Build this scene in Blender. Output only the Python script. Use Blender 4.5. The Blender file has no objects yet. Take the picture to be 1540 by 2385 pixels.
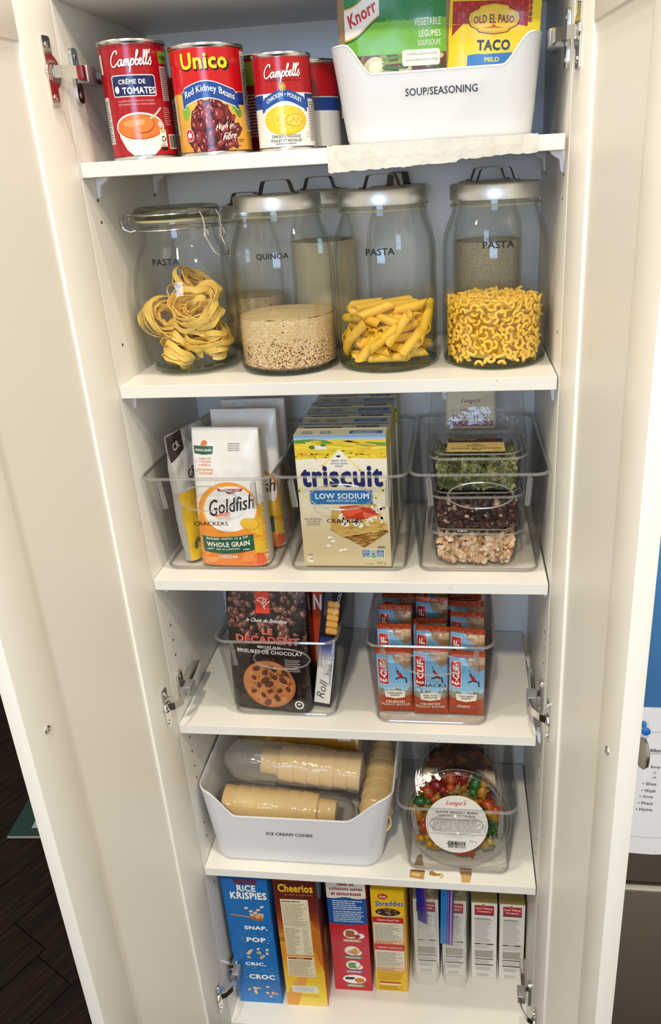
import bpy, bmesh, math, random
from math import sin, cos, pi, radians as R
from mathutils import Vector, Matrix, noise
from mathutils.geometry import tessellate_polygon

random.seed(7)
SC = bpy.context.scene
COL = SC.collection

# ------------------------------------------------------------------ camera
cam_data = bpy.data.cameras.new('camera')
cam = bpy.data.objects.new('camera', cam_data)
COL.objects.link(cam)
cam.location = (0.44364, -0.93648, -0.02320)
cam.rotation_euler = (R(68.10169), R(3.09626), R(6.61634))
cam_data.sensor_width = 36
cam_data.sensor_fit = 'AUTO'
cam_data.lens = 1791.3847 * 36 / 2385
cam_data.shift_x = -72.03 / 2385
cam_data.shift_y = -81.59 / 2385
cam_data.clip_start = 0.02
SC.camera = cam

# ------------------------------------------------------------------ world, lights, exposure
wd = bpy.data.worlds.new('world')
SC.world = wd
wd.use_nodes = True
bg = wd.node_tree.nodes['Background']
bg.inputs[0].default_value = (1.0, 0.90, 0.74, 1)
bg.inputs[1].default_value = 0.74


def area(name, loc, aim, size, power, color, sy=None):
    l = bpy.data.lights.new(name, 'AREA')
    l.shape = 'RECTANGLE' if sy else 'DISK'
    l.size = size
    if sy:
        l.size_y = sy
    l.energy = power
    l.color = color
    o = bpy.data.objects.new(name, l)
    COL.objects.link(o)
    o.location = loc
    o.rotation_euler = (Vector(aim) - Vector(loc)).to_track_quat('-Z', 'Y').to_euler()
    return o


area('ceiling_downlight', (0.29, -0.57, 2.40), (0.29, -0.40, -1.0), 0.11, 30.0, (1.0, 0.94, 0.82))
area('room_ceiling_lamp', (0.25, -2.50, 2.30), (0.3, 0.0, -0.9), 0.20, 62.0, (1.0, 0.88, 0.66))
area('left_door_fill', (-1.7, -1.5, 1.90), (0.4, 0.0, -1.1), 0.2, 20.0, (1.0, 0.90, 0.74))  # added fill light that brightens the right door's inner face, not a known fixture
area('right_door_fill', (2.3, -1.5, 1.90), (0.1, 0.0, -1.1), 0.2, 22.0, (1.0, 0.90, 0.72))  # matching fill from the other side, added to lift the left door's inner face
area('kitchen_window', (0.2, -3.3, 0.20), (0.3, 0.2, -0.1), 1.0, 32.0, (0.42, 0.64, 1.0), 0.9)
SC.view_settings.view_transform = 'Standard'
SC.view_settings.look = 'None'
SC.view_settings.gamma = 1.0
SC.view_settings.use_curve_mapping = False
SC.view_settings.exposure = 0.0
SC.cycles.transparent_max_bounces = 40
SC.cycles.max_bounces = 10


# ------------------------------------------------------------------ materials
def lin(c):
    return c / 12.92 if c <= 0.04045 else ((c + 0.055) / 1.055) ** 2.4


def hx(h):
    h = h.lstrip('#')
    return tuple(lin(int(h[i:i + 2], 16) / 255) for i in (0, 2, 4)) + (1.0,)


def mat(name, col, rough=0.5, metal=0.0, bump=0, bscale=40, vary=0.0, vscale=8, spec=0.5):
    m = bpy.data.materials.new(name)
    m.use_nodes = True
    nt = m.node_tree
    b = nt.nodes['Principled BSDF']
    c = hx(col) if isinstance(col, str) else tuple(col) + (1.0,)
    b.inputs['Base Color'].default_value = c
    b.inputs['Roughness'].default_value = rough
    b.inputs['Metallic'].default_value = metal
    b.inputs['Specular IOR Level'].default_value = spec
    if vary or bump:
        tc = nt.nodes.new('ShaderNodeTexCoord')
        n = nt.nodes.new('ShaderNodeTexNoise')
        n.inputs['Scale'].default_value = vscale
        n.inputs['Detail'].default_value = 4
        nt.links.new(tc.outputs['Object'], n.inputs['Vector'])
        if vary:
            r = nt.nodes.new('ShaderNodeMix')
            r.data_type = 'RGBA'
            r.inputs['A'].default_value = tuple(x * (1 - vary) for x in c[:3]) + (1,)
            r.inputs['B'].default_value = tuple(min(1, x * (1 + vary)) for x in c[:3]) + (1,)
            nt.links.new(n.outputs['Fac'], r.inputs['Factor'])
            nt.links.new(r.outputs['Result'], b.inputs['Base Color'])
        if bump:
            n2 = nt.nodes.new('ShaderNodeTexNoise')
            n2.inputs['Scale'].default_value = bscale
            nt.links.new(tc.outputs['Object'], n2.inputs['Vector'])
            bp = nt.nodes.new('ShaderNodeBump')
            bp.inputs['Strength'].default_value = bump
            bp.inputs['Distance'].default_value = 0.002
            nt.links.new(n2.outputs['Fac'], bp.inputs['Height'])
            nt.links.new(bp.outputs['Normal'], b.inputs['Normal'])
    return m


def clear(name, tint=(0.97, 0.97, 0.97), edge=(0.55, 0.55, 0.55), ior=1.45, rough=0.02, haze=0.0, hazecol=(1, 1, 1), bump=0.0, bscale=60, gl=1.0, epow=3.0):
    """thin clear sheet: tinted transmission, fresnel gloss, optional milky scatter"""
    m = bpy.data.materials.new(name)
    m.use_nodes = True
    nt = m.node_tree
    for n in list(nt.nodes):
        nt.nodes.remove(n)
    N = nt.nodes.new
    out = N('ShaderNodeOutputMaterial')
    lw = N('ShaderNodeLayerWeight')
    lw.inputs['Blend'].default_value = 0.5
    pw = N('ShaderNodeMath')
    pw.operation = 'POWER'
    pw.inputs[1].default_value = epow
    nt.links.new(lw.outputs['Facing'], pw.inputs[0])
    mx = N('ShaderNodeMix')
    mx.data_type = 'RGBA'
    mx.inputs['A'].default_value = tint + (1,)
    mx.inputs['B'].default_value = edge + (1,)
    nt.links.new(pw.outputs[0], mx.inputs['Factor'])
    tr = N('ShaderNodeBsdfTransparent')
    nt.links.new(mx.outputs['Result'], tr.inputs[0])
    g = N('ShaderNodeBsdfGlossy')
    g.inputs['Roughness'].default_value = rough
    # Schlick reflectance from the facing angle
    f5 = N('ShaderNodeMath')
    f5.operation = 'POWER'
    f5.inputs[1].default_value = 5
    nt.links.new(lw.outputs['Facing'], f5.inputs[0])
    f0 = ((ior - 1) / (ior + 1)) ** 2
    k = N('ShaderNodeMath')
    k.operation = 'MULTIPLY_ADD'
    k.use_clamp = True
    k.inputs[1].default_value = (1 - f0) * gl
    k.inputs[2].default_value = f0 * gl
    nt.links.new(f5.outputs[0], k.inputs[0])
    m1 = N('ShaderNodeMixShader')
    base = tr
    if haze:
        d = N('ShaderNodeBsdfDiffuse')
        d.inputs[0].default_value = hazecol + (1,)
        t2 = N('ShaderNodeBsdfTranslucent')
        t2.inputs[0].default_value = hazecol + (1,)
        a = N('ShaderNodeMixShader')
        a.inputs[0].default_value = 0.4
        nt.links.new(d.outputs[0], a.inputs[1])
        nt.links.new(t2.outputs[0], a.inputs[2])
        b = N('ShaderNodeMixShader')
        b.inputs[0].default_value = haze
        nt.links.new(tr.outputs[0], b.inputs[1])
        nt.links.new(a.outputs[0], b.inputs[2])
        base = b
    nt.links.new(k.outputs[0], m1.inputs[0])
    nt.links.new(base.outputs[0], m1.inputs[1])
    nt.links.new(g.outputs[0], m1.inputs[2])
    nt.links.new(m1.outputs[0], out.inputs[0])
    if bump:
        tc = N('ShaderNodeTexCoord')
        n2 = N('ShaderNodeTexNoise')
        n2.inputs['Scale'].default_value = bscale
        n2.inputs['Detail'].default_value = 3
        nt.links.new(tc.outputs['Object'], n2.inputs['Vector'])
        bp = N('ShaderNodeBump')
        bp.inputs['Strength'].default_value = bump
        bp.inputs['Distance'].default_value = 0.004
        nt.links.new(n2.outputs['Fac'], bp.inputs['Height'])
        nt.links.new(bp.outputs['Normal'], g.inputs['Normal'])
        nt.links.new(bp.outputs['Normal'], lw.inputs['Normal'])
    return m


def print_mat(name, rough=0.35, spec=0.4):
    m = mat(name, '#ffffff', rough, spec=spec)
    nt = m.node_tree
    a = nt.nodes.new('ShaderNodeVertexColor')
    a.layer_name = 'ink'
    nt.links.new(a.outputs[0], nt.nodes['Principled BSDF'].inputs['Base Color'])
    return m


WHITE = mat('white_melamine', (0.79, 0.765, 0.71), 0.32, vary=0.015, vscale=5)
DOORM = mat('white_door_paint', (0.90, 0.87, 0.80), 0.42, vary=0.015, vscale=3)
CHROME = mat('hinge_nickel', (0.72, 0.70, 0.66), 0.16, 1.0)
NICKEL = mat('brushed_nickel', (0.52, 0.49, 0.45), 0.3, 1.0)
GREYPL = mat('grey_hinge_cover', (0.38, 0.38, 0.40), 0.4, 0.6)
TIN = mat('tin_plate', (0.72, 0.72, 0.72), 0.22, 1.0)
ALU = mat('brushed_aluminium', (0.74, 0.74, 0.72), 0.36, 1.0)
WIRE = mat('steel_wire', (0.75, 0.75, 0.76), 0.14, 1.0)
WPLAST = mat('white_plastic', (0.70, 0.70, 0.72), 0.22)
BRACK = mat('white_bracket', (0.82, 0.82, 0.82), 0.35)
HOLE = mat('hole_dark', '#4a3a2c', 0.8)
GLASS = clear('jar_glass', (0.992, 0.996, 0.992), (0.50, 0.55, 0.50), 1.5, 0.015, epow=6, gl=0.75)
GLASSB = clear('jar_glass_base', (0.80, 0.86, 0.82), (0.25, 0.33, 0.28), 1.5, 0.02, epow=3)
RUBBER = clear('jar_seal', (0.85, 0.84, 0.72), (0.5, 0.5, 0.4), 1.4, 0.2, haze=0.25, hazecol=(0.8, 0.78, 0.6))
PLAST = clear('clear_bin_plastic', (0.985, 0.983, 0.98), (0.40, 0.39, 0.38), 1.5, 0.03, epow=6, gl=0.4)
PLEDGE = clear('clear_bin_edge', (0.93, 0.93, 0.93), (0.35, 0.34, 0.33), 1.6, 0.06, haze=0.10, gl=2.6, epow=2.2)
RIBM = clear('clear_bin_rib', (0.97, 0.97, 0.97), (0.5, 0.5, 0.5), 1.7, 0.06, haze=0.16, gl=2.4, epow=3)
TUBM = clear('clear_tub_plastic', (0.985, 0.985, 0.98), (0.55, 0.55, 0.53), 1.45, 0.05, bump=0.08, bscale=40, epow=5, gl=0.5)
FILM = clear('poly_film', (0.97, 0.97, 0.965), (0.7, 0.7, 0.7), 1.5, 0.08, haze=0.07, bump=0.9, bscale=35, gl=1.1)
FILMW = clear('wrinkled_cone_sleeve', (0.96, 0.95, 0.93), (0.7, 0.68, 0.65), 1.5, 0.16, haze=0.24, hazecol=(0.9, 0.86, 0.8), bump=1.0, bscale=28, gl=1.0)
FILMA = clear('amber_film', (0.85, 0.72, 0.42), (0.5, 0.35, 0.12), 1.5, 0.1, haze=0.15, hazecol=(0.8, 0.6, 0.2), bump=0.9, bscale=30)
TAPEM = clear('label_tape', (0.995, 0.995, 0.99), (0.97, 0.97, 0.97), 1.1, 0.3, gl=0.3)
PRINT = print_mat('printed_card', 0.38)
PRINTG = print_mat('printed_gloss', 0.2, 0.5)
PRINTF = print_mat('printed_film', 0.28, 0.6)
PASTA = mat('egg_pasta', '#f2cb62', 0.45, vary=0.10, vscale=60)
PENNE = mat('durum_pasta', '#f4c23a', 0.4, vary=0.12, vscale=50)
MACA = mat('elbow_pasta', '#f8c848', 0.4, vary=0.12, vscale=60)
CONE = mat('wafer', '#f0d092', 0.6, bump=0.4, bscale=200, vary=0.08, vscale=30)


# ------------------------------------------------------------------ object helpers
def tag(o, label=None, cat=None, group=None, kind=None):
    if label:
        o['label'] = label
    if cat:
        o['category'] = cat
    if group:
        o['group'] = group
    if kind:
        o['kind'] = kind
    return o


def thing(name, label, cat, loc=(0, 0, 0), rot=(0, 0, 0), group=None):
    o = bpy.data.objects.new(name, None)
    o.empty_display_size = 0.01
    COL.objects.link(o)
    o.location = loc
    o.rotation_euler = rot
    return tag(o, label, cat, group)


class MB:
    def __init__(s):
        s.v = []
        s.f = []

    def add(s, vs, fs):
        b = len(s.v)
        s.v += [tuple(v) for v in vs]
        s.f += [tuple(i + b for i in f) for f in fs]
        return s

    def box(s, x0, y0, z0, x1, y1, z1, bev=0.0, seg=2):
        bm = bmesh.new()
        bmesh.ops.create_cube(bm, size=1)
        for v in bm.verts:
            v.co = Vector(((x0 + x1) / 2 + v.co.x * (x1 - x0), (y0 + y1) / 2 + v.co.y * (y1 - y0), (z0 + z1) / 2 + v.co.z * (z1 - z0)))
        if bev:
            bmesh.ops.bevel(bm, geom=bm.edges[:], offset=bev, segments=seg, affect='EDGES', profile=0.5)
        bm.verts.index_update()
        s.add([v.co[:] for v in bm.verts], [[v.index for v in f.verts] for f in bm.faces])
        bm.free()
        return s

    def loft(s, rings, cap0=False, cap1=False, closed=True):
        n = len(rings[0])
        b = len(s.v)
        for r in rings:
            s.v += [tuple(p) for p in r]
        for i in range(len(rings) - 1):
            for j in range(n if closed else n - 1):
                k = (j + 1) % n
                s.f.append((b + i * n + j, b + i * n + k, b + (i + 1) * n + k, b + (i + 1) * n + j))
        if cap0:
            s.f.append(tuple(b + j for j in reversed(range(n))))
        if cap1:
            s.f.append(tuple(b + (len(rings) - 1) * n + j for j in range(n)))
        return s

    def lathe(s, prof, seg=48, cx=0, cy=0, cap0=False, cap1=False):
        return s.loft([[(cx + r * cos(2 * pi * j / seg), cy + r * sin(2 * pi * j / seg), z) for j in range(seg)] for r, z in prof], cap0, cap1)

    def tube(s, pts, r, seg=8, closed=False, rs=None, flat=None):
        pts = [Vector(p) for p in pts]
        n = len(pts)
        rings = []
        up = None
        for i, p in enumerate(pts):
            if closed:
                t = pts[(i + 1) % n] - pts[i - 1]
            else:
                t = pts[min(i + 1, n - 1)] - pts[max(i - 1, 0)]
            t.normalize()
            if up is None:
                up = Vector((0, 0, 1)) if abs(t.z) < 0.9 else Vector((1, 0, 0))
            a = t.cross(up)
            if a.length < 1e-6:
                a = t.orthogonal()
            a.normalize()
            b = a.cross(t).normalized()
            up = b
            rr = rs[i] if rs else r
            fa, fb = flat if flat else (1, 1)
            rings.append([p + a * cos(2 * pi * k / seg) * rr * fa + b * sin(2 * pi * k / seg) * rr * fb for k in range(seg)])
        if closed:
            rings.append(rings[0])
            return s.loft(rings)
        return s.loft(rings, True, True)

    def prism(s, pts2, d, fr):
        """extrude a 2d outline by d along fr's third axis; fr(u,v,w)->xyz"""
        n = len(pts2)
        b = len(s.v)
        s.v += [tuple(fr(u, v, 0)) for u, v in pts2] + [tuple(fr(u, v, d)) for u, v in pts2]
        for j in range(n):
            k = (j + 1) % n
            s.f.append((b + j, b + k, b + n + k, b + n + j))
        s.f.append(tuple(b + j for j in reversed(range(n))))
        s.f.append(tuple(b + n + j for j in range(n)))
        return s

    def ell(s, c, r, seg=12, rings=8, M=None):
        prof = []
        c = Vector(c)
        for i in range(rings + 1):
            a = -pi / 2 + pi * i / rings
            ring = []
            for j in range(seg):
                p = Vector((r[0] * max(cos(a), 0.01) * cos(2 * pi * j / seg), r[1] * max(cos(a), 0.01) * sin(2 * pi * j / seg), r[2] * sin(a)))
                if M:
                    p = M @ p
                ring.append(c + p)
            prof.append(ring)
        return s.loft(prof, True, True)

    def xf(s, fn):
        s.v = [tuple(fn(*p)) for p in s.v]
        return s

    def mesh(s, name, m, smooth=True, ang=40):
        me = bpy.data.meshes.new(name)
        me.from_pydata(s.v, [], s.f)
        bm = bmesh.new()
        bm.from_mesh(me)
        bmesh.ops.recalc_face_normals(bm, faces=bm.faces[:])
        bm.to_mesh(me)
        bm.free()
        if smooth:
            me.polygons.foreach_set('use_smooth', [True] * len(me.polygons))
            me.set_sharp_from_angle(angle=R(ang))
        if m:
            me.materials.append(m)
        return me

    def build(s, name, m, parent=None, smooth=True, ang=40, loc=None, rot=None):
        return inst(s.mesh(name, m, smooth, ang), name, parent, loc, rot)


def inst(me, name, parent=None, loc=None, rot=None):
    o = bpy.data.objects.new(name, me)
    COL.objects.link(o)
    if parent:
        o.parent = parent
    if loc is not None:
        o.location = loc
    if rot is not None:
        o.rotation_euler = rot
    return o


def dup(root, loc, rot=None, label=None):
    r = root.copy()
    COL.objects.link(r)
    r.location = loc
    if rot is not None:
        r.rotation_euler = rot
    if label:
        r['label'] = label
    for ch in list(root.children):
        c = ch.copy()
        COL.objects.link(c)
        c.parent = r
        for g in list(ch.children):
            d = g.copy()
            COL.objects.link(d)
            d.parent = c
    return r


def rrect(w, d, r, n=6, cx=0.0, cy=0.0):
    """rounded rectangle outline, counter clockwise, centre cx,cy"""
    out = []
    for qx, qy, a0 in ((1, 1, 0), (-1, 1, 90), (-1, -1, 180), (1, -1, 270)):
        for i in range(n + 1):
            a = R(a0 + 90 * i / n)
            out.append((cx + qx * (w / 2 - r) + r * cos(a), cy + qy * (d / 2 - r) + r * sin(a)))
    return out


# ------------------------------------------------------------------ printed artwork
_tc = {}


def glyphs(s, bold, shear):
    k = (s, bold, shear)
    if k not in _tc:
        c = bpy.data.curves.new('t', 'FONT')
        c.body = s
        c.size = 1
        c.resolution_u = 2
        c.shear = shear
        c.space_character = 1.0 + bold * 1.6
        o = bpy.data.objects.new('t', c)
        me = o.to_mesh()
        me.calc_loop_triangles()
        vs = [(v.co.x, v.co.y) for v in me.vertices]
        tr = [tuple(vs[i] for i in t.vertices) for t in me.loop_triangles]
        o.to_mesh_clear()
        bpy.data.objects.remove(o)
        bpy.data.curves.remove(c)
        if not tr:
            tr = [((0, 0), (1, 0), (0, 1))]
            vs = [(0, 0), (1, 1)]
        xs = [p[0] for p in vs]
        ys = [p[1] for p in vs]
        _tc[k] = (tr, min(xs), min(ys), max(xs), max(ys))
    return _tc[k]


class Art:
    """flat print: coloured shapes in u,v metres, stacked by a layer number"""

    def __init__(s):
        s.t = []

    def poly(s, pts, col, z=1):
        p3 = [Vector((p[0], p[1], 0)) for p in pts]
        for a, b, c in tessellate_polygon([p3]):
            s.t.append((pts[a], pts[b], pts[c], z, col))
        return s

    def rect(s, x, y, w, h, col, z=1):
        q = [(x, y), (x + w, y), (x + w, y + h), (x, y + h)]
        s.t.append((q[0], q[1], q[2], z, col))
        s.t.append((q[0], q[2], q[3], z, col))
        return s

    def rr(s, x, y, w, h, r, col, z=1):
        return s.poly(rrect(w, h, r, 4, x + w / 2, y + h / 2), col, z)

    def ell(s, cx, cy, rx, ry, col, z=1, n=24, rot=0.0, a0=0, a1=360):
        pts = []
        c, q = cos(rot), sin(rot)
        for i in range(n + (0 if a1 - a0 == 360 else 1)):
            a = R(a0 + (a1 - a0) * i / n)
            x, y = rx * cos(a), ry * sin(a)
            pts.append((cx + x * c - y * q, cy + x * q + y * c))
        for i in range(1, len(pts) - 1):
            s.t.append((pts[0], pts[i], pts[i + 1], z, col))
        return s

    def stroke(s, pts, w, col, z=1):
        for i in range(len(pts) - 1):
            (x0, y0), (x1, y1) = pts[i], pts[i + 1]
            L = math.hypot(x1 - x0, y1 - y0) or 1e-9
            nx, ny = -(y1 - y0) / L * w / 2, (x1 - x0) / L * w / 2
            s.t.append(((x0 + nx, y0 + ny), (x0 - nx, y0 - ny), (x1 - nx, y1 - ny), z, col))
            s.t.append(((x0 + nx, y0 + ny), (x1 - nx, y1 - ny), (x1 + nx, y1 + ny), z, col))
            s.ell(x1, y1, w / 2, w / 2, col, z, 8)
        return s

    def ring(s, cx, cy, rx, ry, w, col, z=1, a0=0, a1=360, n=32):
        pts = [(cx + rx * cos(R(a0 + (a1 - a0) * i / n)), cy + ry * sin(R(a0 + (a1 - a0) * i / n))) for i in range(n + 1)]
        return s.stroke(pts, w, col, z)

    def text(s, st, cx, cy, w, h, col, z=3, bold=0.0, shear=0.0, rot=0.0, warp=None, outline=None, ow=0.03):
        """text fitted into a w x h box centred on cx,cy"""
        if outline:
            s.text(st, cx, cy, w * (1 + ow * 1.0), h * (1 + ow * 3), outline, z - 1, bold + ow, shear, rot, warp)
        tr, x0, y0, x1, y1 = glyphs(st, max(0.0, bold), shear)
        x0, y0, x1, y1 = x0 - max(0, bold) * 0.8, y0 - max(0, bold) * 0.8, x1 + max(0, bold) * 0.8, y1 + max(0, bold) * 0.8
        sx, sy = w / (x1 - x0), h / (y1 - y0)
        mx, my = (x0 + x1) / 2, (y0 + y1) / 2
        c, q = cos(rot), sin(rot)
        if bold <= 0.004:
            offs = [(0, 0)]
        elif bold < 0.028:
            offs = [(-bold * 0.8, 0), (bold * 0.8, 0)]
        else:
            offs = [(bold * 0.8 * cos(i * pi / 4 + 0.39), bold * 0.8 * sin(i * pi / 4 + 0.39)) for i in range(8)]
        for t, ox, oy, zz in [(t, q_[0], q_[1], z + 0.11 * i_) for t in tr for i_, q_ in enumerate(offs)]:
            o = []
            for px, py in t:
                x, y = (px + ox - mx) * sx, (py + oy - my) * sy
                if warp:
                    x, y = warp(x, y)
                o.append((cx + x * c - y * q, cy + x * q + y * c))
            s.t.append((o[0], o[1], o[2], zz, col))
        return s

    def fine(s, x, y, w, h, rows, col, z=2, fill=0.5, seed=1, just=0.3):
        """rows of unreadably small print as broken thin lines"""
        rd = random.Random(seed)
        rh = h / rows
        for i in range(rows):
            yy = y + h - (i + 1) * rh
            end = x + w * (1 - rd.random() * just)
            xx = x
            while xx < end:
                l = min(rd.uniform(0.04, 0.16) * w, end - xx)
                s.rect(xx, yy, l, rh * fill, col, z)
                xx += l + w * 0.018
        return s

    def barcode(s, x, y, w, h, z=2, seed=3, col='#1b1b1b', back='#f4f2ee'):
        rd = random.Random(seed)
        s.rect(x, y, w, h, back, z)
        xx = x + w * 0.06
        while xx < x + w * 0.94:
            l = w * rd.choice((0.012, 0.02, 0.035))
            s.rect(xx, y + h * 0.08, l, h * 0.84, col, z + 1)
            xx += l + w * rd.choice((0.015, 0.025))
        return s

    def grad(s, x, y, w, h, stops, z=1, n=24):
        for i in range(n):
            t = (i + 0.5) / n
            for k in range(len(stops) - 1):
                if stops[k][0] <= t <= stops[k + 1][0]:
                    f = (t - stops[k][0]) / (stops[k + 1][0] - stops[k][0])
                    a, b = stops[k][1].lstrip('#'), stops[k + 1][1].lstrip('#')
                    c = '#' + ''.join('%02x' % round(int(a[j:j + 2], 16) * (1 - f) + int(b[j:j + 2], 16) * f) for j in (0, 2, 4))
                    s.rect(x, y + h * i / n, w, h / n, c, z)
        return s

    def clip(s, x0, y0, x1, y1):
        out = []
        for a, b, c, z, col in s.t:
            P = [a, b, c]
            for ax, lim, sg in ((0, x0, 1), (0, x1, -1), (1, y0, 1), (1, y1, -1)):
                Q = []
                for i in range(len(P)):
                    p, q = P[i], P[(i + 1) % len(P)]
                    dp, dq = (p[ax] - lim) * sg, (q[ax] - lim) * sg
                    if dp >= 0:
                        Q.append(p)
                    if dp * dq < 0:
                        t = dp / (dp - dq)
                        Q.append((p[0] + (q[0] - p[0]) * t, p[1] + (q[1] - p[1]) * t))
                P = Q
                if len(P) < 3:
                    break
            for i in range(1, len(P) - 1):
                out.append((P[0], P[i], P[i + 1], z, col))
        s.t = out
        return s

    def build(s, name, fn, parent, m=None, maxlen=None, eps=0.00007, base=0.00006):
        V = []
        C = []
        cc = {}
        for a, b, c, z, col in s.t:
            k = cc.get(col)
            if k is None:
                k = cc[col] = hx(col)
            st = [(a, b, c)]
            while st:
                a, b, c = st.pop()
                if maxlen:
                    l0 = (a[0] - b[0]) ** 2 + (a[1] - b[1]) ** 2
                    l1 = (b[0] - c[0]) ** 2 + (b[1] - c[1]) ** 2
                    l2 = (c[0] - a[0]) ** 2 + (c[1] - a[1]) ** 2
                    mxl = max(l0, l1, l2)
                    if mxl > maxlen * maxlen:
                        if mxl == l0:
                            mm = ((a[0] + b[0]) / 2, (a[1] + b[1]) / 2)
                            st += [(a, mm, c), (mm, b, c)]
                        elif mxl == l1:
                            mm = ((b[0] + c[0]) / 2, (b[1] + c[1]) / 2)
                            st += [(a, b, mm), (a, mm, c)]
                        else:
                            mm = ((c[0] + a[0]) / 2, (c[1] + a[1]) / 2)
                            st += [(a, b, mm), (mm, b, c)]
                        continue
                if (b[0] - a[0]) * (c[1] - a[1]) - (b[1] - a[1]) * (c[0] - a[0]) < 0:
                    b, c = c, b
                d = base + z * eps
                V += [tuple(fn(a[0], a[1], d)), tuple(fn(b[0], b[1], d)), tuple(fn(c[0], c[1], d))]
                C += list(k) * 3
        me = bpy.data.meshes.new(name)
        me.from_pydata(V, [], [(i, i + 1, i + 2) for i in range(0, len(V), 3)])
        at = me.color_attributes.new('ink', 'FLOAT_COLOR', 'CORNER')
        at.data.foreach_set('color', C)
        me.materials.append(m or PRINT)
        return inst(me, name, parent)


def front(x0=0, y0=0, z0=0):
    return lambda u, v, d: (x0 + u, y0 - d, z0 + v)


def topface(x0=0, y0=0, z0=0):
    return lambda u, v, d: (x0 + u, y0 + v, z0 + d)


def rightface(x0=0, y0=0, z0=0):
    return lambda u, v, d: (x0 + d, y0 + u, z0 + v)


def leftface(x0=0, y0=0, z0=0):
    return lambda u, v, d: (x0 - d, y0 - u, z0 + v)


def cyl(r):
    return lambda u, v, d: ((r + d) * sin(u / r), -(r + d) * cos(u / r), v)


Z1, Z2, Z3, Z4, Z5, Z6 = 0.0, -0.27208, -0.56198, -0.82261, -1.12970, -1.53
DP = 0.2829
WI = 0.562

# ================================================================== setting
fl = MB().box(-3.0, -3.6, -1.69, 3.0, 2.6, -1.6605).build('floor', mat('floor_underlay', '#140b07', 0.6))
tag(fl, kind='structure')


def wood_mat():
    m = mat('dark_stained_oak', '#1d0f08', 0.6, spec=0.15)
    nt = m.node_tree
    N = nt.nodes.new
    b = nt.nodes['Principled BSDF']
    tc = N('ShaderNodeTexCoord')
    mp = N('ShaderNodeMapping')
    mp.inputs['Scale'].default_value = (1.4, 16, 16)
    w = N('ShaderNodeTexNoise')
    w.inputs['Scale'].default_value = 6
    w.inputs['Detail'].default_value = 6
    w.inputs['Distortion'].default_value = 0.8
    oi = N('ShaderNodeObjectInfo')
    ad = N('ShaderNodeVectorMath')
    ad.operation = 'ADD'
    nt.links.new(tc.outputs['Object'], ad.inputs[0])
    nt.links.new(oi.outputs['Random'], ad.inputs[1])
    nt.links.new(ad.outputs[0], mp.inputs[0])
    nt.links.new(mp.outputs[0], w.inputs['Vector'])
    cr = N('ShaderNodeValToRGB')
    cr.color_ramp.elements[0].position = 0.38
    cr.color_ramp.elements[0].color = hx('#060302')
    cr.color_ramp.elements[1].position = 0.72
    cr.color_ramp.elements[1].color = hx('#26120a')
    nt.links.new(w.outputs['Fac'], cr.inputs[0])
    nt.links.new(cr.outputs[0], b.inputs['Base Color'])
    bp = N('ShaderNodeBump')
    bp.inputs['Strength'].default_value = 0.25
    bp.inputs['Distance'].default_value = 0.001
    nt.links.new(w.outputs['Fac'], bp.inputs['Height'])
    nt.links.new(bp.outputs['Normal'], b.inputs['Normal'])
    return m


WOOD = wood_mat()
pl = [MB().box(-l / 2, -0.0605, -0.0105, l / 2, 0.0605, 0, 0.0012, 1).mesh('plank', WOOD) for l in (1.2, 0.9)]
ang = R(62)
dv = Vector((cos(ang), sin(ang), 0))
nv = Vector((-sin(ang), cos(ang), 0))
rp = random.Random(4)
for i in range(-12, 16):
    t = -2.2 + rp.random() * 0.5
    while t < 2.4:
        k = rp.randint(0, 1)
        L = (1.2, 0.9)[k]
        c = Vector((-0.75, 0.4, -1.65)) + nv * (i * 0.1225) + dv * (t + L / 2)
        if -2.4 < c.x < 1.4 and -1.3 < c.y < 2.2:
            inst(pl[k], 'plank', fl, c, (0, 0, ang))
        t += L + 0.0015
wb = MB().box(-3.0, 2.6, -1.69, 3.0, 2.7, 1.2).build('wall_back', mat('wall_paint_far', '#5b5a58', 0.8))
tag(wb, kind='structure')

# ================================================================== the cabinet
cab = thing('pantry_cabinet', 'tall white pantry cabinet with two open doors and five shelves inside', 'cabinet', (0, 0, 0))
MB().box(-0.018, 0.0, -1.548, -0.0001, DP + 0.012, 0.188, 0.0008).build('side_panel', WHITE, cab)
MB().box(0.5645, 0.0, -1.548, 0.583, DP + 0.012, 0.188, 0.0008).build('side_panel', WHITE, cab)
MB().box(0.0, DP + 0.0005, -1.53, 0.5643, DP + 0.012, 0.17).build('back_panel', WHITE, cab)
MB().box(0.0, 0.0, 0.1696, 0.5643, DP, 0.188, 0.0008).build('top_panel', WHITE, cab)
MB().box(0.0, -0.001, Z6 - 0.018, 0.5643, DP, Z6, 0.0008).build('bottom_panel', WHITE, cab)
MB().box(0.0, 0.05, -1.6495, 0.5643, 0.065, -1.548).build('toe_kick', WHITE, cab)

shelves = []
for i, (z, x1, dep) in enumerate(((Z1, 0.5605, 0.281), (Z2, 0.5625, 0.281), (Z3, 0.562, 0.281), (Z4, 0.5535, 0.281), (Z5, 0.5625, 0.281))):
    sh = MB().box(0.0005, 0.0, z - 0.0168, x1, dep, z, 0.0006, 1).build('shelf', WHITE, cab)
    shelves.append(sh)
    for xs, sg in ((0.0003, 1), (0.5642, -1)):
        for y in (0.035, 0.228):
            m = MB()
            m.prism([(0, 0), (0.016, 0), (0.013, -0.004), (0.005, -0.009), (0.003, -0.022), (0, -0.024)], 0.008,
                    lambda u, v, w, xs=xs, sg=sg, y=y, z=z: (xs + sg * u, y + w, z - 0.0172 + v))
            m.build('shelf_bracket', BRACK, sh)
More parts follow.
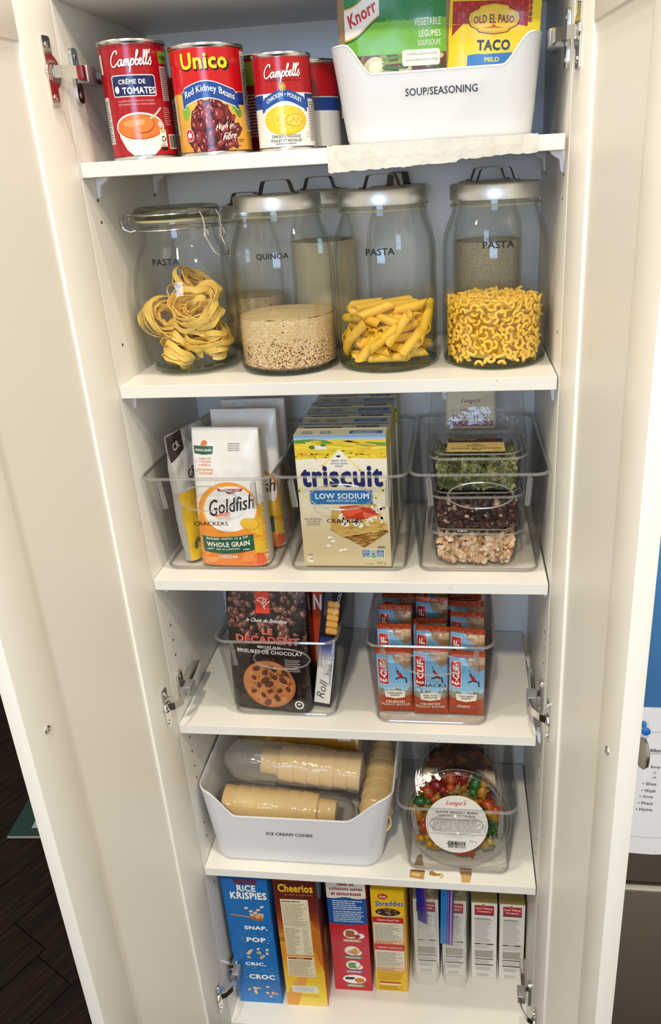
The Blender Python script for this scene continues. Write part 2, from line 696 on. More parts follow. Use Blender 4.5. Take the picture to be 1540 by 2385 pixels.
# rows of shelf pin holes
ph = MB()
for xs, sg in ((0.0, 1), (0.5645, -1)):
    for y in (0.033, 0.227):
        for z in ((-0.043, -0.069, -0.224, -0.66, -0.687, -0.714, -0.875, -0.905, -0.935, -0.96, -1.06, -1.09, -1.20) if y < 0.1 else (-0.044, -0.66, -0.69, -0.875, -0.905, -0.935, -0.96)):
            if True:
                ph.loft([[(xs + sg * dx, y + 0.0021 * cos(a * pi / 5), z + 0.0021 * sin(a * pi / 5)) for a in range(10)] for dx in (0.0001, 0.0004)], True, True)
ph = ph.build('shelf_pin_hole', HOLE, cab, smooth=False)
tag(ph, kind='stuff')

# peeling packing tape on the front edge of the top shelf
tp = MB()
rt = random.Random(2)
n = 60
rings = []
for i in range(n + 1):
    x = 0.297 + 0.234 * i / n
    j0 = rt.uniform(-0.0005, 0.0004)
    j1 = rt.uniform(-0.0008, 0.0006) + 0.0012 * noise.noise(Vector((x * 25, 1, 1)))
    lean = 0.25 * i / n
    zt = 0.0012 + j0
    zb = -0.0235 + 0.006 * (i / n) + j1 - (0.003 if i < 38 else 0)
    b = 0.0005 + abs(noise.noise(Vector((x * 35, 0, 3)))) * 0.0012
    rings.append([(x, 0.010 + j0 * 2, 0.0005), (x, 0.001, 0.0009), (x, -b, zt), (x, -b * 1.6, (zt + zb) / 2 + 0.003), (x, -b * 1.2, (zt + zb) / 2 - 0.003), (x, -b * 1.8, zb), (x, -b - 0.0008, zb - 0.0002),
                  (x, -b * 1.6 - 0.0004, (zt + zb) / 2), (x, -b - 0.0003, zt + 0.0004), (x, 0.001, 0.0013)])
tp.loft(rings, True, True)
tpm = mat('peeling_tape', '#d3cdc0', 0.35, vary=0.14, vscale=45, bump=0.5, bscale=90)
tag(tp.build('packing_tape', tpm, shelves[0], smooth=False), 'wrinkled peeling tape on the shelf edge')
# brown tape residue on the lowest shelf
BR = '#b98f52'
for polys in (
        [([(0.355, 0.006), (0.379, 0.003), (0.381, 0.02), (0.356, 0.02)], BR, 1), ([(0.357, 0.010), (0.372, 0.008), (0.374, 0.014), (0.360, 0.016)], '#d8bc86', 2), ([(0.355, 0.0185), (0.381, 0.0175), (0.38, 0.021), (0.357, 0.0215)], '#6b4722', 2)],
        [([(0.388, 0.013), (0.396, 0.011), (0.406, 0.012), (0.409, 0.017), (0.4, 0.016), (0.394, 0.021), (0.388, 0.02)], '#a67a40', 1), ([(0.404, 0.012), (0.408, 0.006), (0.413, 0.011), (0.410, 0.018)], '#d9b97e', 2)],
        [([(0.442, 0.0015), (0.456, 0.002), (0.459, 0.021), (0.44, 0.024)], '#c7a268', 1), ([(0.44, 0.017), (0.459, 0.016), (0.459, 0.03), (0.438, 0.03)], '#8f6f48', 2)],
        [([(0.362, 0.03), (0.378, 0.03), (0.374, 0.055), (0.366, 0.05)], '#9c8a70', 1)]):
    res = Art()
    for p_, c_, z_ in polys:
        res.poly(p_, c_, z_)
    res.build('tape_residue', topface(0, 0, Z5), shelves[4], PRINTG)
specks = Art()
for x, z in ((0.03, Z4 - 0.004), (0.17, Z4 - 0.004), (0.41, Z4 - 0.012), (0.365, Z5 - 0.009), (0.30, Z5 - 0.006), (0.43, Z3 - 0.009), (0.49, Z2 - 0.004)):
    specks.ell(x, z, 0.0007, 0.0005, '#6a5238')
tag(specks.build('scuff_mark', front(0, 0, 0), cab), kind='stuff')


def door_fn(side):
    if side < 0:
        d, nn, h = Vector((-0.1323, -0.9912, 0)), Vector((-0.9912, 0.1323, 0)), Vector((-0.0003, -0.0015, 0))
    else:
        d, nn, h = Vector((0.1219, -0.9925, 0)), Vector((0.9925, 0.1219, 0)), Vector((0.5649, -0.0015, 0))
    return lambda r, t, z: h + d * r + nn * t + Vector((0, 0, z))


def hinge(side, z, F):
    """concealed hinge: cup plate on the door, arm, mounting plate on the cabinet wall"""
    X = (lambda x: x) if side < 0 else (lambda x: 0.5643 - x)
    r0 = 0.024
    # cup plate on the door with a round bulge
    out = [(-0.007, -0.033), (0.007, -0.033)]
    pts = [(0.006, -0.035), (0.007, -0.033), (0.007, 0.033), (0.006, 0.035), (-0.005, 0.035), (-0.007, 0.033), (-0.007, 0.017)]
    for i in range(9):
        a = R(120 + i * 15)
        pts.append((-0.004 + 0.017 * cos(a) * 0.8, 0.0165 * sin(a)))
    pts += [(-0.007, -0.017), (-0.007, -0.033), (-0.005, -0.035)]
    hp = MB().prism(pts, 0.0022, lambda u, v, w: F(r0 + u, -0.0001 - w, z + v)).build('hinge', CHROME, cab, smooth=False)
    cup = MB()
    cup.loft([[F(r0 - 0.002 + rr * cos(2 * pi * k / 20), -t, z + rr * 0.8 * sin(2 * pi * k / 20)) for k in range(20)] for rr, t in ((0.0115, 0.0022), (0.0112, 0.0038), (0.0095, 0.0040), (0.009, 0.0018))], False, True)
    cup.build('hinge_cup', CHROME, hp)
    for dz in (-0.026, 0.026):
        sc = MB()
        sc.loft([[F(r0 + rr * cos(2 * pi * k / 12), -t, z + dz + rr * sin(2 * pi * k / 12)) for k in range(12)] for rr, t in ((0.0036, 0.0023), (0.0034, 0.0034), (0.0015, 0.0038))], False, True)
        for aa in (0.5, 2.07):
            sc.loft([[F(r0 + s * 0.0028 * cos(aa) + q * 0.0005 * sin(aa), -0.0039 - e, z + dz + s * 0.0028 * sin(aa) - q * 0.0005 * cos(aa)) for s, q in ((-1, -1), (1, -1), (1, 1), (-1, 1))] for e in (0, 0.0003)], True, True)
        sc.build('screw', CHROME, hp)
    a = F(r0 - 0.002, -0.004, 0)
    dx = abs(a.x - (0 if side < 0 else 0.5643))
    # link arm bridging door and cabinet
    arm = MB()
    rings = []
    for (x, y, h, th) in ((dx - 0.001, a.y, 0.0062, 0.0016), (dx + 0.007, a.y + 0.004, 0.0064, 0.0016), (0.017, -0.006, 0.0066, 0.002), (0.0185, 0.004, 0.0080, 0.003), (0.019, 0.016, 0.0080, 0.003)):
        rings.append([(X(x), y, z - h), (X(x + th), y, z - h), (X(x + th), y, z + h), (X(x), y, z + h)])
    arm.loft(rings, True, True)
    arm.build('link_arm', CHROME, hp, smooth=False)
    MB().box(min(X(0.010), X(0.0235)), 0.013, z - 0.009, max(X(0.010), X(0.0235)), 0.036, z + 0.009, 0.0015).build('hinge_cover', GREYPL, hp)
    MB().box(min(X(0.004), X(0.016)), 0.033, z - 0.0075, max(X(0.004), X(0.016)), 0.088, z + 0.0075, 0.0012).build('hinge_arm', CHROME, hp)
    p2 = [(u, v) for u, v in rrect(0.016, 0.058, 0.006, 4)]
    MB().prism(p2, 0.004, lambda u, v, w: (X(0.0003 + w), 0.028 + u, z + v)).build('mounting_plate', CHROME, hp, smooth=False)
    for dz in (-0.02, 0.02):
        MB().ell((X(0.0045), 0.028, z + dz), (0.0014, 0.0036, 0.0036), 12, 6).build('screw', CHROME, hp)


DW = 0.298
for side in (-1, 1):
    F = door_fn(side)
    zt, zb = (0.188, -1.566) if side < 0 else (0.165, -1.566)
    st = 0.0675 if side < 0 else 0.0705
    fs = 0.062
    T = 0.0206
    pt = 0.119 if side < 0 else 0.095
    m = MB()
    m.box(0, 0, zb, st, T, zt, 0.0012)
    m.box(DW - fs, 0, zb, DW, T, zt, 0.0012)
    m.box(st, 0, pt, DW - fs, T, zt, 0.0012)
    m.box(st, 0, zb, DW - fs, T, zb + 0.07, 0.0012)
    m.xf(F)
    d = m.build('door', DOORM, cab, ang=30)
    MB().box(st - 0.002, 0.0036, zb + 0.06, DW - fs + 0.002, T - 0.004, pt + 0.005).xf(F).build('door_panel', DOORM, d)
    # knob outside, its screw head inside
    zk = -0.610
    rk = 0.266
    prof = [(0.0040, 0), (0.0036, 0.007), (0.0045, 0.010), (0.0112, 0.0135), (0.0130, 0.0165), (0.0118, 0.0200), (0.0075, 0.0222), (0.001, 0.0230)]
    MB().loft([[F(rk + r * cos(2 * pi * k / 24), T + t, zk - 0.006 + 1.45 * r * sin(2 * pi * k / 24)) for k in range(24)] for r, t in prof], True, True).build('knob', NICKEL, d)
    MB().loft([[F(rk + r * cos(2 * pi * k / 16), -t, zk + r * sin(2 * pi * k / 16)) for k in range(16)] for r, t in ((0.0052, 0), (0.0050, 0.0012), (0.003, 0.0022), (0.0005, 0.0024))], False, True).build('screw', CHROME, d)
    for z in (0.094, -0.770, -1.425):
        hinge(side, z, F)

# ================================================================== refrigerator and the papers on it
steel = mat('brown_stainless', (0.26, 0.205, 0.155), 0.45, 0.75, vary=0.15, vscale=2, bump=0.05, bscale=400)
fr = thing('refrigerator', 'stainless steel refrigerator door seen in the gap behind the right cabinet door', 'refrigerator', (0.62, 0.0, -1.65))
MB().box(0.0, 0.042, 0.02, 0.90, 0.7, 1.83, 0.004).build('body', mat('fridge_side', '#2a2623', 0.5, 0.3), fr)
MB().box(0.0, -0.02, 0.568, 0.90, 0.04, 1.83, 0.006).build('upper_door', steel, fr)
MB().box(0.0, -0.02, 0.07, 0.90, 0.04, 0.551, 0.004).build('freezer_drawer', steel, fr)
MB().box(0.004, -0.019, 0.5505, 0.896, -0.010, 0.5525, 0.0004).build('gasket', mat('gasket_pale', '#c9c6bf', 0.5), fr)
for z0, z1 in ((0.8, 1.5), (0.30, 0.42)):
    MB().tube([(0.86, -0.02, z0), (0.86, -0.055, z0 + 0.02), (0.86, -0.055, z1 - 0.02), (0.86, -0.02, z1)], 0.008, 10).build('handle', NICKEL, fr)

nt_ = thing('notice_sheet', 'white printed checklist pinned to refrigerator below the blue poster', 'paper', (0.645, -0.0202, -1.018))
sh_ = MB()
rr_ = []
for i in range(13):
    x = 0.21 * i / 12
    c = 0.0006 + 0.0012 * abs(sin(i * 0.8))
    rr_.append([(x, -c, 0.0 + 0.002 * sin(i * 1.1)), (x, -c * 0.5, 0.2735), (x, -c * 0.5 - 0.0003, 0.2735), (x, -c - 0.0003, 0.0 + 0.002 * sin(i * 1.1))])
sh_.loft(rr_, True, True)
sh_.build('sheet', mat('copy_paper', (0.80, 0.80, 0.84), 0.7), nt_)
a = Art()
a.rect(0, 0.245 - 0.014, 0.21, 0.0004, '#8a8d99')
a.rect(0, 0.033, 0.21, 0.0004, '#8a8d99')
K = '#222228'
a.text('After', 0.0745, 0.1985, 0.0165, 0.0062, K, 2, 0.02)
a.rect(0.066, 0.1925, 0.056, 0.0005, K, 2)
for t, x, z, w in (('\u2022 Emp', 0.0655, 0.168, 0.018), ('\u2022 L', 0.0735, 0.158, 0.0055), ('\u2022 H', 0.0735, 0.149, 0.0055), ('\u2022 Shoe', 0.0615, 0.137, 0.0190), ('\u2022 Wash', 0.0605, 0.124, 0.0200),
                   ('\u2022 Simp', 0.0590, 0.112, 0.0195), ('\u2022 Pract', 0.0575, 0.100, 0.0215), ('\u2022 Home', 0.0555, 0.088, 0.0235)):
    a.text(t, x + w / 2, z, w, 0.0058 if w > 0.01 else 0.0045, K, 2, 0.005)
a.build('printed_text', front(0, -0.0022, 0), nt_)
po = MB()
po.box(0.66, -0.0222, -0.744, 0.90, -0.0206, -0.452, 0.0003)
tag(po.build('poster', mat('blue_poster', '#3f78b0', 0.6, vary=0.15, vscale=9)), 'plain blue poster on the refrigerator above the white checklist', 'poster')
pin = MB().lathe([(0.0045, 0), (0.0045, 0.002), (0.0028, 0.004), (0.0026, 0.010), (0.005, 0.013), (0.0062, 0.015), (0.0062, 0.0175), (0.004, 0.019)], 20, cap0=True, cap1=True)
pin.xf(lambda x, y, z: (0.6985 + x, -0.0232 - z, -0.772 + y))
tag(pin.build('push_pin', mat('blue_pin_plastic', '#1f6fc0', 0.2)), 'small blue push pin holding the top of the white checklist', 'pin')

bk = thing('booklet', 'dark teal booklet lying on the dark wooden floor left of the cabinet', 'booklet', (-0.70, 0.50, -1.649), (0, 0, R(4)))
MB().box(-0.075, 0, 0, 0.14, 0.22, 0.006, 0.0005).build('pages', mat('page_edge', '#8c8780', 0.7), bk)
ab = Art()
ab.rect(-0.075, 0.002, 0.215, 0.218, '#10302f')
ab.rect(-0.02, 0.03, 0.16, 0.03, '#8f959c', 2)
ab.build('cover', topface(0, 0, 0.006), bk)

# ================================================================== shelf 1: cans and the soup bin
def can(name, label, x, y, z, r, h, rz, art, m=None):
    t = thing(name, label, 'can', (x, y, z), (0, 0, rz))
    e = 0.0015
    MB().lathe([(r * 0.6, 0.0015), (r * 0.90, 0.0015), (r * 0.93, 0), (r + e * 0.6, 0.0003), (r + e * 0.7, 0.0025), (r - 0.0004, 0.0042), (r - 0.0004, h - 0.0045)], 64, cap0=True).build('can_body', TIN, t)
    MB().lathe([(r - 0.0004, h - 0.0045), (r + e * 0.8, h - 0.003), (r + e, h - 0.0015), (r + e * 0.6, h), (r - 0.001, h - 0.0002), (r - 0.0018, h - 0.0035), (r * 0.8, h - 0.0038), (r * 0.77, h - 0.003), (r * 0.5, h - 0.0035), (r * 0.1, h - 0.0035)], 64, cap1=True).build('can_lid', TIN, t)
    a = Art()
    art(a, pi * r, 0.0042, h - 0.0048)
    a.clip(-pi * r, 0.0042, pi * r, h - 0.0048)
    a.build('paper_label', cyl(r), t, m or PRINTG, maxlen=0.0032, base=0.0001)
    return t


def beans(a, rnd, n, x0, y0, x1, y1, s, cols, hi, z=1, ar=1.7):
    for k in range(n):
        x, y = rnd.uniform(x0, x1), rnd.uniform(y0, y1)
        ro = rnd.uniform(0, pi)
        ss = s * rnd.uniform(0.8, 1.2)
        zz = z + (k % 5) * 0.4
        a.ell(x + ss * 0.1, y - ss * 0.15, ss * 1.05, ss / ar * 1.1, cols[0], zz, 14, ro)
        a.ell(x, y, ss, ss / ar, rnd.choice(cols[1:]), zz + 0.15, 14, ro)
        a.ell(x - ss * 0.15, y + ss * 0.2, ss * 0.45, ss / ar * 0.25, hi, zz + 0.3, 8, ro)


CURSIVE = [[(1.75, 1.95), (1.75, 2.45), (1.2, 2.5), (0.6, 1.8), (0.4, 1.0), (0.7, 0.2), (1.3, 0.05), (1.9, 0.5), (2.1, 0.7)],
           [(2.9, 0.9), (2.5, 1.05), (2.15, 0.6), (2.3, 0.05), (2.7, 0.2), (2.95, 1.0), (2.9, 0.3), (3.1, 0.05), (3.35, 0.4), (3.5, 1.0), (3.5, 0.0)],
           [(3.5, 0.5), (3.8, 1.05), (3.95, 0.8), (3.9, 0.0)], [(3.95, 0.5), (4.25, 1.05), (4.4, 0.8), (4.35, 0.15), (4.55, 0.05), (4.8, 0.5), (4.95, 1.1), (4.8, 0.0), (4.7, -1.0)],
           [(4.9, 0.6), (5.2, 1.05), (5.5, 0.7), (5.35, 0.1), (5.0, 0.1)], [(5.5, 0.3), (5.9, 1.2), (6.2, 2.1), (6.0, 2.4), (5.85, 1.5), (5.85, 0.2), (6.15, 0.0), (6.45, 0.45), (6.3, 0.9), (6.0, 0.8)],
           [(6.4, 0.6), (6.85, 0.55), (7.0, 0.95), (6.7, 1.05), (6.6, 0.4), (6.85, 0.0), (7.25, 0.35), (7.6, 1.4), (7.7, 2.2), (7.45, 2.3), (7.4, 1.2), (7.45, 0.2), (7.65, 0.0), (7.9, 0.4), (8.2, 1.4), (8.3, 2.2), (8.05, 2.3), (8.0, 1.2), (8.05, 0.2), (8.25, 0.0), (8.5, 0.3)],
           [(8.75, 2.5), (8.65, 1.9)], [(8.5, 0.2), (8.95, 1.15), (9.0, 0.8), (9.2, 0.35), (8.95, -0.05), (8.6, 0.1)]]


def script(a, st, cx, cy, w, h, col, outline=None, z=4, rise=0.0):
    """brush script look: slanted bold lettering with a drawn swash capital left to the font"""
    wp = lambda x, y: (x + y * 0.25, y + x * rise)
    if st == "Campbell's":
        for dx, dy, cc_, ww_, zz_ in ((0.0006, -0.0006, '#6a0a12', 1.15, z - 1), (0, 0, col, 1.0, z)):
            for gl_ in CURSIVE:
                pts = []
                for i in range(len(gl_) - 1):
                    p0, p1, p2, p3 = gl_[max(i - 1, 0)], gl_[i], gl_[i + 1], gl_[min(i + 2, len(gl_) - 1)]
                    for k in range(5):
                        t = k / 5
                        pts.append(tuple(0.5 * (2 * p1[q] + (p2[q] - p0[q]) * t + (2 * p0[q] - 5 * p1[q] + 4 * p2[q] - p3[q]) * t * t + (3 * p1[q] - p0[q] - 3 * p2[q] + p3[q]) * t ** 3) for q in (0, 1)))
                pts.append(gl_[-1])
                pp = [(cx + dx + (x + 0.22 * y - 5.0) / 9.6 * w, cy + dy + (y - 0.75) / 3.4 * h + (x - 5.0) / 9.6 * w * 0.05) for x, y in pts]
                a.stroke(pp, w * 0.027 * ww_, cc_, zz_)
        return
    if outline:
        a.text(st, cx + w * 0.012, cy - h * 0.06, w, h, outline, z - 1, 0.05, 0.25, 0, wp)
    a.text(st, cx, cy, w, h, col, z, 0.022, 0.25, 0, wp)


RED, NAVY, BLUE = '#b3121c', '#17245c', '#1c4c9c'


def art_creme(a, P, z0, z1):
    a.rect(-P, z0, 2 * P, z1 - z0, '#a80f1e', 0)
    a.rect(-P, z1 - 0.004, 2 * P, 0.004, '#8f0c18', 1)
    script(a, "Campbell's", -0.0005, 0.103, 0.052, 0.0210, '#f6f3ef')
    a.rr(-0.0275, 0.0665, 0.052, 0.0225, 0.003, '#f2efe9', 1)
    a.rr(-0.0265, 0.0675, 0.050, 0.0205, 0.0025, NAVY, 2)
    a.text('CR\u00c8ME DE', -0.003, 0.0825, 0.031, 0.0062, '#f6f3ef', 4, 0.03)
    a.text('TOMATES', 0.004, 0.0727, 0.038, 0.0072, '#f6f3ef', 4, 0.035)
    a.ell(-0.0215, 0.0740, 0.0028, 0.0038, '#eeeae6', 4)
    a.text('12 JUMEL\u00c9ES TOMATES M\u00dbRIES', -0.001, 0.0620, 0.043, 0.0022, '#e9b7b4', 2, 0.02)
    a.text('SUR VIGNE ET DE LA VRAIE CR\u00c8ME', -0.001, 0.0588, 0.043, 0.0022, '#e9b7b4', 2, 0.02)
    # bowl of soup
    a.ell(-0.001, 0.0345, 0.0295, 0.0155, '#f3efe9', 1, 40)
    a.poly([(-0.0295, 0.036), (-0.027, 0.024), (-0.020, 0.011), (-0.012, z0), (0.012, z0), (0.020, 0.011), (0.026, 0.024), (0.0285, 0.036)], '#efe9e2', 1.4)
    a.ell(-0.001, 0.0345, 0.0275, 0.0135, '#c9561b', 2, 40)
    a.ell(-0.001, 0.0350, 0.0265, 0.0125, '#e07a35', 2.5, 40)
    a.ell(-0.008, 0.0385, 0.012, 0.004, '#ee9a5c', 3, 24)
    a.stroke([(0.012, 0.0430), (0.020, 0.0480), (0.0265, 0.0540)], 0.0022, '#cfcac6', 4)
    a.ell(0.004, 0.0365, 0.0125, 0.0088, '#a8481a', 3.6, 30, 0.2)
    a.ell(0.0035, 0.0370, 0.0118, 0.0080, '#e3813e', 4, 30, 0.2)
    a.ell(0.000, 0.0395, 0.006, 0.003, '#f0a56e', 4.6, 16, 0.2)
    a.ell(0.0235, 0.037, 0.0034, 0.0042, '#e7d7d4', 5)
    a.ring(0.0235, 0.037, 0.0027, 0.0034, 0.0004, '#b3121c', 5.5)
    a.rect(0.0215, 0.0085, 0.0085, 0.0225, '#f1eee8', 4)
    a.rect(0.0215, 0.0085, 0.0085, 0.004, '#1b1b1b', 5)
    a.rect(0.0222, 0.0283, 0.007, 0.002, '#b9bf3a', 5)
    for k in range(3):
        b = R(90 + 120 * k)
        a.ring(0.0258, 0.0208, 0.0024, 0.0028, 0.0013, '#1b1b1b', 5, 60 + 120 * k, 145 + 120 * k, 5)
    a.fine(0.0222, 0.0132, 0.007, 0.0035, 2, '#444444', 5, 0.5, 2)
    # right side: nutrition panel, barcode, green strip
    a.rect(0.033, 0.062, 0.012, 0.036, '#d9d6cf', 2)
    a.fine(0.0335, 0.063, 0.011, 0.034, 16, '#6a6768', 3, 0.5, 5, 0.15)
    a.rect(0.033, 0.1005, 0.020, 0.013, '#7ea22c', 2)
    a.text('SOUPE', 0.040, 0.107, 0.011, 0.004, '#1d3a12', 3, 0.03)
    a.barcode(0.034, 0.010, 0.016, 0.016, 2)
    a.fine(0.031, 0.036, 0.012, 0.02, 9, '#e0a6a6', 2, 0.4, 6)
    a.rect(-0.047, 0.092, 0.006, 0.02, '#d9d6cf', 2)
    a.rect(-0.052, 0.018, 0.014, 0.05, '#d9d6cf', 2)
    a.fine(-0.051, 0.020, 0.012, 0.045, 18, '#77747a', 3, 0.5, 9)


def art_unico(a, P, z0, z1):
    a.rect(-P, z0, 2 * P, z1 - z0, '#cf9a34', 0)
    a.rect(-P, 0.066, 2 * P, z1 - 0.066, '#c8141c', 1)
    a.grad(-0.045, z0, 0.090, 0.06, [(0, '#d9972f'), (0.6, '#e0ac48'), (1, '#e6bb5a')], 0.6, 8)
    # beans
    rd = random.Random(3)
    for x, y in ((-0.030, 0.048), (0.030, 0.052), (0.034, 0.045), (-0.033, 0.044), (0.026, 0.057)):
        a.ell(x, y, 0.007, 0.0045, rd.choice(['#7fae3a', '#5f9233']), 1.2, 12, rd.random() * 3)
    a.ell(0.0, 0.029, 0.027, 0.029, '#3d0f12', 1.3, 28)
    for k in range(85):
        t = rd.uniform(0, 2 * pi)
        q = math.sqrt(rd.random())
        x, y = 0.026 * q * cos(t) * (1.3 if sin(t) < 0 else 1.0), 0.029 + 0.028 * q * sin(t)
        ro = rd.uniform(0.3, 2.4)
        s = rd.uniform(0.0058, 0.0078)
        zz = 1.6 + (k % 7) * 0.25
        a.ell(x, y, s, s * 0.55, '#300a0e', zz, 14, ro)
        a.ell(x + 0.0003, y + 0.0003, s * 0.9, s * 0.47, rd.choice(['#7a2024', '#8c2a2c', '#681a20', '#93353a']), zz + 0.08, 14, ro)
        a.ell(x - 0.001, y + 0.001, s * 0.35, s * 0.12, '#c98c8a', zz + 0.16, 8, ro)
    # wavy blue band
    top, bot = [], []
    for i in range(31):
        x = -0.0345 + 0.069 * i / 30
        y = 0.0765 - 0.0075 * (1 - cos(2 * pi * (x + 0.003) / 0.080)) * 0.5 * (1.1 if x < 0 else 1.3) - (0.003 if abs(x) > 0.03 else 0)
        top.append((x, y))
        bot.append((x, y - 0.0165))
    W = '#f1ece2'
    a.poly([(x, y + 0.001) for x, y in top] + [(x, y - 0.001) for x, y in reversed(bot)], W, 4)
    a.poly(top + bot[::-1], BLUE, 4.4)
    a.rect(0.033, 0.052, 0.014, 0.013, '#1f2f7a', 1.5)
    wav = lambda x, y: (x, y - 0.0078 * (1 - cos(2 * pi * (x + 0.003) / 0.080)) * 0.5 * (1.1 if x < 0 else 1.3))
    a.text('Red Kidney Beans', 0.0, 0.0690, 0.060, 0.0095, '#f4f0e6', 5, 0.022, 0, 0, wav)
    a.text('Unico', -0.002, 0.0960, 0.058, 0.0180, '#151515', 5, 0.075)
    a.text('Unico', -0.003, 0.0972, 0.055, 0.0168, '#f2d42a', 6, 0.045)
    a.rect(-0.033, 0.088, 0.001, 0.001, '#f2d42a', 2)
    script(a, 'High in', 0.014, 0.0290, 0.022, 0.0072, '#f6f2ea', z=6, rise=0.12)
    script(a, 'Fibre', 0.019, 0.0195, 0.017, 0.0080, '#f6f2ea', z=6, rise=0.12)
    a.ell(-0.030, 0.0220, 0.0062, 0.0070, '#f0ebe4', 5)
    a.ell(-0.030, 0.0220, 0.0055, 0.0062, '#c8283a', 5.5)
    a.poly([(-0.030, 0.0262), (-0.0287, 0.0238), (-0.0268, 0.0236), (-0.0276, 0.0215), (-0.0262, 0.0200), (-0.0295, 0.0197), (-0.0296, 0.0178), (-0.0304, 0.0178), (-0.0305, 0.0197), (-0.0338, 0.0200), (-0.0324, 0.0215), (-0.0332, 0.0236), (-0.0313, 0.0238)], '#f6f2ea', 6)
    a.text('19 fl oz', 0.027, 0.0085, 0.013, 0.0026, '#4a2a12', 3, 0.01)
    a.fine(0.030, 0.0125, 0.010, 0.004, 2, '#5a3a1a', 3, 0.5, 3)
    a.rect(0.046, 0.024, 0.024, 0.084, '#ddd8cc', 2)
    a.fine(0.047, 0.026, 0.022, 0.078, 34, '#55525a', 3, 0.5, 4, 0.2)
    a.rect(-0.070, 0.024, 0.020, 0.04, '#ddd8cc', 2)


def art_noodle(a, P, z0, z1):
    a.rect(-P, z0, 2 * P, z1 - z0, '#e9e5dc', 0)
    a.rect(-P, 0.060, 2 * P, z1 - 0.060, '#b0121d', 0.8)
    script(a, "Campbell's", 0.0, 0.0800, 0.046, 0.0180, '#f6f3ef')
    a.fine(-0.020, 0.0715, 0.040, 0.002, 1, '#7a0c14', 2, 0.9, 3, 0)
    a.ell(-0.001, 0.0660, 0.0038, 0.0045, '#c9a23a', 2.6)
    a.ring(-0.001, 0.0660, 0.0026, 0.0031, 0.0006, '#8a6a1c', 3)
    top, bot = [], []
    for i in range(25):
        x = -0.0285 + 0.057 * i / 24
        y = 0.0560 + 0.0045 * cos(2 * pi * x / 0.062) - (0.0 if abs(x) < 0.026 else 0.0025)
        top.append((x, y + 0.003))
        bot.append((x, y - 0.009))
    a.rect(-P, 0.0445, P - 0.026, 0.0145, '#1d3f86', 1.4)
    a.rect(0.026, 0.0445, P - 0.026, 0.0145, '#1d3f86', 1.4)
    a.poly(top + bot[::-1], '#1b4fa0', 2)
    wav = lambda x, y: (x, y + 0.0045 * (cos(2 * pi * x / 0.062) - 1))
    a.text('CHICKEN \u2022 POULET', 0.0, 0.0583, 0.042, 0.0044, '#f4f1ea', 3, 0.03, 0, 0, wav)
    a.ell(0.0, 0.0310, 0.0285, 0.0175, '#f6f3ec', 1.5, 36)
    a.ell(0.0, 0.0315, 0.0260, 0.0155, '#e3b01c', 2, 36)
    a.ell(-0.001, 0.0320, 0.0250, 0.0148, '#efc62f', 2.4, 36)
    rd = random.Random(8)
    for k in range(46):
        t = rd.uniform(0, 2 * pi)
        q = rd.random() ** 0.6
        x, y = 0.022 * q * cos(t), 0.032 + 0.0125 * q * sin(t)
        b = rd.uniform(0, pi)
        l = rd.uniform(0.002, 0.004)
        a.stroke([(x - l * cos(b), y - l * sin(b)), (x + 0.001, y + 0.001), (x + l * cos(b), y + l * sin(b))], 0.0009, rd.choice(['#f6e08a', '#f3d65e', '#e9c345']), 2.8 + k % 3 * 0.2)
    a.ring(0.011, 0.0315, 0.0105, 0.0062, 0.0007, '#b9923a', 4)
    a.ell(0.011, 0.0315, 0.0100, 0.0058, '#f2d252', 3.8, 24)
    for k in range(5):
        a.ell(0.006 + k * 0.003, 0.030 + (k % 2) * 0.003, 0.002, 0.0013, '#d9a64c', 4.3, 8, k)
    a.text('CHICKEN NOODLE', -0.001, 0.0150, 0.034, 0.0033, '#3a3632', 3, 0.03)
    a.text('POULET ET NOUILLES', -0.001, 0.0105, 0.037, 0.0030, '#3a3632', 3, 0.03)
    a.ring(0.0275, 0.0160, 0.0018, 0.0030, 0.0004, '#777777', 3)
    a.fine(-0.014, 0.0064, 0.026, 0.0022, 1, '#86827c', 3, 0.7, 3)
    a.rect(0.031, 0.008, 0.018, 0.046, '#dad6ce', 2)
    a.fine(0.032, 0.010, 0.016, 0.042, 17, '#77747a', 3, 0.5, 12)


can('soup_can', 'large red tin of cr\u00e8me de tomates soup, leftmost on the top shelf', 0.0665, 0.046, 0.0002, 0.0385, 0.1250, R(18), art_creme)
can('bean_can', 'red and gold tin of red kidney beans with a blue wavy band', 0.1550, 0.048, 0.0002, 0.0425, 0.1150, R(14), art_unico)
can('soup_can', 'small red and white tin of chicken noodle soup, front row by the white bin', 0.2425, 0.046, 0.0002, 0.0332, 0.1010, R(12), art_noodle)


def art_green(a, P, z0, z1):
    a.rect(-P, z0, 2 * P, z1 - z0, '#8c1a24', 0)
    a.rect(-P, 0.078, 2 * P, 0.026, '#8fae3c', 1)
    a.fine(-0.03, 0.02, 0.06, 0.05, 14, '#c9c1bd', 2, 0.5, 5)


def art_side(a, P, z0, z1):
    a.rect(-P, z0, 2 * P, z1 - z0, '#cfccc8', 0)
    a.rect(-P, 0.072, 2 * P, z1 - 0.072, '#7d1420', 1)
    a.fine(-0.045, 0.008, 0.09, 0.058, 22, '#4c4a50', 2, 0.5, 5, 0.1)


def art_blue(a, P, z0, z1):
    art_noodle(a, P, z0, z1)


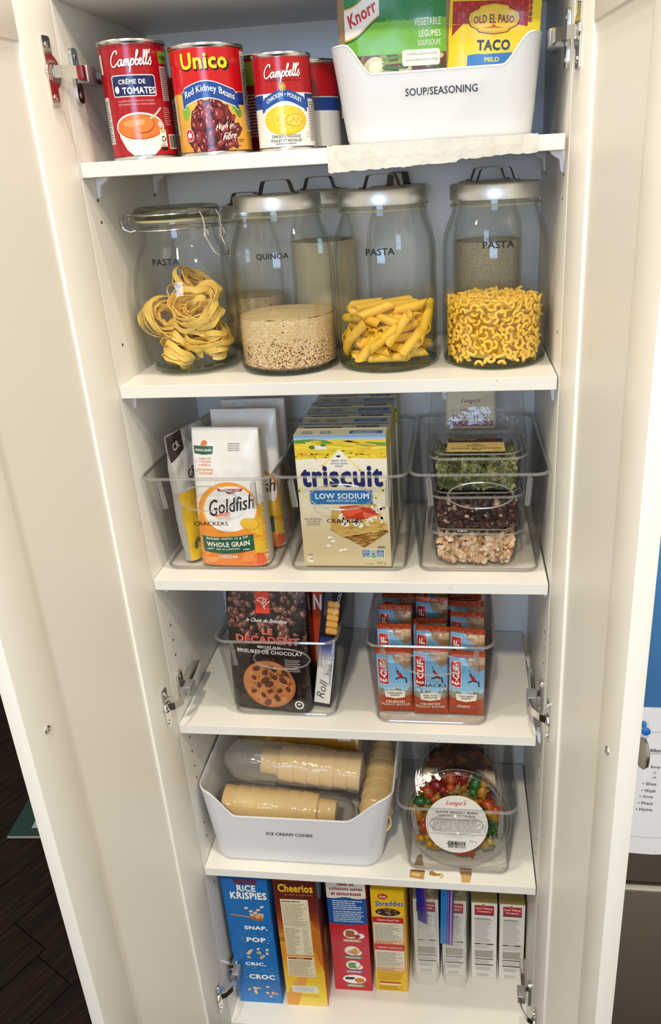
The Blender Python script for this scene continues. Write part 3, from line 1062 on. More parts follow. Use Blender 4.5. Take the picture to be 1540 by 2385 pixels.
can('soup_can', 'dark red tin with a green stripe, half hidden behind the kidney bean tin', 0.1985, 0.135, 0.0002, 0.0328, 0.1130, R(-25), art_green)
can('soup_can', 'red, white and blue tin directly behind the chicken noodle tin', 0.2640, 0.122, 0.0002, 0.0328, 0.1010, R(-75), art_blue)
can('soup_can', 'tin turned to show its nutrition table, rearmost beside the white bin', 0.2630, 0.190, 0.0002, 0.0328, 0.1010, R(-30), art_side)
can('soup_can', 'tin in deep shade behind the large cr\u00e8me de tomates tin', 0.0850, 0.165, 0.0002, 0.0328, 0.1010, R(20), art_side)
can('soup_can', 'plain rear tin in shade behind the kidney bean tin', 0.1450, 0.215, 0.0002, 0.0328, 0.1010, R(-30), art_green)


def white_bin(label, x0, x1, xb0, xb1, yf, yb, h, low, ux0, ux1, z, slot=True, word=None, wx=0, wz=0, ww=0.08, wh=0.006):
    """swooped-front storage tub; low = height of the dip, ux0..ux1 = flat run of the dip"""
    t = thing('storage_bin', label, 'bin', (0, 0, z + 0.0002))
    n = 10

    def ring(k, inset=0.0):
        w = (xb1 - xb0) + (x1 - x0 - xb1 + xb0) * k - 2 * inset
        cx = (xb0 + xb1) / 2 + ((x0 + x1) / 2 - (xb0 + xb1) / 2) * k
        y0 = yf + 0.012 * (1 - k) + inset
        y1 = yb - 0.006 * (1 - k) - inset
        base = rrect(w, y1 - y0, 0.030 - inset, n, cx, (y0 + y1) / 2)
        # add extra samples along the front edge so that the dip is smooth
        out = []
        for i, p in enumerate(base):
            out.append(p)
            q = base[(i + 1) % len(base)]
            L = math.hypot(q[0] - p[0], q[1] - p[1])
            if L > 0.05:
                for s in range(1, 40):
                    out.append((p[0] + (q[0] - p[0]) * s / 40, p[1] + (q[1] - p[1]) * s / 40))
        return out

    def top(p):
        x, y = p
        if y > yf + 0.06:
            return h
        sm = lambda e: e * e * (3 - 2 * e)
        if x < ux0:
            e = (x - (x0 + 0.018)) / (ux0 - x0 - 0.018)
        elif x > ux1:
            e = (x1 - 0.012 - x) / (x1 - 0.012 - ux1)
        else:
            e = 1
        e = max(0, min(1, e))
        return h - (h - low) * sm(e)

    outer_top = ring(1)
    inner_top = ring(1, 0.0022)
    rings = []
    nb = 14
    for i in range(nb + 1):
        k = i / nb
        ro = ring(k)
        rr = []
        for j, p in enumerate(ro):
            zt = top(outer_top[j])
            zz = zt * k
            kk = zz / h
            a0 = ring_cache(ring, kk, j)
            rr.append((a0[0], a0[1], zz))
        rings.append(rr)
    # rounded foot
    foot = [[(p[0] * 0.0 + q[0], q[1], 0.0) for p, q in zip(rings[0], [((x - (xb0 + xb1) / 2) * 0.965 + (xb0 + xb1) / 2, (y - (yf + yb) / 2) * 0.965 + (yf + yb) / 2) for x, y, _ in rings[0]])]]
    rings[0] = [(x, y, 0.004) for x, y, _ in rings[0]]
    lip = []
    for j, p in enumerate(outer_top):
        a0 = rings[-1][j]
        q = inner_top[j]
        lip.append((a0, q))
    inner = []
    lipr = [(a0[0] * 0.5 + (a0[0] + q[0] - outer_top[j][0]) * 0.5, a0[1] * 0.5 + (a0[1] + q[1] - outer_top[j][1]) * 0.5, a0[2] + 0.0008) for j, (a0, q) in enumerate(lip)]
    off = [(q[0] - outer_top[j][0], q[1] - outer_top[j][1]) for j, (a0, q) in enumerate(lip)]
    for rr in reversed(rings[1:]):
        inner.append([(p[0] + off[j][0], p[1] + off[j][1], p[2]) for j, p in enumerate(rr)])
    floor_ = [(p[0] + off[j][0] * 2, p[1] + off[j][1] * 2, 0.003) for j, p in enumerate(rings[0])]
    m = MB()
    m.loft(foot + rings + [lipr] + inner + [floor_], True, True)
    b = m.build('tub', WPLAST, t, ang=50)
    # rim bead following the edge
    MB().tube([(p[0], p[1], p[2]) for p in lipr], 0.0017, 6, closed=True).build('rim', WPLAST, t)
    if slot:
        for xs in (x0 + 0.0015, x1 - 0.0015):
            pts = [(xs, (yf + yb) / 2 + 0.045 * cos(a * pi / 16) ** 1, h - 0.030 + 0.010 * sin(a * pi / 16)) for a in range(32)]
            MB().tube(pts, 0.0016, 6, closed=True).build('side_handle', WPLAST, t)
    if word:
        fz = wz - z
        kf = fz / h
        yw = yf + 0.012 * (1 - kf)
        sl = 0.012 / h
        mp = lambda u, v, d: (u, yw - (v - fz) * sl - d - 0.0003, v)
        lab = MB().loft([[mp(wx + sx * (ww / 2 + 0.006), fz + sy * (wh / 2 + 0.003), dd) for sx, sy in ((-1, -1), (1, -1), (1, 1), (-1, 1))] for dd in (0.0, 0.00012)], True, True).build('label_tape', TAPEM, t)
        a = Art()
        a.text(word, wx, fz, ww, wh, '#17171c', 1, 0.012)
        a.build('lettering', lambda u, v, d: mp(u, v, d + 0.0002), lab)
    return t


_rc = {}


def ring_cache(ring, kk, j):
    key = (id(ring), round(kk, 4))
    if key not in _rc:
        _rc[key] = ring(kk)
    return _rc[key][j]


white_bin('white plastic bin lettered SOUP/SEASONING on the top shelf', 0.303, 0.536, 0.316, 0.528, 0.010, 0.272, 0.1005, 0.0705, 0.346, 0.494, Z1, False, 'SOUP/SEASONING', 0.4262, 0.0515, 0.0795, 0.0078)
_rc.clear()


def sachet(name, label, cat, w, h, th, x, y, z, tilt, rz, art, basecol, m=PRINTF, folds=0.0015, ry=0.0):
    """flat sealed packet; local front faces -y, u 0..w, v 0..h"""
    t = thing(name, label, cat, (x, y, z), (tilt, ry, rz))

    def off(u, v):
        a = max(0.0, min(u / w, 1 - u / w)) * 2
        b = max(0.0, min(v / h, 1 - v / h)) * 2
        base = th / 2 * min(1, a * 3) ** 0.5 * min(1, b * 4) ** 0.5
        return base + folds * noise.noise(Vector((u * 38, v * 30, len(label))))
    nu, nv = 20, 26
    fr_, bk_ = [], []
    for j in range(nv + 1):
        v = h * j / nv
        fr_.append([(w * i / nu, -off(w * i / nu, v) - 0.0003, v) for i in range(nu + 1)])
        bk_.append([(w * i / nu, off(w * i / nu, v) + 0.0003, v) for i in range(nu + 1)])
    mb = MB()
    mb.loft([f + b[::-1] for f, b in zip(fr_, bk_)], True, True)
    mb.build('packet_body', basecol, t)
    a = Art()
    art(a, w, h)
    a.clip(0.0002, 0.0002, w - 0.0002, h - 0.0002)
    a.build('printed_front', lambda u, v, d: (u, -off(u, v) - 0.0003 - d, v), t, m, maxlen=0.0045, base=0.0003, eps=0.00018)
    return t


def art_knorr(a, w, h):
    a.rect(0, 0, w, h, '#9a7a55', 0)
    a.rect(0.008, 0, w - 0.014, h, '#2f8a2c', 0.5)
    a.grad(0.008, 0.070, w - 0.014, 0.045, [(0, '#6db52b'), (1, '#79c02e')], 1, 4)
    a.rect(0.008, 0.113, w - 0.014, h - 0.113, '#14823a', 1)
    # red-lettered flag logo
    y = lambda x: 0.012 * sin((x - 0.012) / 0.05 * 2.2)
    def band(o0, o1, col, z):
        n = 16
        t = [(0.008 + 0.040 * i / n, 0.113 + o1 + 0.021 * i / n - 0.003 * sin(pi * i / n * 1.5)) for i in range(n + 1)]
        b = [(0.008 + 0.040 * i / n, 0.113 + o0 + 0.021 * i / n - 0.003 * sin(pi * i / n * 1.5)) for i in range(n + 1)]
        a.poly(t + b[::-1], col, z)
    band(-0.020, 0.016, '#1c6b34', 2)
    band(-0.0175, 0.0150, '#e8b93a', 2.5)
    band(-0.0160, 0.0135, '#f4f0e8', 3)
    a.text('Knorr', 0.0280, 0.1225, 0.037, 0.0135, '#c3182b', 4, 0.035, 0.3, 0.50)
    for i, (s, yy, hh, ww) in enumerate((('VEGETABLE', 0.1110, 0.0080, 0.030), ('L\u00c9GUMES', 0.1000, 0.0085, 0.0245), ('SOUP/SOUPE', 0.0900, 0.0060, 0.026))):
        a.text(s, w - 0.012 - ww / 2, yy, ww, hh, '#eef2e0', 3, 0.03 if i < 2 else 0.01)
    # vegetable picture
    rd = random.Random(5)
    a.rect(0.008, 0, w - 0.014, 0.080, '#5c3a22', 1.1)
    for k in range(60):
        a.ell(rd.uniform(0.012, w - 0.01), rd.uniform(0.03, 0.078), rd.uniform(0.003, 0.008), rd.uniform(0.002, 0.005), rd.choice(['#7a2a1c', '#4a6a24', '#8a9a4a', '#3a4a1c', '#9c6a34', '#c9c08a', '#541c16']), 1.3 + (k % 4) * 0.2, 12, rd.random() * 3)
    a.ell(0.040, 0.068, 0.013, 0.010, '#d6cf9c', 2.4, 24, 0.4)
    a.ell(0.042, 0.068, 0.008, 0.006, '#f0ecc8', 2.6, 20, 0.4)
    for k in range(4):
        a.stroke([(0.050, 0.075 - k * 0.004), (0.075, 0.078 - k * 0.006)], 0.003, ['#5f8a2c', '#7da23c', '#47701f', '#8fb34a'][k], 2.5)
    a.rr(0.073, 0.0670, 0.043, 0.0165, 0.003, '#eae6dc', 3)
    a.text('NO ARTIFICIAL COLOURS OR FLAVOURS', 0.0955, 0.0790, 0.034, 0.0022, '#7a8a7a', 4)
    a.text('SANS COLORANTS NI AR\u00d4MES ARTIFICIELS', 0.0955, 0.0732, 0.037, 0.0022, '#7a8a7a', 4)


    a.t = [tuple((p[0], p[1] - 0.0165) for p in t[:3]) + (t[3], t[4]) for t in a.t]
    a.rect(0, 0, w, h, '#9a7a55', 0)


def art_taco(a, w, h):
    Y = '#f0d41c'
    a.rect(0, 0, w, h, Y, 0)
    a.rect(0.004, h - 0.0265, w - 0.018, 0.0225, '#9c1c20', 1)
    for i in range(19):
        for j in range(4):
            a.rr(0.005 + i * 0.0046, h - 0.0095 - j * 0.0055, 0.0038, 0.0050, 0.0012, ['#b8252a', '#c73033', '#a51d22'][(i + j) % 3], 1.5)
    a.poly([(0.004, h - 0.0275), (0.004, h - 0.038), (0.016, h - 0.0265)], '#a81e22', 1)
    a.poly([(w - 0.014, h - 0.0265), (w - 0.014, h - 0.030), (w - 0.034, h - 0.0265)], '#a81e22', 1)
    cx, cy = 0.050, h - 0.0225
    sh = lambda s: [(cx + s * x, cy + s * y) for x, y in ((-0.027, 0.006), (-0.022, 0.0085), (-0.017, 0.0105), (-0.015, 0.0135), (0.0, 0.0155), (0.015, 0.0135), (0.017, 0.0105), (0.022, 0.0085), (0.027, 0.006), (0.0285, 0.0), (0.025, -0.0065), (0.018, -0.0095), (0.015, -0.0125), (0, -0.0145), (-0.015, -0.0125), (-0.018, -0.0095), (-0.025, -0.0065), (-0.0285, 0.0))]
    a.poly(sh(1.04), '#7a141a', 2)
    a.poly(sh(0.98), '#f1cf2a', 2.4)
    a.poly(sh(0.92), '#c98a24', 2.8)
    a.poly(sh(0.89), '#f0c93a', 3.2)
    a.text('OLD EL PASO', cx, cy + 0.0005, 0.045, 0.0085, '#7a1a1c', 4.2, 0.03, 0, 0, lambda x, y: (x, y * (1.1 - abs(x) * 12) - x * x * 2.5))
    a.poly([(cx - 0.012, cy - 0.0085), (cx - 0.003, cy - 0.0072), (cx, cy - 0.0048), (cx + 0.003, cy - 0.0072), (cx + 0.012, cy - 0.0085)], '#c4611f', 4.2)
    a.text('TACO', 0.051, h - 0.0480, 0.037, 0.0108, '#26231a', 3, 0.045)
    a.poly([(0.021, 0.0), (0.0225, h - 0.0580), (0.034, h - 0.0565), (0.040, h - 0.0570), (0.080, h - 0.0552), (0.084, h - 0.058), (0.083, 0.0)], '#1f74bd', 2)
    a.text('MILD', 0.050, h - 0.0625, 0.0165, 0.0048, '#f0e23c', 3, 0.04)


pk = mat('foil_packet_back', '#8a6f50', 0.4)
yl = mat('yellow_packet_back', '#e6c81c', 0.35)
dk = mat('dark_packet', '#3a1d17', 0.4)
SB = 0.009
sachet('soup_mix_packet', 'green vegetable soup mix packet with a vegetable picture, standing in the white bin', 'packet', 0.1290, 0.140, 0.008, 0.3080, 0.060, 0.032, R(-2), R(1.0), art_knorr, pk, ry=R(0.5))
sachet('seasoning_packet', 'yellow mild taco seasoning packet with red roof tiles', 'packet', 0.1015, 0.1165, 0.006, 0.4300, 0.060, SB + 0.022, R(-3), R(-1), art_taco, yl, ry=R(3.0))
for x, y, w, h, rz, cc, lb in ((0.312, 0.095, 0.10, 0.150, 2, '#7a5a44', 'brown packet just behind the green vegetable soup packet'), (0.40, 0.110, 0.10, 0.118, -3, '#4a1c1a', 'dark maroon packet between the green and yellow packets'),
                        (0.315, 0.130, 0.10, 0.145, 0, '#23242c', 'black packet at the back left of the soup bin'), (0.41, 0.150, 0.10, 0.112, 2, '#6b3020', 'reddish brown packet at the back of the soup bin')):
    sachet('seasoning_packet', lb, 'packet', w, h, 0.008, x, y, SB, R(-3), R(rz), (lambda c: lambda a, ww, hh: (a.rect(0, 0, ww, hh, c, 0), a.fine(0.01, hh * 0.5, ww - 0.02, hh * 0.4, 9, '#8a7a6a', 1, 0.4, 3)))(cc), dk)

# ================================================================== shelf 2: glass jars
def lid_jar(label, x, y, z, r=0.0672, s=1.0, rz=0.0, word=None, wx=0.0, wz=0.0, ww=0.036, wh=0.0078, hd=True):
    t = thing('glass_jar', label, 'jar', (x, y, z + 0.0002), (0, 0, rz))
    H = 0.2085 * s
    rn = r * 0.80
    out = [(r * 0.55, 0.0022), (r * 0.90, 0.0005), (r * 0.965, 0.003), (r, 0.010), (r, H - 0.070 * s), (r * 0.985, H - 0.052 * s), (r * 0.94, H - 0.040 * s), (r * 0.87, H - 0.028 * s), (rn * 1.02, H - 0.020 * s), (rn, H - 0.014 * s), (rn, H)]
    th = 0.0028
    inn = [(rn - th, H), (rn - th, H - 0.014 * s), (r * 0.87 - th, H - 0.030 * s), (r * 0.94 - th, H - 0.042 * s), (r * 0.985 - th, H - 0.054 * s), (r - th, H - 0.072 * s), (r - th, 0.012), (r * 0.93, 0.0065), (r * 0.5, 0.006)]
    MB().lathe(out + inn, 72, cap0=True, cap1=True).build('jar_body', GLASS, t)
    MB().lathe([(r * 0.5, 0.0008), (r * 0.925, 0.0003), (r * 0.985, 0.0045), (r * 0.99, 0.0062), (r * 0.90, 0.0064), (r * 0.5, 0.0060)], 72, cap0=True, cap1=True).build('jar_base', GLASSB, t)
    MB().lathe([(rn + 0.0002, H - 0.012 * s), (rn + 0.0024, H - 0.0115 * s), (rn + 0.0026, H - 0.0085 * s), (rn + 0.0002, H - 0.008 * s)], 60).build('seal_ring', RUBBER, t)
    rl = r * 0.838
    z0 = H - 0.0035 * s
    MB().lathe([(rl - 0.0012, z0), (rl, z0), (rl + 0.0003, z0 + 0.002), (rl, z0 + 0.0165 * s), (rl - 0.001, z0 + 0.018 * s), (rl - 0.003, z0 + 0.0188 * s), (rl * 0.9, z0 + 0.0185 * s), (rl * 0.3, z0 + 0.0182 * s), (0.001, z0 + 0.0182 * s)], 72, cap1=True).build('lid', ALU, t)
    if hd:
        zt = z0 + 0.0186 * s
        ha = MB()
        pts = [(-0.032, 0.0004), (-0.0255, 0.0006), (-0.0235, 0.003), (-0.0195, 0.0145), (-0.0175, 0.0165), (-0.010, 0.0172), (0.010, 0.0172), (0.0175, 0.0165), (0.0195, 0.0145), (0.0235, 0.003), (0.0255, 0.0006), (0.032, 0.0004)]
        rings = []
        for i, (u, v) in enumerate(pts):
            rings.append([(u, -0.0055, zt + v), (u, 0.0055, zt + v), (u * 0.985, 0.0055, zt + v - (0.0 if i in (0, 11) else 0.0011)), (u * 0.985, -0.0055, zt + v - (0.0 if i in (0, 11) else 0.0011))])
        ha.loft(rings, True, True)
        ho = ha.build('lid_handle', mat('handle_steel', (0.22, 0.22, 0.23), 0.42, 1.0) if 'handle_steel' not in bpy.data.materials else bpy.data.materials['handle_steel'], t, smooth=False)
        ho.rotation_euler = (0, 0, R(-16))
        for u in (-0.029, 0.029):
            MB().ell((u, 0, zt + 0.0012), (0.0022, 0.0022, 0.0012), 10, 6).build('rivet', NICKEL, ho)
    if word:
        jar_label(t, word, r, x, y, z, rz, wx, wz, ww, wh)
    return t


def jar_label(t, word, r, x, y, z, rz, wx, wz, ww, wh, prof=None):
    # wx: world x of the word on the glass front; convert to arc position
    uc = r * math.asin(max(-0.95, min(0.95, (wx - x) / r)))
    v0 = wz - z
    C = cyl(r)
    lb = MB()
    n = 12
    uw = ww / max(0.3, cos(uc / r))
    rings = []
    for i in range(n + 1):
        u = uc + 0.004 + (uw + 0.018) * (i / n - 0.5)
        rings.append([C(u, v0 - wh * 1.1, 0.0003), C(u, v0 + wh * 1.1, 0.0003), C(u, v0 + wh * 1.1, 0.0004), C(u, v0 - wh * 1.1, 0.0004)])
    lb.loft(rings, True, True)
    l = lb.build('label_tape', TAPEM, t)
    a = Art()
    a.text(word, uc, v0, uw, wh, '#0c0c10', 1, 0.028)
    a.build('lettering', lambda u, v, d: C(u, v, d + 0.0005), l, maxlen=0.004)


J2 = (0.2125, 0.0950)
J3 = (0.3480, 0.0980)
J4 = (0.4900, 0.1010)
lid_jar('lidded glass jar lettered QUINOA, half full of quinoa', J2[0], J2[1], Z2, word='QUINOA', wx=0.2150, wz=-0.1195, ww=0.041, wh=0.0083)
lid_jar('lidded glass jar lettered PASTA holding penne tubes', J3[0], J3[1], Z2, word='PASTA', wx=0.3490, wz=-0.1195, ww=0.0355, wh=0.0083)
lid_jar('rightmost lidded glass jar lettered PASTA, holding small elbow macaroni', J4[0], J4[1], Z2, word='PASTA', wx=0.4915, wz=-0.1175, ww=0.0375, wh=0.0083)
lid_jar('narrow lidded jar in the back row behind the quinoa jar', 0.2460, 0.2290, Z2, 0.049, 1.0)
lid_jar('narrow lidded jar in the back row behind the penne jar', 0.3600, 0.2290, Z2, 0.049, 1.0, R(80))
lid_jar('narrow lidded jar in the back row behind the elbow macaroni jar', 0.4850, 0.2290, Z2, 0.049, 1.0)
lid_jar('narrow lidded jar in the back row behind the clip-top pasta jar', 0.1350, 0.2310, Z2, 0.046, 0.93)


def grain_mat(name, cols, scale, lowdark=False, h=0.07):
    m = mat(name, '#ffffff', 0.7)
    nt = m.node_tree
    N = nt.nodes.new
    b = nt.nodes['Principled BSDF']
    tc = N('ShaderNodeTexCoord')
    v = N('ShaderNodeTexVoronoi')
    v.inputs['Scale'].default_value = scale
    nt.links.new(tc.outputs['Object'], v.inputs['Vector'])
    sp = N('ShaderNodeSeparateColor')
    nt.links.new(v.outputs['Color'], sp.inputs[0])
    cr = N('ShaderNodeValToRGB')
    cr.color_ramp.interpolation = 'CONSTANT'
    e = cr.color_ramp.elements
    for i, (p, c) in enumerate(cols):
        if i < 2:
            e[i].position = p
            e[i].color = hx(c)
        else:
            q = e.new(p)
            q.color = hx(c)
    src = sp.outputs[0]
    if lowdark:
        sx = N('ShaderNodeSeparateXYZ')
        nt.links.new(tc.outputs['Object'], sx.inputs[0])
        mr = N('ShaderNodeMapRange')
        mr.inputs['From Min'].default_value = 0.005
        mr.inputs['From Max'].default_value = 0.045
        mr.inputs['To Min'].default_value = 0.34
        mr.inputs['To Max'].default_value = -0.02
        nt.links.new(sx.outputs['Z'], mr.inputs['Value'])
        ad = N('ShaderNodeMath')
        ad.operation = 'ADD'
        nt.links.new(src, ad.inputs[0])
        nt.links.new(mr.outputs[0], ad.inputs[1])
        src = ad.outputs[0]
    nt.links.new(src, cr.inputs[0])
    nt.links.new(cr.outputs[0], b.inputs['Base Color'])
    bp = N('ShaderNodeBump')
    bp.invert = True
    bp.inputs['Strength'].default_value = 0.9
    bp.inputs['Distance'].default_value = 0.0012
    nt.links.new(v.outputs['Distance'], bp.inputs['Height'])
    nt.links.new(bp.outputs['Normal'], b.inputs['Normal'])
    return m


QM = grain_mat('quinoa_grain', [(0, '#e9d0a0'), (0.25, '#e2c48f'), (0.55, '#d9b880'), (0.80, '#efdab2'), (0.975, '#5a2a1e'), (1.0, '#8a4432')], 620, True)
QM2 = grain_mat('fine_grain', [(0, '#d9c8a2'), (0.3, '#cdbb94'), (0.6, '#c6b088'), (0.85, '#b09c78')], 700)


def fill(name, label, cat, x, y, z, r, h, m, slope=0.0):
    t = MB()
    prof = [(r * 0.9, 0.0), (r, 0.004), (r, h * 0.5), (r, h - 0.003)]
    t.lathe(prof, 64, cap0=True)
    top = []
    for k in (0.985, 0.95, 0.85, 0.6, 0.3, 0.05):
        top.append([(r * k * cos(2 * pi * j / 64), r * k * sin(2 * pi * j / 64), h - 0.003 + 0.003 * (1 - k) + slope * r * k * sin(2 * pi * j / 64) + 0.0015 * noise.noise(Vector((40 * k * cos(j / 10), 40 * k * sin(j / 10), 2)))) for j in range(64)])
    t.loft(top, False, True)
    o = t.build(name, m, None, loc=(x, y, z + 0.0068))
    return tag(o, label, cat, kind='stuff')


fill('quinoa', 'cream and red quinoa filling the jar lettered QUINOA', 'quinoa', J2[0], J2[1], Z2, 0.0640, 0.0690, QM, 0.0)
fill('quinoa', 'quinoa in the narrow back-row jar seen between the two left jars', 'quinoa', 0.1350, 0.2310, Z2, 0.0428, 0.075, QM)
fill('flour', 'pale beige flour filling the back-row jar behind the quinoa jar', 'flour', 0.2460, 0.2290, Z2, 0.0456, 0.150, mat('flour', '#d6c7a4', 0.85))
fill('breadcrumbs', 'beige crumbs filling the back-row jar behind the macaroni jar', 'breadcrumbs', 0.4850, 0.2290, Z2, 0.0456, 0.140, QM2)


# --- penne tubes
def penne_mesh(L):
    m = MB()
    seg = 18
    r = 0.0060
    rings = []
    for rr_, order in ((r, 1), (r * 0.80, -1)):
        us = [-1, -0.33, 0.33, 1]
        for q in us[::order]:
            ring = []
            for k in range(seg):
                a = 2 * pi * k / seg
                rd_ = rr_ * (1 + (0.035 if k % 2 and rr_ == r else 0))
                yy, zz = rd_ * cos(a), rd_ * sin(a)
                xx = q * L / 2 + (zz * 0.9 if abs(q) == 1 else 0)
                ring.append((xx, yy, zz))
            rings.append(ring)
    rings.append(rings[0])
    return m.loft(rings).mesh('penne', PENNE, ang=60)


PEN = [penne_mesh(L) for L in (0.043, 0.048)]
rp = random.Random(21)
zl = Z2 + 0.0072
layer = 0
Rr = 0.0600
plc = 0
for layer in range(6):
    ang0 = (0.15, 2.75, 0.45, 0.95, 2.5, 0.35)[layer]
    zc = zl + 0.0066 + layer * 0.0122
    for row in range(9):
        off = (row - 4) * 0.0134 + rp.uniform(-0.0008, 0.0008)
        if abs(off) > Rr - 0.006:
            continue
        half = math.sqrt(max(0, (Rr - 0.001) ** 2 - (abs(off) + 0.005) ** 2))
        n_ = 2 if half > 0.043 else (1 if half > 0.022 else 0)
        if layer == 5 and row % 2:
            continue
        for q in range(n_):
            s_ = 0 if n_ == 1 else (-1 if q == 0 else 1) * 0.0235
            if n_ == 2:
                s_ *= 1.05
            c = (J3[0] + s_ * cos(ang0) - off * sin(ang0), J3[1] + s_ * sin(ang0) + off * cos(ang0), zc + rp.uniform(0, 0.003) + (0.004 if row == 0 else 0))
            o = inst(PEN[0 if n_ == 2 else rp.randint(0, 1)], 'penne', None, c, (rp.uniform(0, 6), rp.uniform(-0.28, 0.10) * (1 if layer else 0.2), ang0 + rp.uniform(-0.12, 0.12)))
            tag(o, 'yellow penne pasta tube inside the jar of penne', 'pasta', 'penne in the third jar')
            plc += 1
for k in range(9):
    a = -pi / 2 + (k - 4) * 0.36
    o = inst(PEN[0], 'penne', None, (J3[0] + 0.0555 * cos(a), J3[1] + 0.0555 * sin(a), zl + 0.019 + 0.010 * (k % 3) + 0.002 * k), (rp.uniform(0, 6), R(-38 - 12 * (k % 2)), a + pi / 2))
    tag(o, 'yellow penne pasta tube inside the jar of penne', 'pasta', 'penne in the third jar')


# --- elbow macaroni
def elbow_mesh(span):
    m = MB()
    seg = 8
    rings = []
    Rm, rm = 0.0046, 0.00215
    n = 7
    for rr_, order in ((rm, 1), (rm * 0.5, -1)):
        for i in range(n + 1)[::order] if order == 1 else (n, 0):
            a = R(-span / 2 + span * i / n)
            ring = []
            for k in range(seg):
                b = 2 * pi * k / seg
                q = Rm + rr_ * cos(b)
                ring.append((q * cos(a) - Rm, q * sin(a), rr_ * sin(b)))
            rings.append(ring)
    rings.append(rings[0])
    return m.loft(rings)


EL = [elbow_mesh(s).mesh('elbow_macaroni', MACA, ang=60) for s in (150, 185)]
rm_ = random.Random(5)
pts_ = []
zb = Z2 + 0.010


def ok(p, dm):
    for q in pts_:
        if abs(q[0] - p[0]) < dm and abs(q[1] - p[1]) < dm and abs(q[2] - p[2]) < dm and (q[0] - p[0]) ** 2 + (q[1] - p[1]) ** 2 + (q[2] - p[2]) ** 2 < dm * dm:
            return False
    return True


tries = 0
while len(pts_) < 232 and tries < 12000:
    tries += 1
    a = -pi / 2 - 0.2 + rm_.uniform(-1.45, 1.45)
    rr_ = rm_.choice((0.0592, 0.0592, 0.0560))
    p = (J4[0] + rr_ * cos(a), J4[1] + rr_ * sin(a), rm_.uniform(zb, Z2 + 0.083), a)
    if ok(p, 0.0078 if rr_ > 0.058 else 0.0085):
        pts_.append(p)
nsh = len(pts_)
tries = 0
while len(pts_) < 296 and tries < 8000:
    tries += 1
    a = rm_.uniform(0, 2 * pi)
    rr_ = 0.055 * math.sqrt(rm_.random())
    p = (J4[0] + rr_ * cos(a), J4[1] + rr_ * sin(a), Z2 + 0.080 + rm_.uniform(0, 0.005), a)
    if ok(p, 0.0080):
        pts_.append(p)
for i, p in enumerate(pts_):
    if i < nsh:
        e = Matrix.Rotation(p[3] - pi / 2, 4, 'Z') @ Matrix.Rotation(pi / 2 + rm_.uniform(-0.3, 0.3), 4, 'X') @ Matrix.Rotation(rm_.uniform(0, 6.28), 4, 'Z')
    else:
        e = Matrix.Rotation(rm_.uniform(-0.6, 0.6), 4, 'X') @ Matrix.Rotation(rm_.uniform(-0.6, 0.6), 4, 'Y') @ Matrix.Rotation(rm_.uniform(0, 6.28), 4, 'Z')
    o = inst(EL[i % 2], 'elbow_macaroni', None, p[:3], e.to_euler())
    tag(o, 'small yellow elbow macaroni piece inside the rightmost front jar', 'pasta', 'elbow macaroni in the rightmost jar')
core = MB()
for k in range(900):
    a = rm_.uniform(0, 2 * pi)
    rr_ = rm_.uniform(0.045, 0.0535) if k % 3 else 0.05 * math.sqrt(rm_.random())
    zz = rm_.uniform(0.004, 0.074) if k % 3 else rm_.uniform(0.068, 0.076)
    if k % 3 and k % 2:
        rr_ = 0.0585
        a = rm_.uniform(0.2, pi - 0.2)
    e = Matrix.Rotation(rm_.uniform(0, 6.28), 4, 'X') @ Matrix.Rotation(rm_.uniform(0, 6.28), 4, 'Z')
    q = elbow_mesh(160)
    c = Vector((rr_ * cos(a), rr_ * sin(a), zz))
    core.add([e @ Vector(v) + c for v in q.v], q.f)
core.lathe([(0.03, 0.002), (0.046, 0.004), (0.047, 0.060), (0.043, 0.070), (0.02, 0.072)], 32, cap0=True, cap1=True)
tag(core.build('macaroni_heap', MACA, None, loc=(J4[0], J4[1], Z2 + 0.0072)), 'inner heap of small elbow macaroni filling the rightmost front jar', 'pasta', kind='stuff')


# --- clip-top jar
J1 = (0.0745, 0.1030)
cj = thing('clip_top_jar', 'clip-top glass jar lettered PASTA, leftmost on its shelf', 'jar', (J1[0], J1[1], Z2 + 0.0002))
cj.scale = (1.035, 1.035, 1.05)
H = 0.196
out = [(0.030, 0.002), (0.048, 0.0005), (0.0545, 0.003), (0.0595, 0.012), (0.0635, 0.030), (0.0665, 0.060), (0.0680, 0.090), (0.0675, 0.112), (0.0640, 0.130), (0.0575, 0.146), (0.0515, 0.158), (0.0485, 0.166), (0.0480, 0.178), (0.0500, 0.180), (0.0500, 0.188)]
inn = [(r - 0.003, z) for r, z in reversed(out[4:])] + [(0.0565, 0.016), (0.045, 0.0095), (0.02, 0.009)]
MB().lathe(out + inn, 72, cap0=True, cap1=True).build('jar_body', GLASS, cj)
MB().lathe([(0.02, 0.0012), (0.047, 0.0006), (0.053, 0.0035), (0.055, 0.0085), (0.045, 0.0092), (0.02, 0.0088)], 72, cap0=True, cap1=True).build('jar_base', GLASSB, cj)
MB().lathe([(0.0495, 0.1885), (0.0535, 0.1885), (0.0535, 0.1912), (0.0495, 0.1912)], 60).build('rubber_seal', mat('rubber_gasket', '#b9b184', 0.5), cj)
MB().lathe([(0.001, 0.1960), (0.036, 0.1955), (0.044, 0.1918), (0.0530, 0.1915), (0.0545, 0.195), (0.0545, 0.2005), (0.0520, 0.2045), (0.047, 0.2060), (0.040, 0.2035), (0.001, 0.2030)], 72).build('glass_lid', clear('lid_glass', (0.88, 0.88, 0.80), (0.34, 0.34, 0.26), 1.5, 0.02, epow=2.5), cj)
wi = MB()
rg = 0.0530
wi.tube([(rg * cos(a * pi / 24), rg * sin(a * pi / 24), 0.1795) for a in range(48)], 0.0011, 8, closed=True)
wi.build('neck_wire', WIRE, cj)
wi = MB()
rg = 0.0562
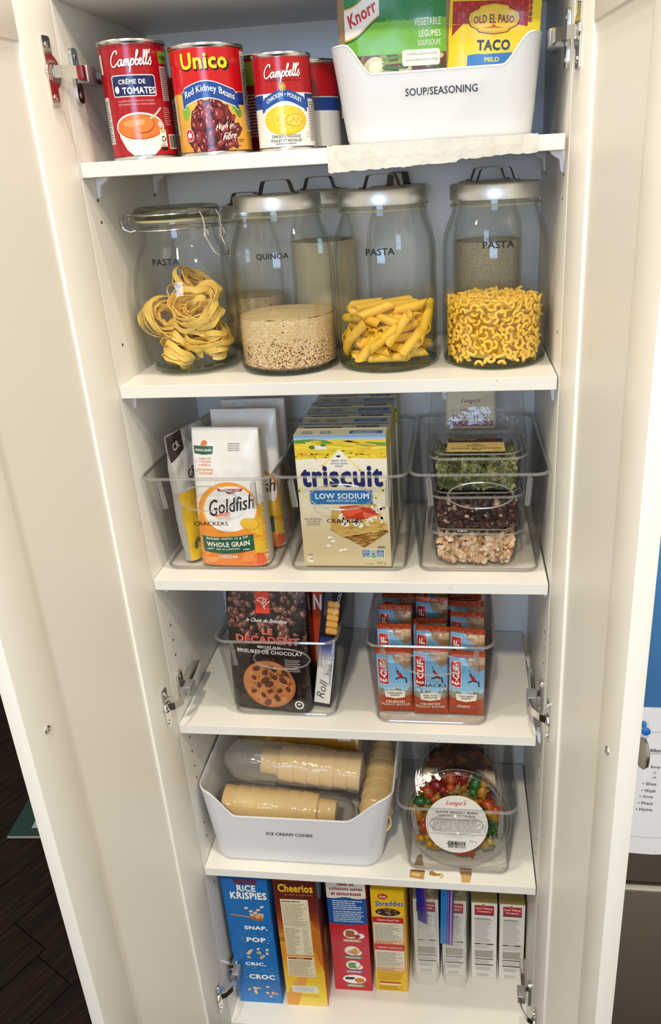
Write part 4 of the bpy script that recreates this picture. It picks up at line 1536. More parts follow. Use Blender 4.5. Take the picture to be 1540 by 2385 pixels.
wi.tube([(rg * cos(a * pi / 24), rg * sin(a * pi / 24), 0.1985 + 0.001 * sin(a * pi / 24)) for a in range(48)], 0.0011, 8, closed=True)
wi.build('lid_wire', WIRE, cj)
lf = R(183)
for sgn in (-1, 1):
    px = lambda rr_, s_, z_: (rr_ * cos(lf) - s_ * sin(lf), rr_ * sin(lf) + s_ * cos(lf), z_)
    MB().tube([px(0.052, sgn * 0.013, 0.1975), px(0.064, sgn * 0.0135, 0.1985), px(0.070, sgn * 0.013, 0.190), px(0.068, sgn * 0.012, 0.181), px(0.060, sgn * 0.012, 0.1775), px(0.052, sgn * 0.012, 0.179)], 0.0012, 8).build('hinge_wire', WIRE, cj)
MB().tube([(0.0685 * cos(lf) - s_ * sin(lf), 0.0685 * sin(lf) + s_ * cos(lf), 0.183) for s_ in (-0.014, 0, 0.014)], 0.0013, 8).build('hinge_bar', WIRE, cj)
# swing clasp on the right front
cl = R(-28)
q2 = lambda rr_, s_, z_: (rr_ * cos(cl) - s_ * sin(cl), rr_ * sin(cl) + s_ * cos(cl), z_)
for sgn in (-1, 1):
    MB().tube([q2(0.056, sgn * 0.014, 0.1985), q2(0.0605, sgn * 0.0145, 0.192), q2(0.0615, sgn * 0.014, 0.176), q2(0.060, sgn * 0.012, 0.168)], 0.0012, 8).build('clasp_wire', WIRE, cj)
    MB().tube([q2(0.0625 + 0.0035 * cos(a * pi / 8), sgn * 0.014, 0.1735 + 0.0055 * sin(a * pi / 8)) for a in range(16)], 0.0010, 8, closed=True).build('clasp_loop', WIRE, cj)
MB().tube([q2(0.061, -0.013, 0.168), q2(0.071, -0.012, 0.152), q2(0.0765, -0.006, 0.146), q2(0.0765, 0.006, 0.146), q2(0.071, 0.012, 0.152), q2(0.061, 0.013, 0.168)], 0.0013, 8).build('clasp_lever', WIRE, cj)
jar_label(cj, 'PASTA', 0.0655, J1[0], J1[1], Z2, 0, 0.0745, Z2 + 0.1440, 0.0340, 0.0078)


# --- tagliatelle nests
def nest(i, c, rot, s=1.0):
    rd = random.Random(40 + i)
    m = MB()
    for k in range(17):
        rr0 = rd.uniform(0.0095, 0.0275) * s
        zo = rd.uniform(-0.015, 0.015) * s
        tx, ty = rd.uniform(-0.35, 0.35), rd.uniform(-0.35, 0.35)
        ph_ = rd.uniform(0, 6.28)
        arc = rd.uniform(4.4, 7.4)
        w = 0.0042
        n = 30
        rings = []
        for j in range(n + 1):
            a = ph_ + arc * j / n
            rr_ = rr0 * (1 + 0.14 * sin(2 * a + ph_)) + 0.002 * sin(3 * a)
            P = Vector((rr_ * cos(a) * 1.05, rr_ * sin(a) * 0.9, zo + tx * rr_ * cos(a) + ty * rr_ * sin(a) + 0.0016 * sin(5 * a + k)))
            tw = 0.55 * sin(a * 1.5 + ph_)
            rad = Vector((cos(a), sin(a), 0))
            wv = (Vector((0, 0, 1)) * cos(tw) + rad * sin(tw)) * w
            nv_ = (rad * cos(tw) - Vector((0, 0, 1)) * sin(tw)) * 0.0005
            rings.append([P - wv - nv_, P + wv - nv_, P + wv + nv_, P - wv + nv_])
        m.loft(rings, True, True)
    M = Matrix.LocRotScale(Vector(c), rot, None)
    me = m.mesh('pasta_nest', PASTA, ang=50)
    o = inst(me, 'pasta_nest', None, c, rot)
    return o


from mathutils import Euler
ND = [((0.0810, 0.134, -0.1690), (0.5, 0.5, 0.3), 1.1, 'topmost tagliatelle nest in the clip-top jar'),
      ((0.0475, 0.0960, -0.1985), (1.25, 0.1, 0.7), 1.08, 'tagliatelle nest standing on edge at the left of the clip-top jar'),
      ((0.0960, 0.0860, -0.1860), (0.55, -0.15, 0.2), 1.12, 'upper right tagliatelle nest at the front of the clip-top jar'),
      ((0.0640, 0.0950, -0.2420), (0.5, 0.35, 1.9), 1.02, 'lowest tagliatelle nest, bottom left of the clip-top jar'),
      ((0.1060, 0.1010, -0.2320), (0.25, -0.25, 0.9), 1.08, 'tagliatelle nest at the bottom right of the clip-top jar'),
      ((0.0800, 0.1450, -0.2250), (0.2, 0.1, 2.0), 1.0, 'tagliatelle nest hidden at the back of the clip-top jar')]
for i, (c, e, s, lb) in enumerate(ND):
    tag(nest(i, (c[0] - 0.0045, c[1] - 0.010, c[2]), Euler(e), s), lb, 'pasta')

# ================================================================== clear bins
_rc2 = {}


def clear_bin(label, x0, x1, xb0, xb1, z, h, word, wx, wz, ww, wh, yf=0.008, yfb=0.031, yb=0.268, ox=None):
    t = thing('clear_bin', label, 'bin', (0, 0, z + 0.0002))

    def ring(k, inset=0.0, zz=None):
        a0 = xb0 + (x0 - xb0) * k + inset
        a1 = xb1 + (x1 - xb1) * k - inset
        b0 = yfb + (yf - yfb) * k + inset
        b1 = (yb - 0.010) + 0.010 * k - inset
        zz = h * k if zz is None else zz
        return [(x, y, zz) for x, y in rrect(a1 - a0, b1 - b0, 0.017 + 0.002 * k - inset * 0.5, 7, (a0 + a1) / 2, (b0 + b1) / 2)]
    th = 0.0024
    m = MB()
    m.loft([ring(0, 0.010, 0.0), ring(0, 0.004, 0.0006), ring(0, 0.0008, 0.0035), ring(0.04)] + [ring(k / 8) for k in range(1, 9)] + [ring(1, th, h)] + [ring(k / 8, th) for k in range(7, 0, -1)] + [ring(0.04, th), ring(0, 0.005, 0.0035)], True, True)
    m.build('tub', PLAST, t, ang=35)
    rim = [(p[0], p[1], h - 0.0005) for p in ring(1, 0.0004)]
    MB().tube(rim, 0.0024, 8, closed=True).build('rim', PLEDGE, t)
    # bottom front bead and floor ridges
    MB().tube([(p[0], p[1], 0.0036) for p in ring(0, 0.0018)], 0.0016, 6, closed=True).build('foot_bead', PLEDGE, t)
    rd = MB()
    for k in range(26):
        y = 0.055 + k * 0.0048
        rd.box(xb0 + 0.022, y, 0.0037, xb1 - 0.022, y + 0.0012, 0.0045)
    tag(rd.build('floor_ridge', PLAST, t, smooth=False), kind='stuff')
    fy = lambda v, o=0.0: yfb + (yf - yfb) * (v / h) - o
    for xx, sg in ((x0 + 0.026, 1), (x1 - 0.026, -1)):
        rb = MB()
        rb.tube([(xx - sg * 0.0 + sg * 0.002 * (q / 6), fy(h - 0.006 - 0.042 * q / 6, -0.0042), h - 0.006 - 0.042 * q / 6) for q in range(7)], 0.0032, 10)
        rb.build('corner_rib', RIBM, t)
        for e in (-1, 1):
            MB().tube([(xx + e * 0.0032 + sg * 0.002 * (q / 6), fy(h - 0.006 - 0.042 * q / 6, 0.0004), h - 0.006 - 0.042 * q / 6) for q in range(7)], 0.0007, 6).build('rib_edge', PLEDGE, t)
    for xx in (x0 + 0.026, x1 - 0.026):
        MB().tube([(xx, yb - 0.006, h - 0.006 - 0.042 * q / 6) for q in range(7)], 0.0032, 8).build('corner_rib', PLAST, t)
    cx = (x0 + x1) / 2 if ox is None else ox
    zc = h - 0.031
    g = [(cx + 0.0430 * cos(a * pi / 24), 0, zc + 0.0200 * sin(a * pi / 24)) for a in range(48)]
    MB().tube([(x, fy(v, 0.0016), v) for x, _, v in g], 0.0013, 8, closed=True).build('grip_rim', PLEDGE, t)
    gp = MB()
    gp.loft([[(cx + (x - cx) * s, fy(v, -0.0002) + d, zc + (v - zc) * s) for x, _, v in g] for s, d in ((1.0, -0.001), (0.96, 0.002), (0.82, 0.006), (0.5, 0.0075), (0.1, 0.008))], False, True)
    gp.build('grip_recess', clear('grip_clear', (0.985, 0.985, 0.985), (0.7, 0.7, 0.7), 1.4, 0.05, epow=4, gl=0.5) if 'grip_clear' not in bpy.data.materials else bpy.data.materials['grip_clear'], t)
    fz = wz - z
    mp = lambda u, v, d: (u, fy(v, 0.0003) - d, v)
    lab = MB().loft([[mp(wx + sx * (ww / 2 + 0.010), fz + sy * (wh / 2 + 0.0035), dd) for sx, sy in ((-1, -1), (1, -1), (1, 1), (-1, 1))] for dd in (0.0, 0.00012)], True, True).build('label_tape', TAPEM, t)
    a = Art()
    a.text(word, wx, fz, ww, wh, '#121216', 1, 0.026)
    a.build('lettering', lambda u, v, d: mp(u, v, d + 0.0003), lab)
    return t


clear_bin('left clear plastic bin lettered CRACKERS, holding white snack bags', 0.0015, 0.1885, 0.009, 0.1795, Z3, 0.1545, 'CRACKERS', 0.0925, -0.4800, 0.0500, 0.0068, ox=0.094)
clear_bin('middle clear plastic bin lettered CRACKERS, holding cracker boxes', 0.1895, 0.3745, 0.1965, 0.3665, Z3, 0.1565, 'CRACKERS', 0.2850, -0.4755, 0.0500, 0.0068, ox=0.283)
clear_bin('clear plastic bin lettered NUTS at the right of its shelf', 0.3765, 0.5605, 0.3845, 0.5530, Z3, 0.1580, 'NUTS', 0.4765, -0.4750, 0.0255, 0.0068, ox=0.4705)
clear_bin('clear plastic bin lettered COOKIES', 0.0735, 0.2605, 0.0830, 0.2480, Z4, 0.1520, 'COOKIES', 0.1680, -0.7370, 0.0440, 0.0068, yfb=0.029, ox=0.176)
clear_bin('clear plastic bin lettered SNACKS full of bar wrappers', 0.3030, 0.4920, 0.3120, 0.4820, Z4, 0.1500, 'SNACKS', 0.4010, -0.7440, 0.0420, 0.0068, yfb=0.020, ox=0.401)
clear_bin('clear plastic bin lettered CANDY right of the ice cream cones', 0.3390, 0.5320, 0.3520, 0.5210, Z5, 0.1490, 'CANDY', 0.4345, -1.0570, 0.0310, 0.0068, yfb=0.020, ox=0.4345)
white_bin('white plastic bin lettered ICE CREAM CONES', 0.004, 0.3330, 0.016, 0.3060, 0.008, 0.272, 0.1590, 0.1070, 0.0640, 0.2580, Z5, True, 'ICE CREAM CONES', 0.1545, -1.0580, 0.0790, 0.0070)


# ================================================================== bags and boxes
def pouch(name, label, cat, w, h, d, loc, rot, art, basecol, m=PRINTF, topd=0.002, p=4.0, crumple=0.0015, sideart=None, taper=0.0, seed=0, half=None):
    """gusseted bag: deep at the foot, flat at the crimped top; front faces -y, u 0..w"""
    t = thing(name, label, cat, loc, rot)

    def D(v):
        q = v / h
        return max(topd, d * (1 - q ** 2.4) ** 0.75) if q < 1 else topd

    def pos(a, v, o=0.0):
        # a in radians around, -pi/2 is the front centre
        ww = w * (1 - taper * v / h)
        c, s = cos(a), sin(a)
        e = 2 / p
        x = w / 2 + (ww / 2) * math.copysign(abs(c) ** e, c)
        y = (D(v) / 2) * math.copysign(abs(s) ** e, s)
        nz = crumple * (noise.noise(Vector((x * 30, v * 26, seed * 3.1 + s))) + 0.5 * noise.noise(Vector((x * 70, v * 60, seed))))
        return x, y + nz * (1 if s < 0 else -1), v
    nv, na = 30, 44
    rings = []
    for j in range(nv + 1):
        v = h * j / nv
        rings.append([pos(2 * pi * k / na, v) for k in range(na)])
    MB().loft(rings, True, True).build('bag_body', basecol, t, ang=60)
    a = Art()
    art(a, w, h)
    a.clip(0.0008, 0.0005, w - 0.0008, h - 0.0005)

    def fm(u, v, o):
        ww = w * (1 - taper * v / h)
        c = max(-1, min(1, (u - w / 2) / (w / 2)))
        s = (1 - abs(c) ** p) ** (1 / p)
        x = w / 2 + ww / 2 * c
        y = -(D(v) / 2) * s
        nz = crumple * (noise.noise(Vector((x * 30, v * 26, seed * 3.1 - s))) + 0.5 * noise.noise(Vector((x * 70, v * 60, seed))))
        return x, y + nz - o, v
    a.build('printed_front', fm, t, m, maxlen=0.0045, base=0.0012, eps=0.00022)
    return t


def art_gold(a, w, h):
    rd = random.Random(6)
    a.rect(0, 0, w, h, '#ebe8e4', 0)
    a.grad(0, 0, w, 0.078, [(0, '#e27a2a'), (0.5, '#e98b2c'), (1, '#eda53c')], 0.6, 10)
    a.poly([(w * 0.72, 0.02), (w, 0.02), (w, 0.098), (w * 0.80, 0.092)], '#e8b92c', 0.9)
    # orange crescent and white oval
    a.ell(0.052, 0.088, 0.047, 0.041, '#ee9a2e', 1, 48, 0.25)
    a.ell(0.054, 0.088, 0.042, 0.036, '#f6c15c', 1.2, 48, 0.25)
    a.ell(0.055, 0.089, 0.040, 0.034, '#f4f2ef', 1.4, 48, 0.25)
    a.poly([(0, 0.045), (0, 0.062), (0.016, 0.069), (0.06, 0.066), (w, 0.045)], '#e9902c', 1.3)
    a.text('PEPPERIDGE FARM', 0.057, 0.1185, 0.036, 0.0034, '#a11c26', 4, 0.03)
    a.poly([(0.040, 0.1160), (0.075, 0.1160), (0.078, 0.1205), (0.074, 0.1200), (0.041, 0.1200), (0.038, 0.1205)], '#a11c26', 2)
    a.text('PEPPERIDGE FARM', 0.0575, 0.1181, 0.030, 0.0024, '#f1e6e0', 5, 0.02)
    a.poly([(0.050, 0.1155), (0.066, 0.1155), (0.062, 0.1125), (0.054, 0.1125)], '#8a1a22', 2)
    wv = lambda x, y: (x, y * (1.15 if x < -0.02 else 1.0) + x * 0.18)
    a.text('Goldfish', 0.058, 0.0960, 0.070, 0.0225, '#17161a', 4, 0.022, 0.15, 0, wv)
    a.text('.', 0.0955, 0.0950, 0.0015, 0.0015, '#17161a', 4, 0.03)
    a.rr(0.030, 0.0750, 0.029, 0.0100, 0.004, '#f4f2ef', 3.6)
    a.text('BAKED', 0.0440, 0.0815, 0.0230, 0.0056, '#e0622a', 5, 0.035, 0.2, 0.12)
    a.text('SNACK CRACKERS', 0.0460, 0.0765, 0.0200, 0.0018, '#e0622a', 5, 0.01, 0.2, 0.12)
    # plain cracker shape instead of any character
    a.ell(0.083, 0.067, 0.0135, 0.0095, '#d99a24', 2.2, 24, -0.15)
    a.ell(0.083, 0.0675, 0.0125, 0.0085, '#efc03c', 2.5, 24, -0.15)
    # green banner
    n = 16
    tp_ = [(0.008 + 0.079 * i / n, 0.0475 + 0.0045 * sin(pi * i / n) * -0.6 + 0.004 * i / n) for i in range(n + 1)]
    bt_ = [(0.010 + 0.077 * i / n, 0.0225 + 0.004 * sin(pi * i / n) * -1.2 + 0.004 * i / n) for i in range(n + 1)]
    a.poly(tp_ + bt_[::-1], '#1f5c46', 3)
    cv = lambda x, y: (x, y + x * x * 2.2)
    a.text('BAKED WITH 12 g OF', 0.0475, 0.0435, 0.064, 0.0042, '#ece7d8', 5, 0.03, 0, 0.05, cv)
    a.text('WHOLE GRAIN', 0.0480, 0.0345, 0.066, 0.0082, '#f4f0e4', 5, 0.04, 0, 0.05, cv)
    a.text('PER 30 g SERVING', 0.0470, 0.0265, 0.036, 0.0032, '#ece7d8', 5, 0.03, 0, 0.05, cv)
    for x in (0.020, 0.075):
        a.ell(x, 0.0275, 0.006, 0.0009, '#cfe0c8', 5, 10, 0.1)
    a.text('CHEDDAR', 0.0460, 0.0150, 0.0300, 0.0056, '#f6ead6', 4, 0.045, 0, 0.0, None, '#9c3b12', 0.035)
    for x, y in ((0.012, 0.020), (0.022, 0.009), (0.010, 0.008)):
        a.ell(x, y, 0.010, 0.0055, '#d97a2a', 1.6, 16, 0.3)
        a.ell(x, y + 0.0005, 0.009, 0.0046, '#ee9c4c', 1.8, 16, 0.3)
    a.poly([(0.064, 0.007), (0.083, 0.003), (0.083, 0.012), (0.066, 0.016)], '#e0662c', 2)
    a.poly([(0.064, 0.007), (0.083, 0.009), (0.088, 0.026), (0.074, 0.026)], '#ef8f45', 2.2)
    a.poly([(0.088, 0.003), (0.101, 0.005), (0.099, 0.019), (0.090, 0.022)], '#e2572a', 2)
    a.text('180 g', 0.0125, 0.0035, 0.009, 0.0028, '#f6d9b8', 3, 0.01)
    # upper text
    a.poly([(0.004, 0.1810), (0.035, 0.1805), (0.034, 0.1695), (0.020, 0.1685), (0.005, 0.1700)], '#1f5c46', 2)
    a.text('WHOLE GRAIN', 0.0195, 0.1750, 0.0255, 0.0034, '#f0ece0', 4, 0.04)
    a.poly([(0.015, 0.1815), (0.018, 0.1875), (0.022, 0.1890), (0.026, 0.1865), (0.025, 0.1815)], '#d9772c', 3)
    for i, s in enumerate(('SOURCE OF', '7 VITAMINS', '& MINERALS')):
        a.text(s, 0.0215, 0.1630 - i * 0.0045, 0.019, 0.0032, '#e28a60', 3, 0.025)
    for i, s in enumerate(('NO ARTIFICIAL', 'FLAVOURS')):
        a.text(s, 0.0225, 0.1475 - i * 0.0050, 0.024 if i == 0 else 0.022, 0.0036, '#e28a60', 3, 0.025)
    for y in (0.1590, 0.1460):
        a.ring(0.0075, y, 0.0017, 0.0020, 0.0004, '#e28a60', 3, n=12)
    a.fine(0.058, 0.1745, 0.020, 0.012, 4, '#8f8c88', 2, 0.45, 8, 0.2)


def art_yellow(a, w, h):
    a.rect(0, 0, w, h, '#d9b012', 0)
    a.poly([(0, h * 0.56), (w, h * 0.50), (w, h), (0, h)], '#b9b7b4', 1)
    a.poly([(0, h * 0.80), (0, h), (0.035, h), (0.030, h * 0.86)], '#2c1d1c', 2)
    a.text('CR', 0.016, h * 0.91, 0.014, 0.012, '#b8b2ae', 3, 0.03, 0.1, 0.3)
    a.text('CRUNCHY', 0.062, h * 0.72, 0.078, 0.015, '#26221f', 3, 0.02, 0.1, 0.35)
    rd = random.Random(2)
    for k in range(24):
        a.ell(rd.uniform(0.01, 0.06), rd.uniform(0.01, 0.055), 0.008, 0.003, rd.choice(['#3f5a2a', '#55702f', '#2f4721']), 2 + k % 3 * 0.2, 10, rd.random() * 3)


WB = mat('white_paper_bag', '#d8d5d1', 0.5)
YB = mat('grey_foil_bag', '#a9a59c', 0.35)
DB = mat('black_foil_bag', '#1c1412', 0.3)
pouch('cracker_bag', 'front white and orange bag of cheddar baked crackers', 'bag', 0.1050, 0.2060, 0.050, (0.0600, 0.0620, Z3 + 0.0052), (R(-1.5), R(0.5), R(-1)), art_gold, WB, topd=0.004, seed=1, taper=0.07)
pouch('cracker_bag', 'second white cracker bag, right behind the front one', 'bag', 0.1000, 0.2150, 0.046, (0.0770, 0.1200, Z3 + 0.0052), (R(-1), 0, R(-1)), art_gold, WB, topd=0.004, seed=2)
pouch('cracker_bag', 'rearmost white cracker bag in the left crackers bin', 'bag', 0.1000, 0.2130, 0.046, (0.0770, 0.1760, Z3 + 0.0052), (R(-1), 0, R(1)), art_gold, WB, topd=0.004, seed=3)
pouch('snack_bag', 'yellow and grey snack bag with dark corner, left of the cracker bags', 'bag', 0.118, 0.198, 0.024, (0.0370, 0.0500, Z3 + 0.0052), (R(-1), R(-2), R(70)), art_yellow, YB, crumple=0.004, seed=4)


def carton(name, label, cat, w, d, h, loc, rz, art, col, top=None, side=None, lside=None, rot=None, m=PRINT):
    t = thing(name, label, cat, loc, rot if rot else (0, 0, rz))
    key = 'card_' + col.lstrip('#')
    cm = bpy.data.materials.get(key) or mat(key, col, 0.45)
    b = MB().box(0, 0, 0, w, d, h, 0.0008, 2)
    b.build('carton', cm, t)
    a = Art()
    art(a, w, h)
    a.clip(0.0003, 0.0003, w - 0.0003, h - 0.0003)
    a.build('printed_front', front(), t, m)
    if top:
        a = Art()
        top(a, w, d)
        a.clip(0.0003, 0.0003, w - 0.0003, d - 0.0003)
        a.build('printed_top', topface(0, 0, h), t, m)
        # tuck flap lip
        MB().box(0.001, d * 0.52, h + 0.0001, w - 0.001, d * 0.53 + 0.0004, h + 0.0007).build('flap_edge', cm, t)
    if side:
        a = Art()
        side(a, d, h)
        a.clip(0.0003, 0.0003, d - 0.0003, h - 0.0003)
        a.build('printed_side', rightface(w, 0, 0), t, m)
    return t


def art_tris(a, w, h):
    V = lambda y: h * (1 - (y - 550) / 1370.0)
    U = lambda x, y: w * (x - (300 + 110 * (y - 550) / 1370.0)) / (980 - 55 * (y - 550) / 1370.0)
    P = lambda *q: [(U(x, y), V(y)) for x, y in q]
    a.rect(0, 0, w, h, '#e4dcc4', 0)
    a.grad(0, 0, w, V(1240), [(0, '#cdbb90'), (0.5, '#cbbb92'), (0.9, '#ded3b4'), (1, '#e4dcc4')], 0.5, 16)
    a.grad(0, V(610), w, h - V(610), [(0, '#c8d4de'), (1, '#5f8fc4')], 1, 6)
    a.rect(0, V(790), w, V(600) - V(790), '#e2c331', 1.1)
    rd = random.Random(9)
    a.poly(P((300, 600), (480, 590), (640, 600), (740, 635), (560, 640), (300, 628)), '#5d8a35', 1.3)
    a.poly(P((950, 645), (1100, 620), (1290, 630), (1290, 665), (1080, 665)), '#6d9440', 1.3)
    for k in range(40):
        x, y = rd.uniform(330, 1290), rd.uniform(610, 770)
        a.ell(U(x, y), V(y), rd.uniform(0.006, 0.02), 0.0012, rd.choice(['#f0d94c', '#d8a92c', '#c8c23a', '#e8b63a', '#b9b032']), 1.35 + k % 4 * 0.05, 12, rd.uniform(-0.15, 0.1))
    for k in range(46):
        x, y = rd.uniform(320, 1290), rd.uniform(730, 780)
        a.ell(U(x, y), V(y), 0.003, 0.0009, rd.choice(['#f2dc3c', '#c9941f', '#e6b628']), 1.6, 8, rd.uniform(-0.6, 0.6))
    a.poly(P((520, 655), (640, 655), (665, 690), (545, 692)), '#dfe3e4', 1.8)
    a.ell(U(500, 670), V(670), 0.004, 0.003, '#4d7a33', 1.9)
    a.ell(U(620, 650), V(650), 0.004, 0.002, '#4d7a33', 1.9)
    a.poly(P((300, 790), (790, 775), (1310, 790), (1310, 1000), (300, 1000)), '#ebe4d0', 1.5)
    # diamond
    for pts in (((790, 700), (610, 860)), ((410, 1040), (355, 1110), (480, 1215)), ((790, 700), (1010, 905)), ((1190, 1050), (1250, 1110), (1170, 1190))):
        q = P(*pts)
        a.stroke(q, 0.0030, '#eadf86', 1.7)
    a.poly(P((788, 695), (600, 905), (985, 905)), '#ece8dc', 1.9)
    a.stroke(P((780, 745), (780, 770)), 0.0012, '#1c2350', 3)
    a.ell(U(768, 762), V(762), 0.0022, 0.0010, '#1c2350', 3, 10, -0.7)
    a.ell(U(792, 762), V(762), 0.0022, 0.0010, '#1c2350', 3, 10, 0.7)
    for s, y, ww in (('\u2022BAKED WITH\u2022', 805, 0.022), ('WHOLE GRAIN', 833, 0.0235), ('WHEAT', 861, 0.0115)):
        a.text(s, U(787, y), V(y), ww, 0.0028, '#1c2350', 3, 0.02)
    a.text('triscuit', U(812, 965), V(965), 0.1150, 0.0320, '#1b2060', 4, 0.05)
    a.rect(U(478, 1178), V(1250), 0.0875, V(1106) - V(1250), '#1f74b8', 3)
    a.text('LOW SODIUM', U(815, 1165), V(1165), 0.0760, 0.0088, '#eef2f4', 4.5, 0.04)
    a.text('MADE WITH SEA SALT', U(815, 1214), V(1214), 0.0435, 0.0030, '#dfe9f0', 4.5, 0.03)
    for i, s in enumerate(('NO ARTIFICIAL', 'COLOURS OR', 'FLAVOURS')):
        a.text(s, U(508, 1405 + i * 27), V(1405 + i * 27), (0.025, 0.021, 0.0175)[i], 0.0030, '#55585c', 3, 0.02)
    a.rect(U(415, 1477), V(1478), 0.024, 0.0003, '#55585c', 3)
    # crackers with topping
    for pts, c in ((((690, 1520), (1050, 1715), (1310, 1540), (960, 1380)), '#8a5f26'), (((690, 1515), (830, 1610), (1300, 1530), (1180, 1260), (700, 1300)), '#a8813a')):
        a.poly(P(*pts), c, 2)
    a.poly(P((690, 1510), (825, 1600), (1300, 1520), (1170, 1250), (1080, 1240), (700, 1310)), '#c9a457', 2.3)
    for k in range(130):
        x, y = rd.uniform(700, 1290), rd.uniform(1420, 1700)
        if y > 1700 - abs(x - 1050) * 0.62:
            continue
        a.ell(U(x, y), V(y), rd.uniform(0.003, 0.006), 0.0006, rd.choice(['#e0c078', '#a67c34', '#d4b064', '#94692a']), 2.5 + k % 3 * 0.1, 8, 0.18)
    for k in range(70):
        x, y = rd.uniform(790, 1240), rd.uniform(1275, 1490)
        if y > 1500 - abs(x - 960) * 0.25:
            continue
        a.ell(U(x, y), V(y), rd.uniform(0.002, 0.005), rd.uniform(0.0015, 0.003), rd.choice(['#f1ece0', '#e7dfcf', '#d9cfba']), 3 + k % 3 * 0.15, 10, rd.random() * 3)
    a.poly(P((785, 1275), (960, 1260), (1120, 1290), (1200, 1360), (1040, 1410), (850, 1400)), '#c43a1d', 3.6)
    a.poly(P((800, 1285), (960, 1270), (1040, 1320), (900, 1380), (850, 1370)), '#df5c34', 3.8)
    a.poly(P((1030, 1330), (1180, 1365), (1050, 1400)), '#e2704a', 3.9)
    for x, y in ((680, 1605), (715, 1645), (668, 1695), (800, 1745), (845, 1735)):
        a.ell(U(x, y), V(y), 0.0035, 0.0022, '#efe9da', 2, 10, 0.3)
        a.ell(U(x, y + 12), V(y + 12), 0.0035, 0.0012, '#a8966c', 1.8, 10, 0.3)
    x, y = U(1025, 1828), V(1828)
    a.rect(x, y, 0.0325, 0.0148, '#f2efe6', 2.5)
    a.rect(x + 0.0006, y + 0.0042, 0.0100, 0.0095, '#1d4c8c', 3)
    a.rect(x + 0.0216, y + 0.0042, 0.0100, 0.0095, '#1d4c8c', 3)
    a.rect(x + 0.0110, y + 0.0042, 0.0102, 0.0095, '#8fc0e0', 3)
    a.poly([(x + 0.014, y + 0.0045), (x + 0.019, y + 0.0045), (x + 0.0165, y + 0.011)], '#3f8a3c', 3.2)
    a.ell(x + 0.0165, y + 0.0105, 0.0022, 0.0026, '#ee9a4c', 3.4)
    for s, dx, dy in (('NON', 0.0056, 0.0118), ('GMO', 0.0056, 0.0090), ('Project', 0.0056, 0.0062), ('PROJET', 0.0266, 0.0118), ('SANS', 0.0266, 0.0090), ('OGM', 0.0266, 0.0062)):
        a.text(s, x + dx, y + dy, 0.0078, 0.0021, '#eef2f4', 4, 0.03)
    a.rect(x + 0.0006, y + 0.0006, 0.031, 0.0032, '#3d8a4c', 3)
    a.text('VERIFIED \u2022 V\u00c9RIFI\u00c9', x + 0.016, y + 0.0022, 0.028, 0.0021, '#eef2f4', 4, 0.03)
    a.text('200 g', U(1228, 1882), V(1882), 0.0130, 0.0050, '#77706a', 3, 0.0)
    a.rr(U(447, 1875), V(1875), 0.0078, 0.0086, 0.002, '#efe9da', 2)
    a.text('120', U(478, 1838), V(1838), 0.0058, 0.0034, '#2c2a2a', 3, 0.03)
    a.fine(U(443, 1795), V(1797), 0.0078, 0.0014, 1, '#55504a', 3, 0.8, 2, 0)
    a.fine(U(1060, 1893), V(1893), 0.013, 0.0012, 1, '#8a857c', 3, 0.8, 3, 0)
    a.fine(U(1190, 1715), V(1720), 0.0110, 0.0040, 2, '#3a3a40', 3, 0.6, 3, 0.1)
    a.fine(U(1225, 1300), V(1300), 0.0065, 0.0040, 2, '#2a2a30', 3, 0.6, 4, 0.1)


def top_tris(a, w, d):
    a.rect(0, 0, w, d, '#cdc5ae', 0)
    a.rect(0, d - 0.006, w, 0.006, '#5c8fc0', 1)
    a.rect(w * 0.60, d * 0.08, w * 0.36, d * 0.26, '#1f6fae', 1)
    a.text('LOW SODIUM', w * 0.78, d * 0.25, w * 0.24, d * 0.06, '#dfe8ee', 3, 0.02)
    a.fine(w * 0.64, d * 0.11, w * 0.28, d * 0.10, 3, '#cfdde6', 2, 0.5, 3, 0.2)
    a.text('STARTS', w * 0.14, d * 0.27, w * 0.11, d * 0.08, '#31648c', 3, 0.03)
    a.text('SIMPLE', w * 0.14, d * 0.14, w * 0.12, d * 0.10, '#31648c', 3, 0.03)
    a.text('FAITES', w * 0.34, d * 0.27, w * 0.11, d * 0.08, '#31648c', 3, 0.03)
    a.text('SIMPLES', w * 0.345, d * 0.14, w * 0.13, d * 0.10, '#31648c', 3, 0.03)
    a.text('triscuit', w * 0.78, d * 0.70, w * 0.26, d * 0.20, '#1b2060', 3, 0.07)
    a.rect(w * 0.08, d * 0.58, w * 0.42, d * 0.09, '#2c2a2c', 2)


def side_tris(a, d, h):
    a.rect(0, 0, d, h, '#d9d1ba', 0)
    a.rect(0, h * 0.84, d, h * 0.12, '#c7c15c', 1)
    a.fine(0.006, 0.02, d - 0.012, h * 0.5, 30, '#7a7468', 2, 0.45, 8, 0.2)


for i, (y, dz, dx) in enumerate(((0.0370, 0, 0), (0.0885, 0, 0.001), (0.1400, 0, 0.0), (0.1915, 0, 0.003))):
    t = carton('cracker_box', ('front yellow-field cracker box lettered LOW SODIUM', 'second cracker box, directly behind the front box in the middle bin', 'third cracker box from the front in the middle bin', 'rearmost cracker box in the middle bin')[i], 'box',
               0.1270, 0.0500, 0.2010 + dz, (0.2185 + dx, y, Z3 + 0.0052), 0, art_tris, '#d9d1ba', top_tris, side_tris)


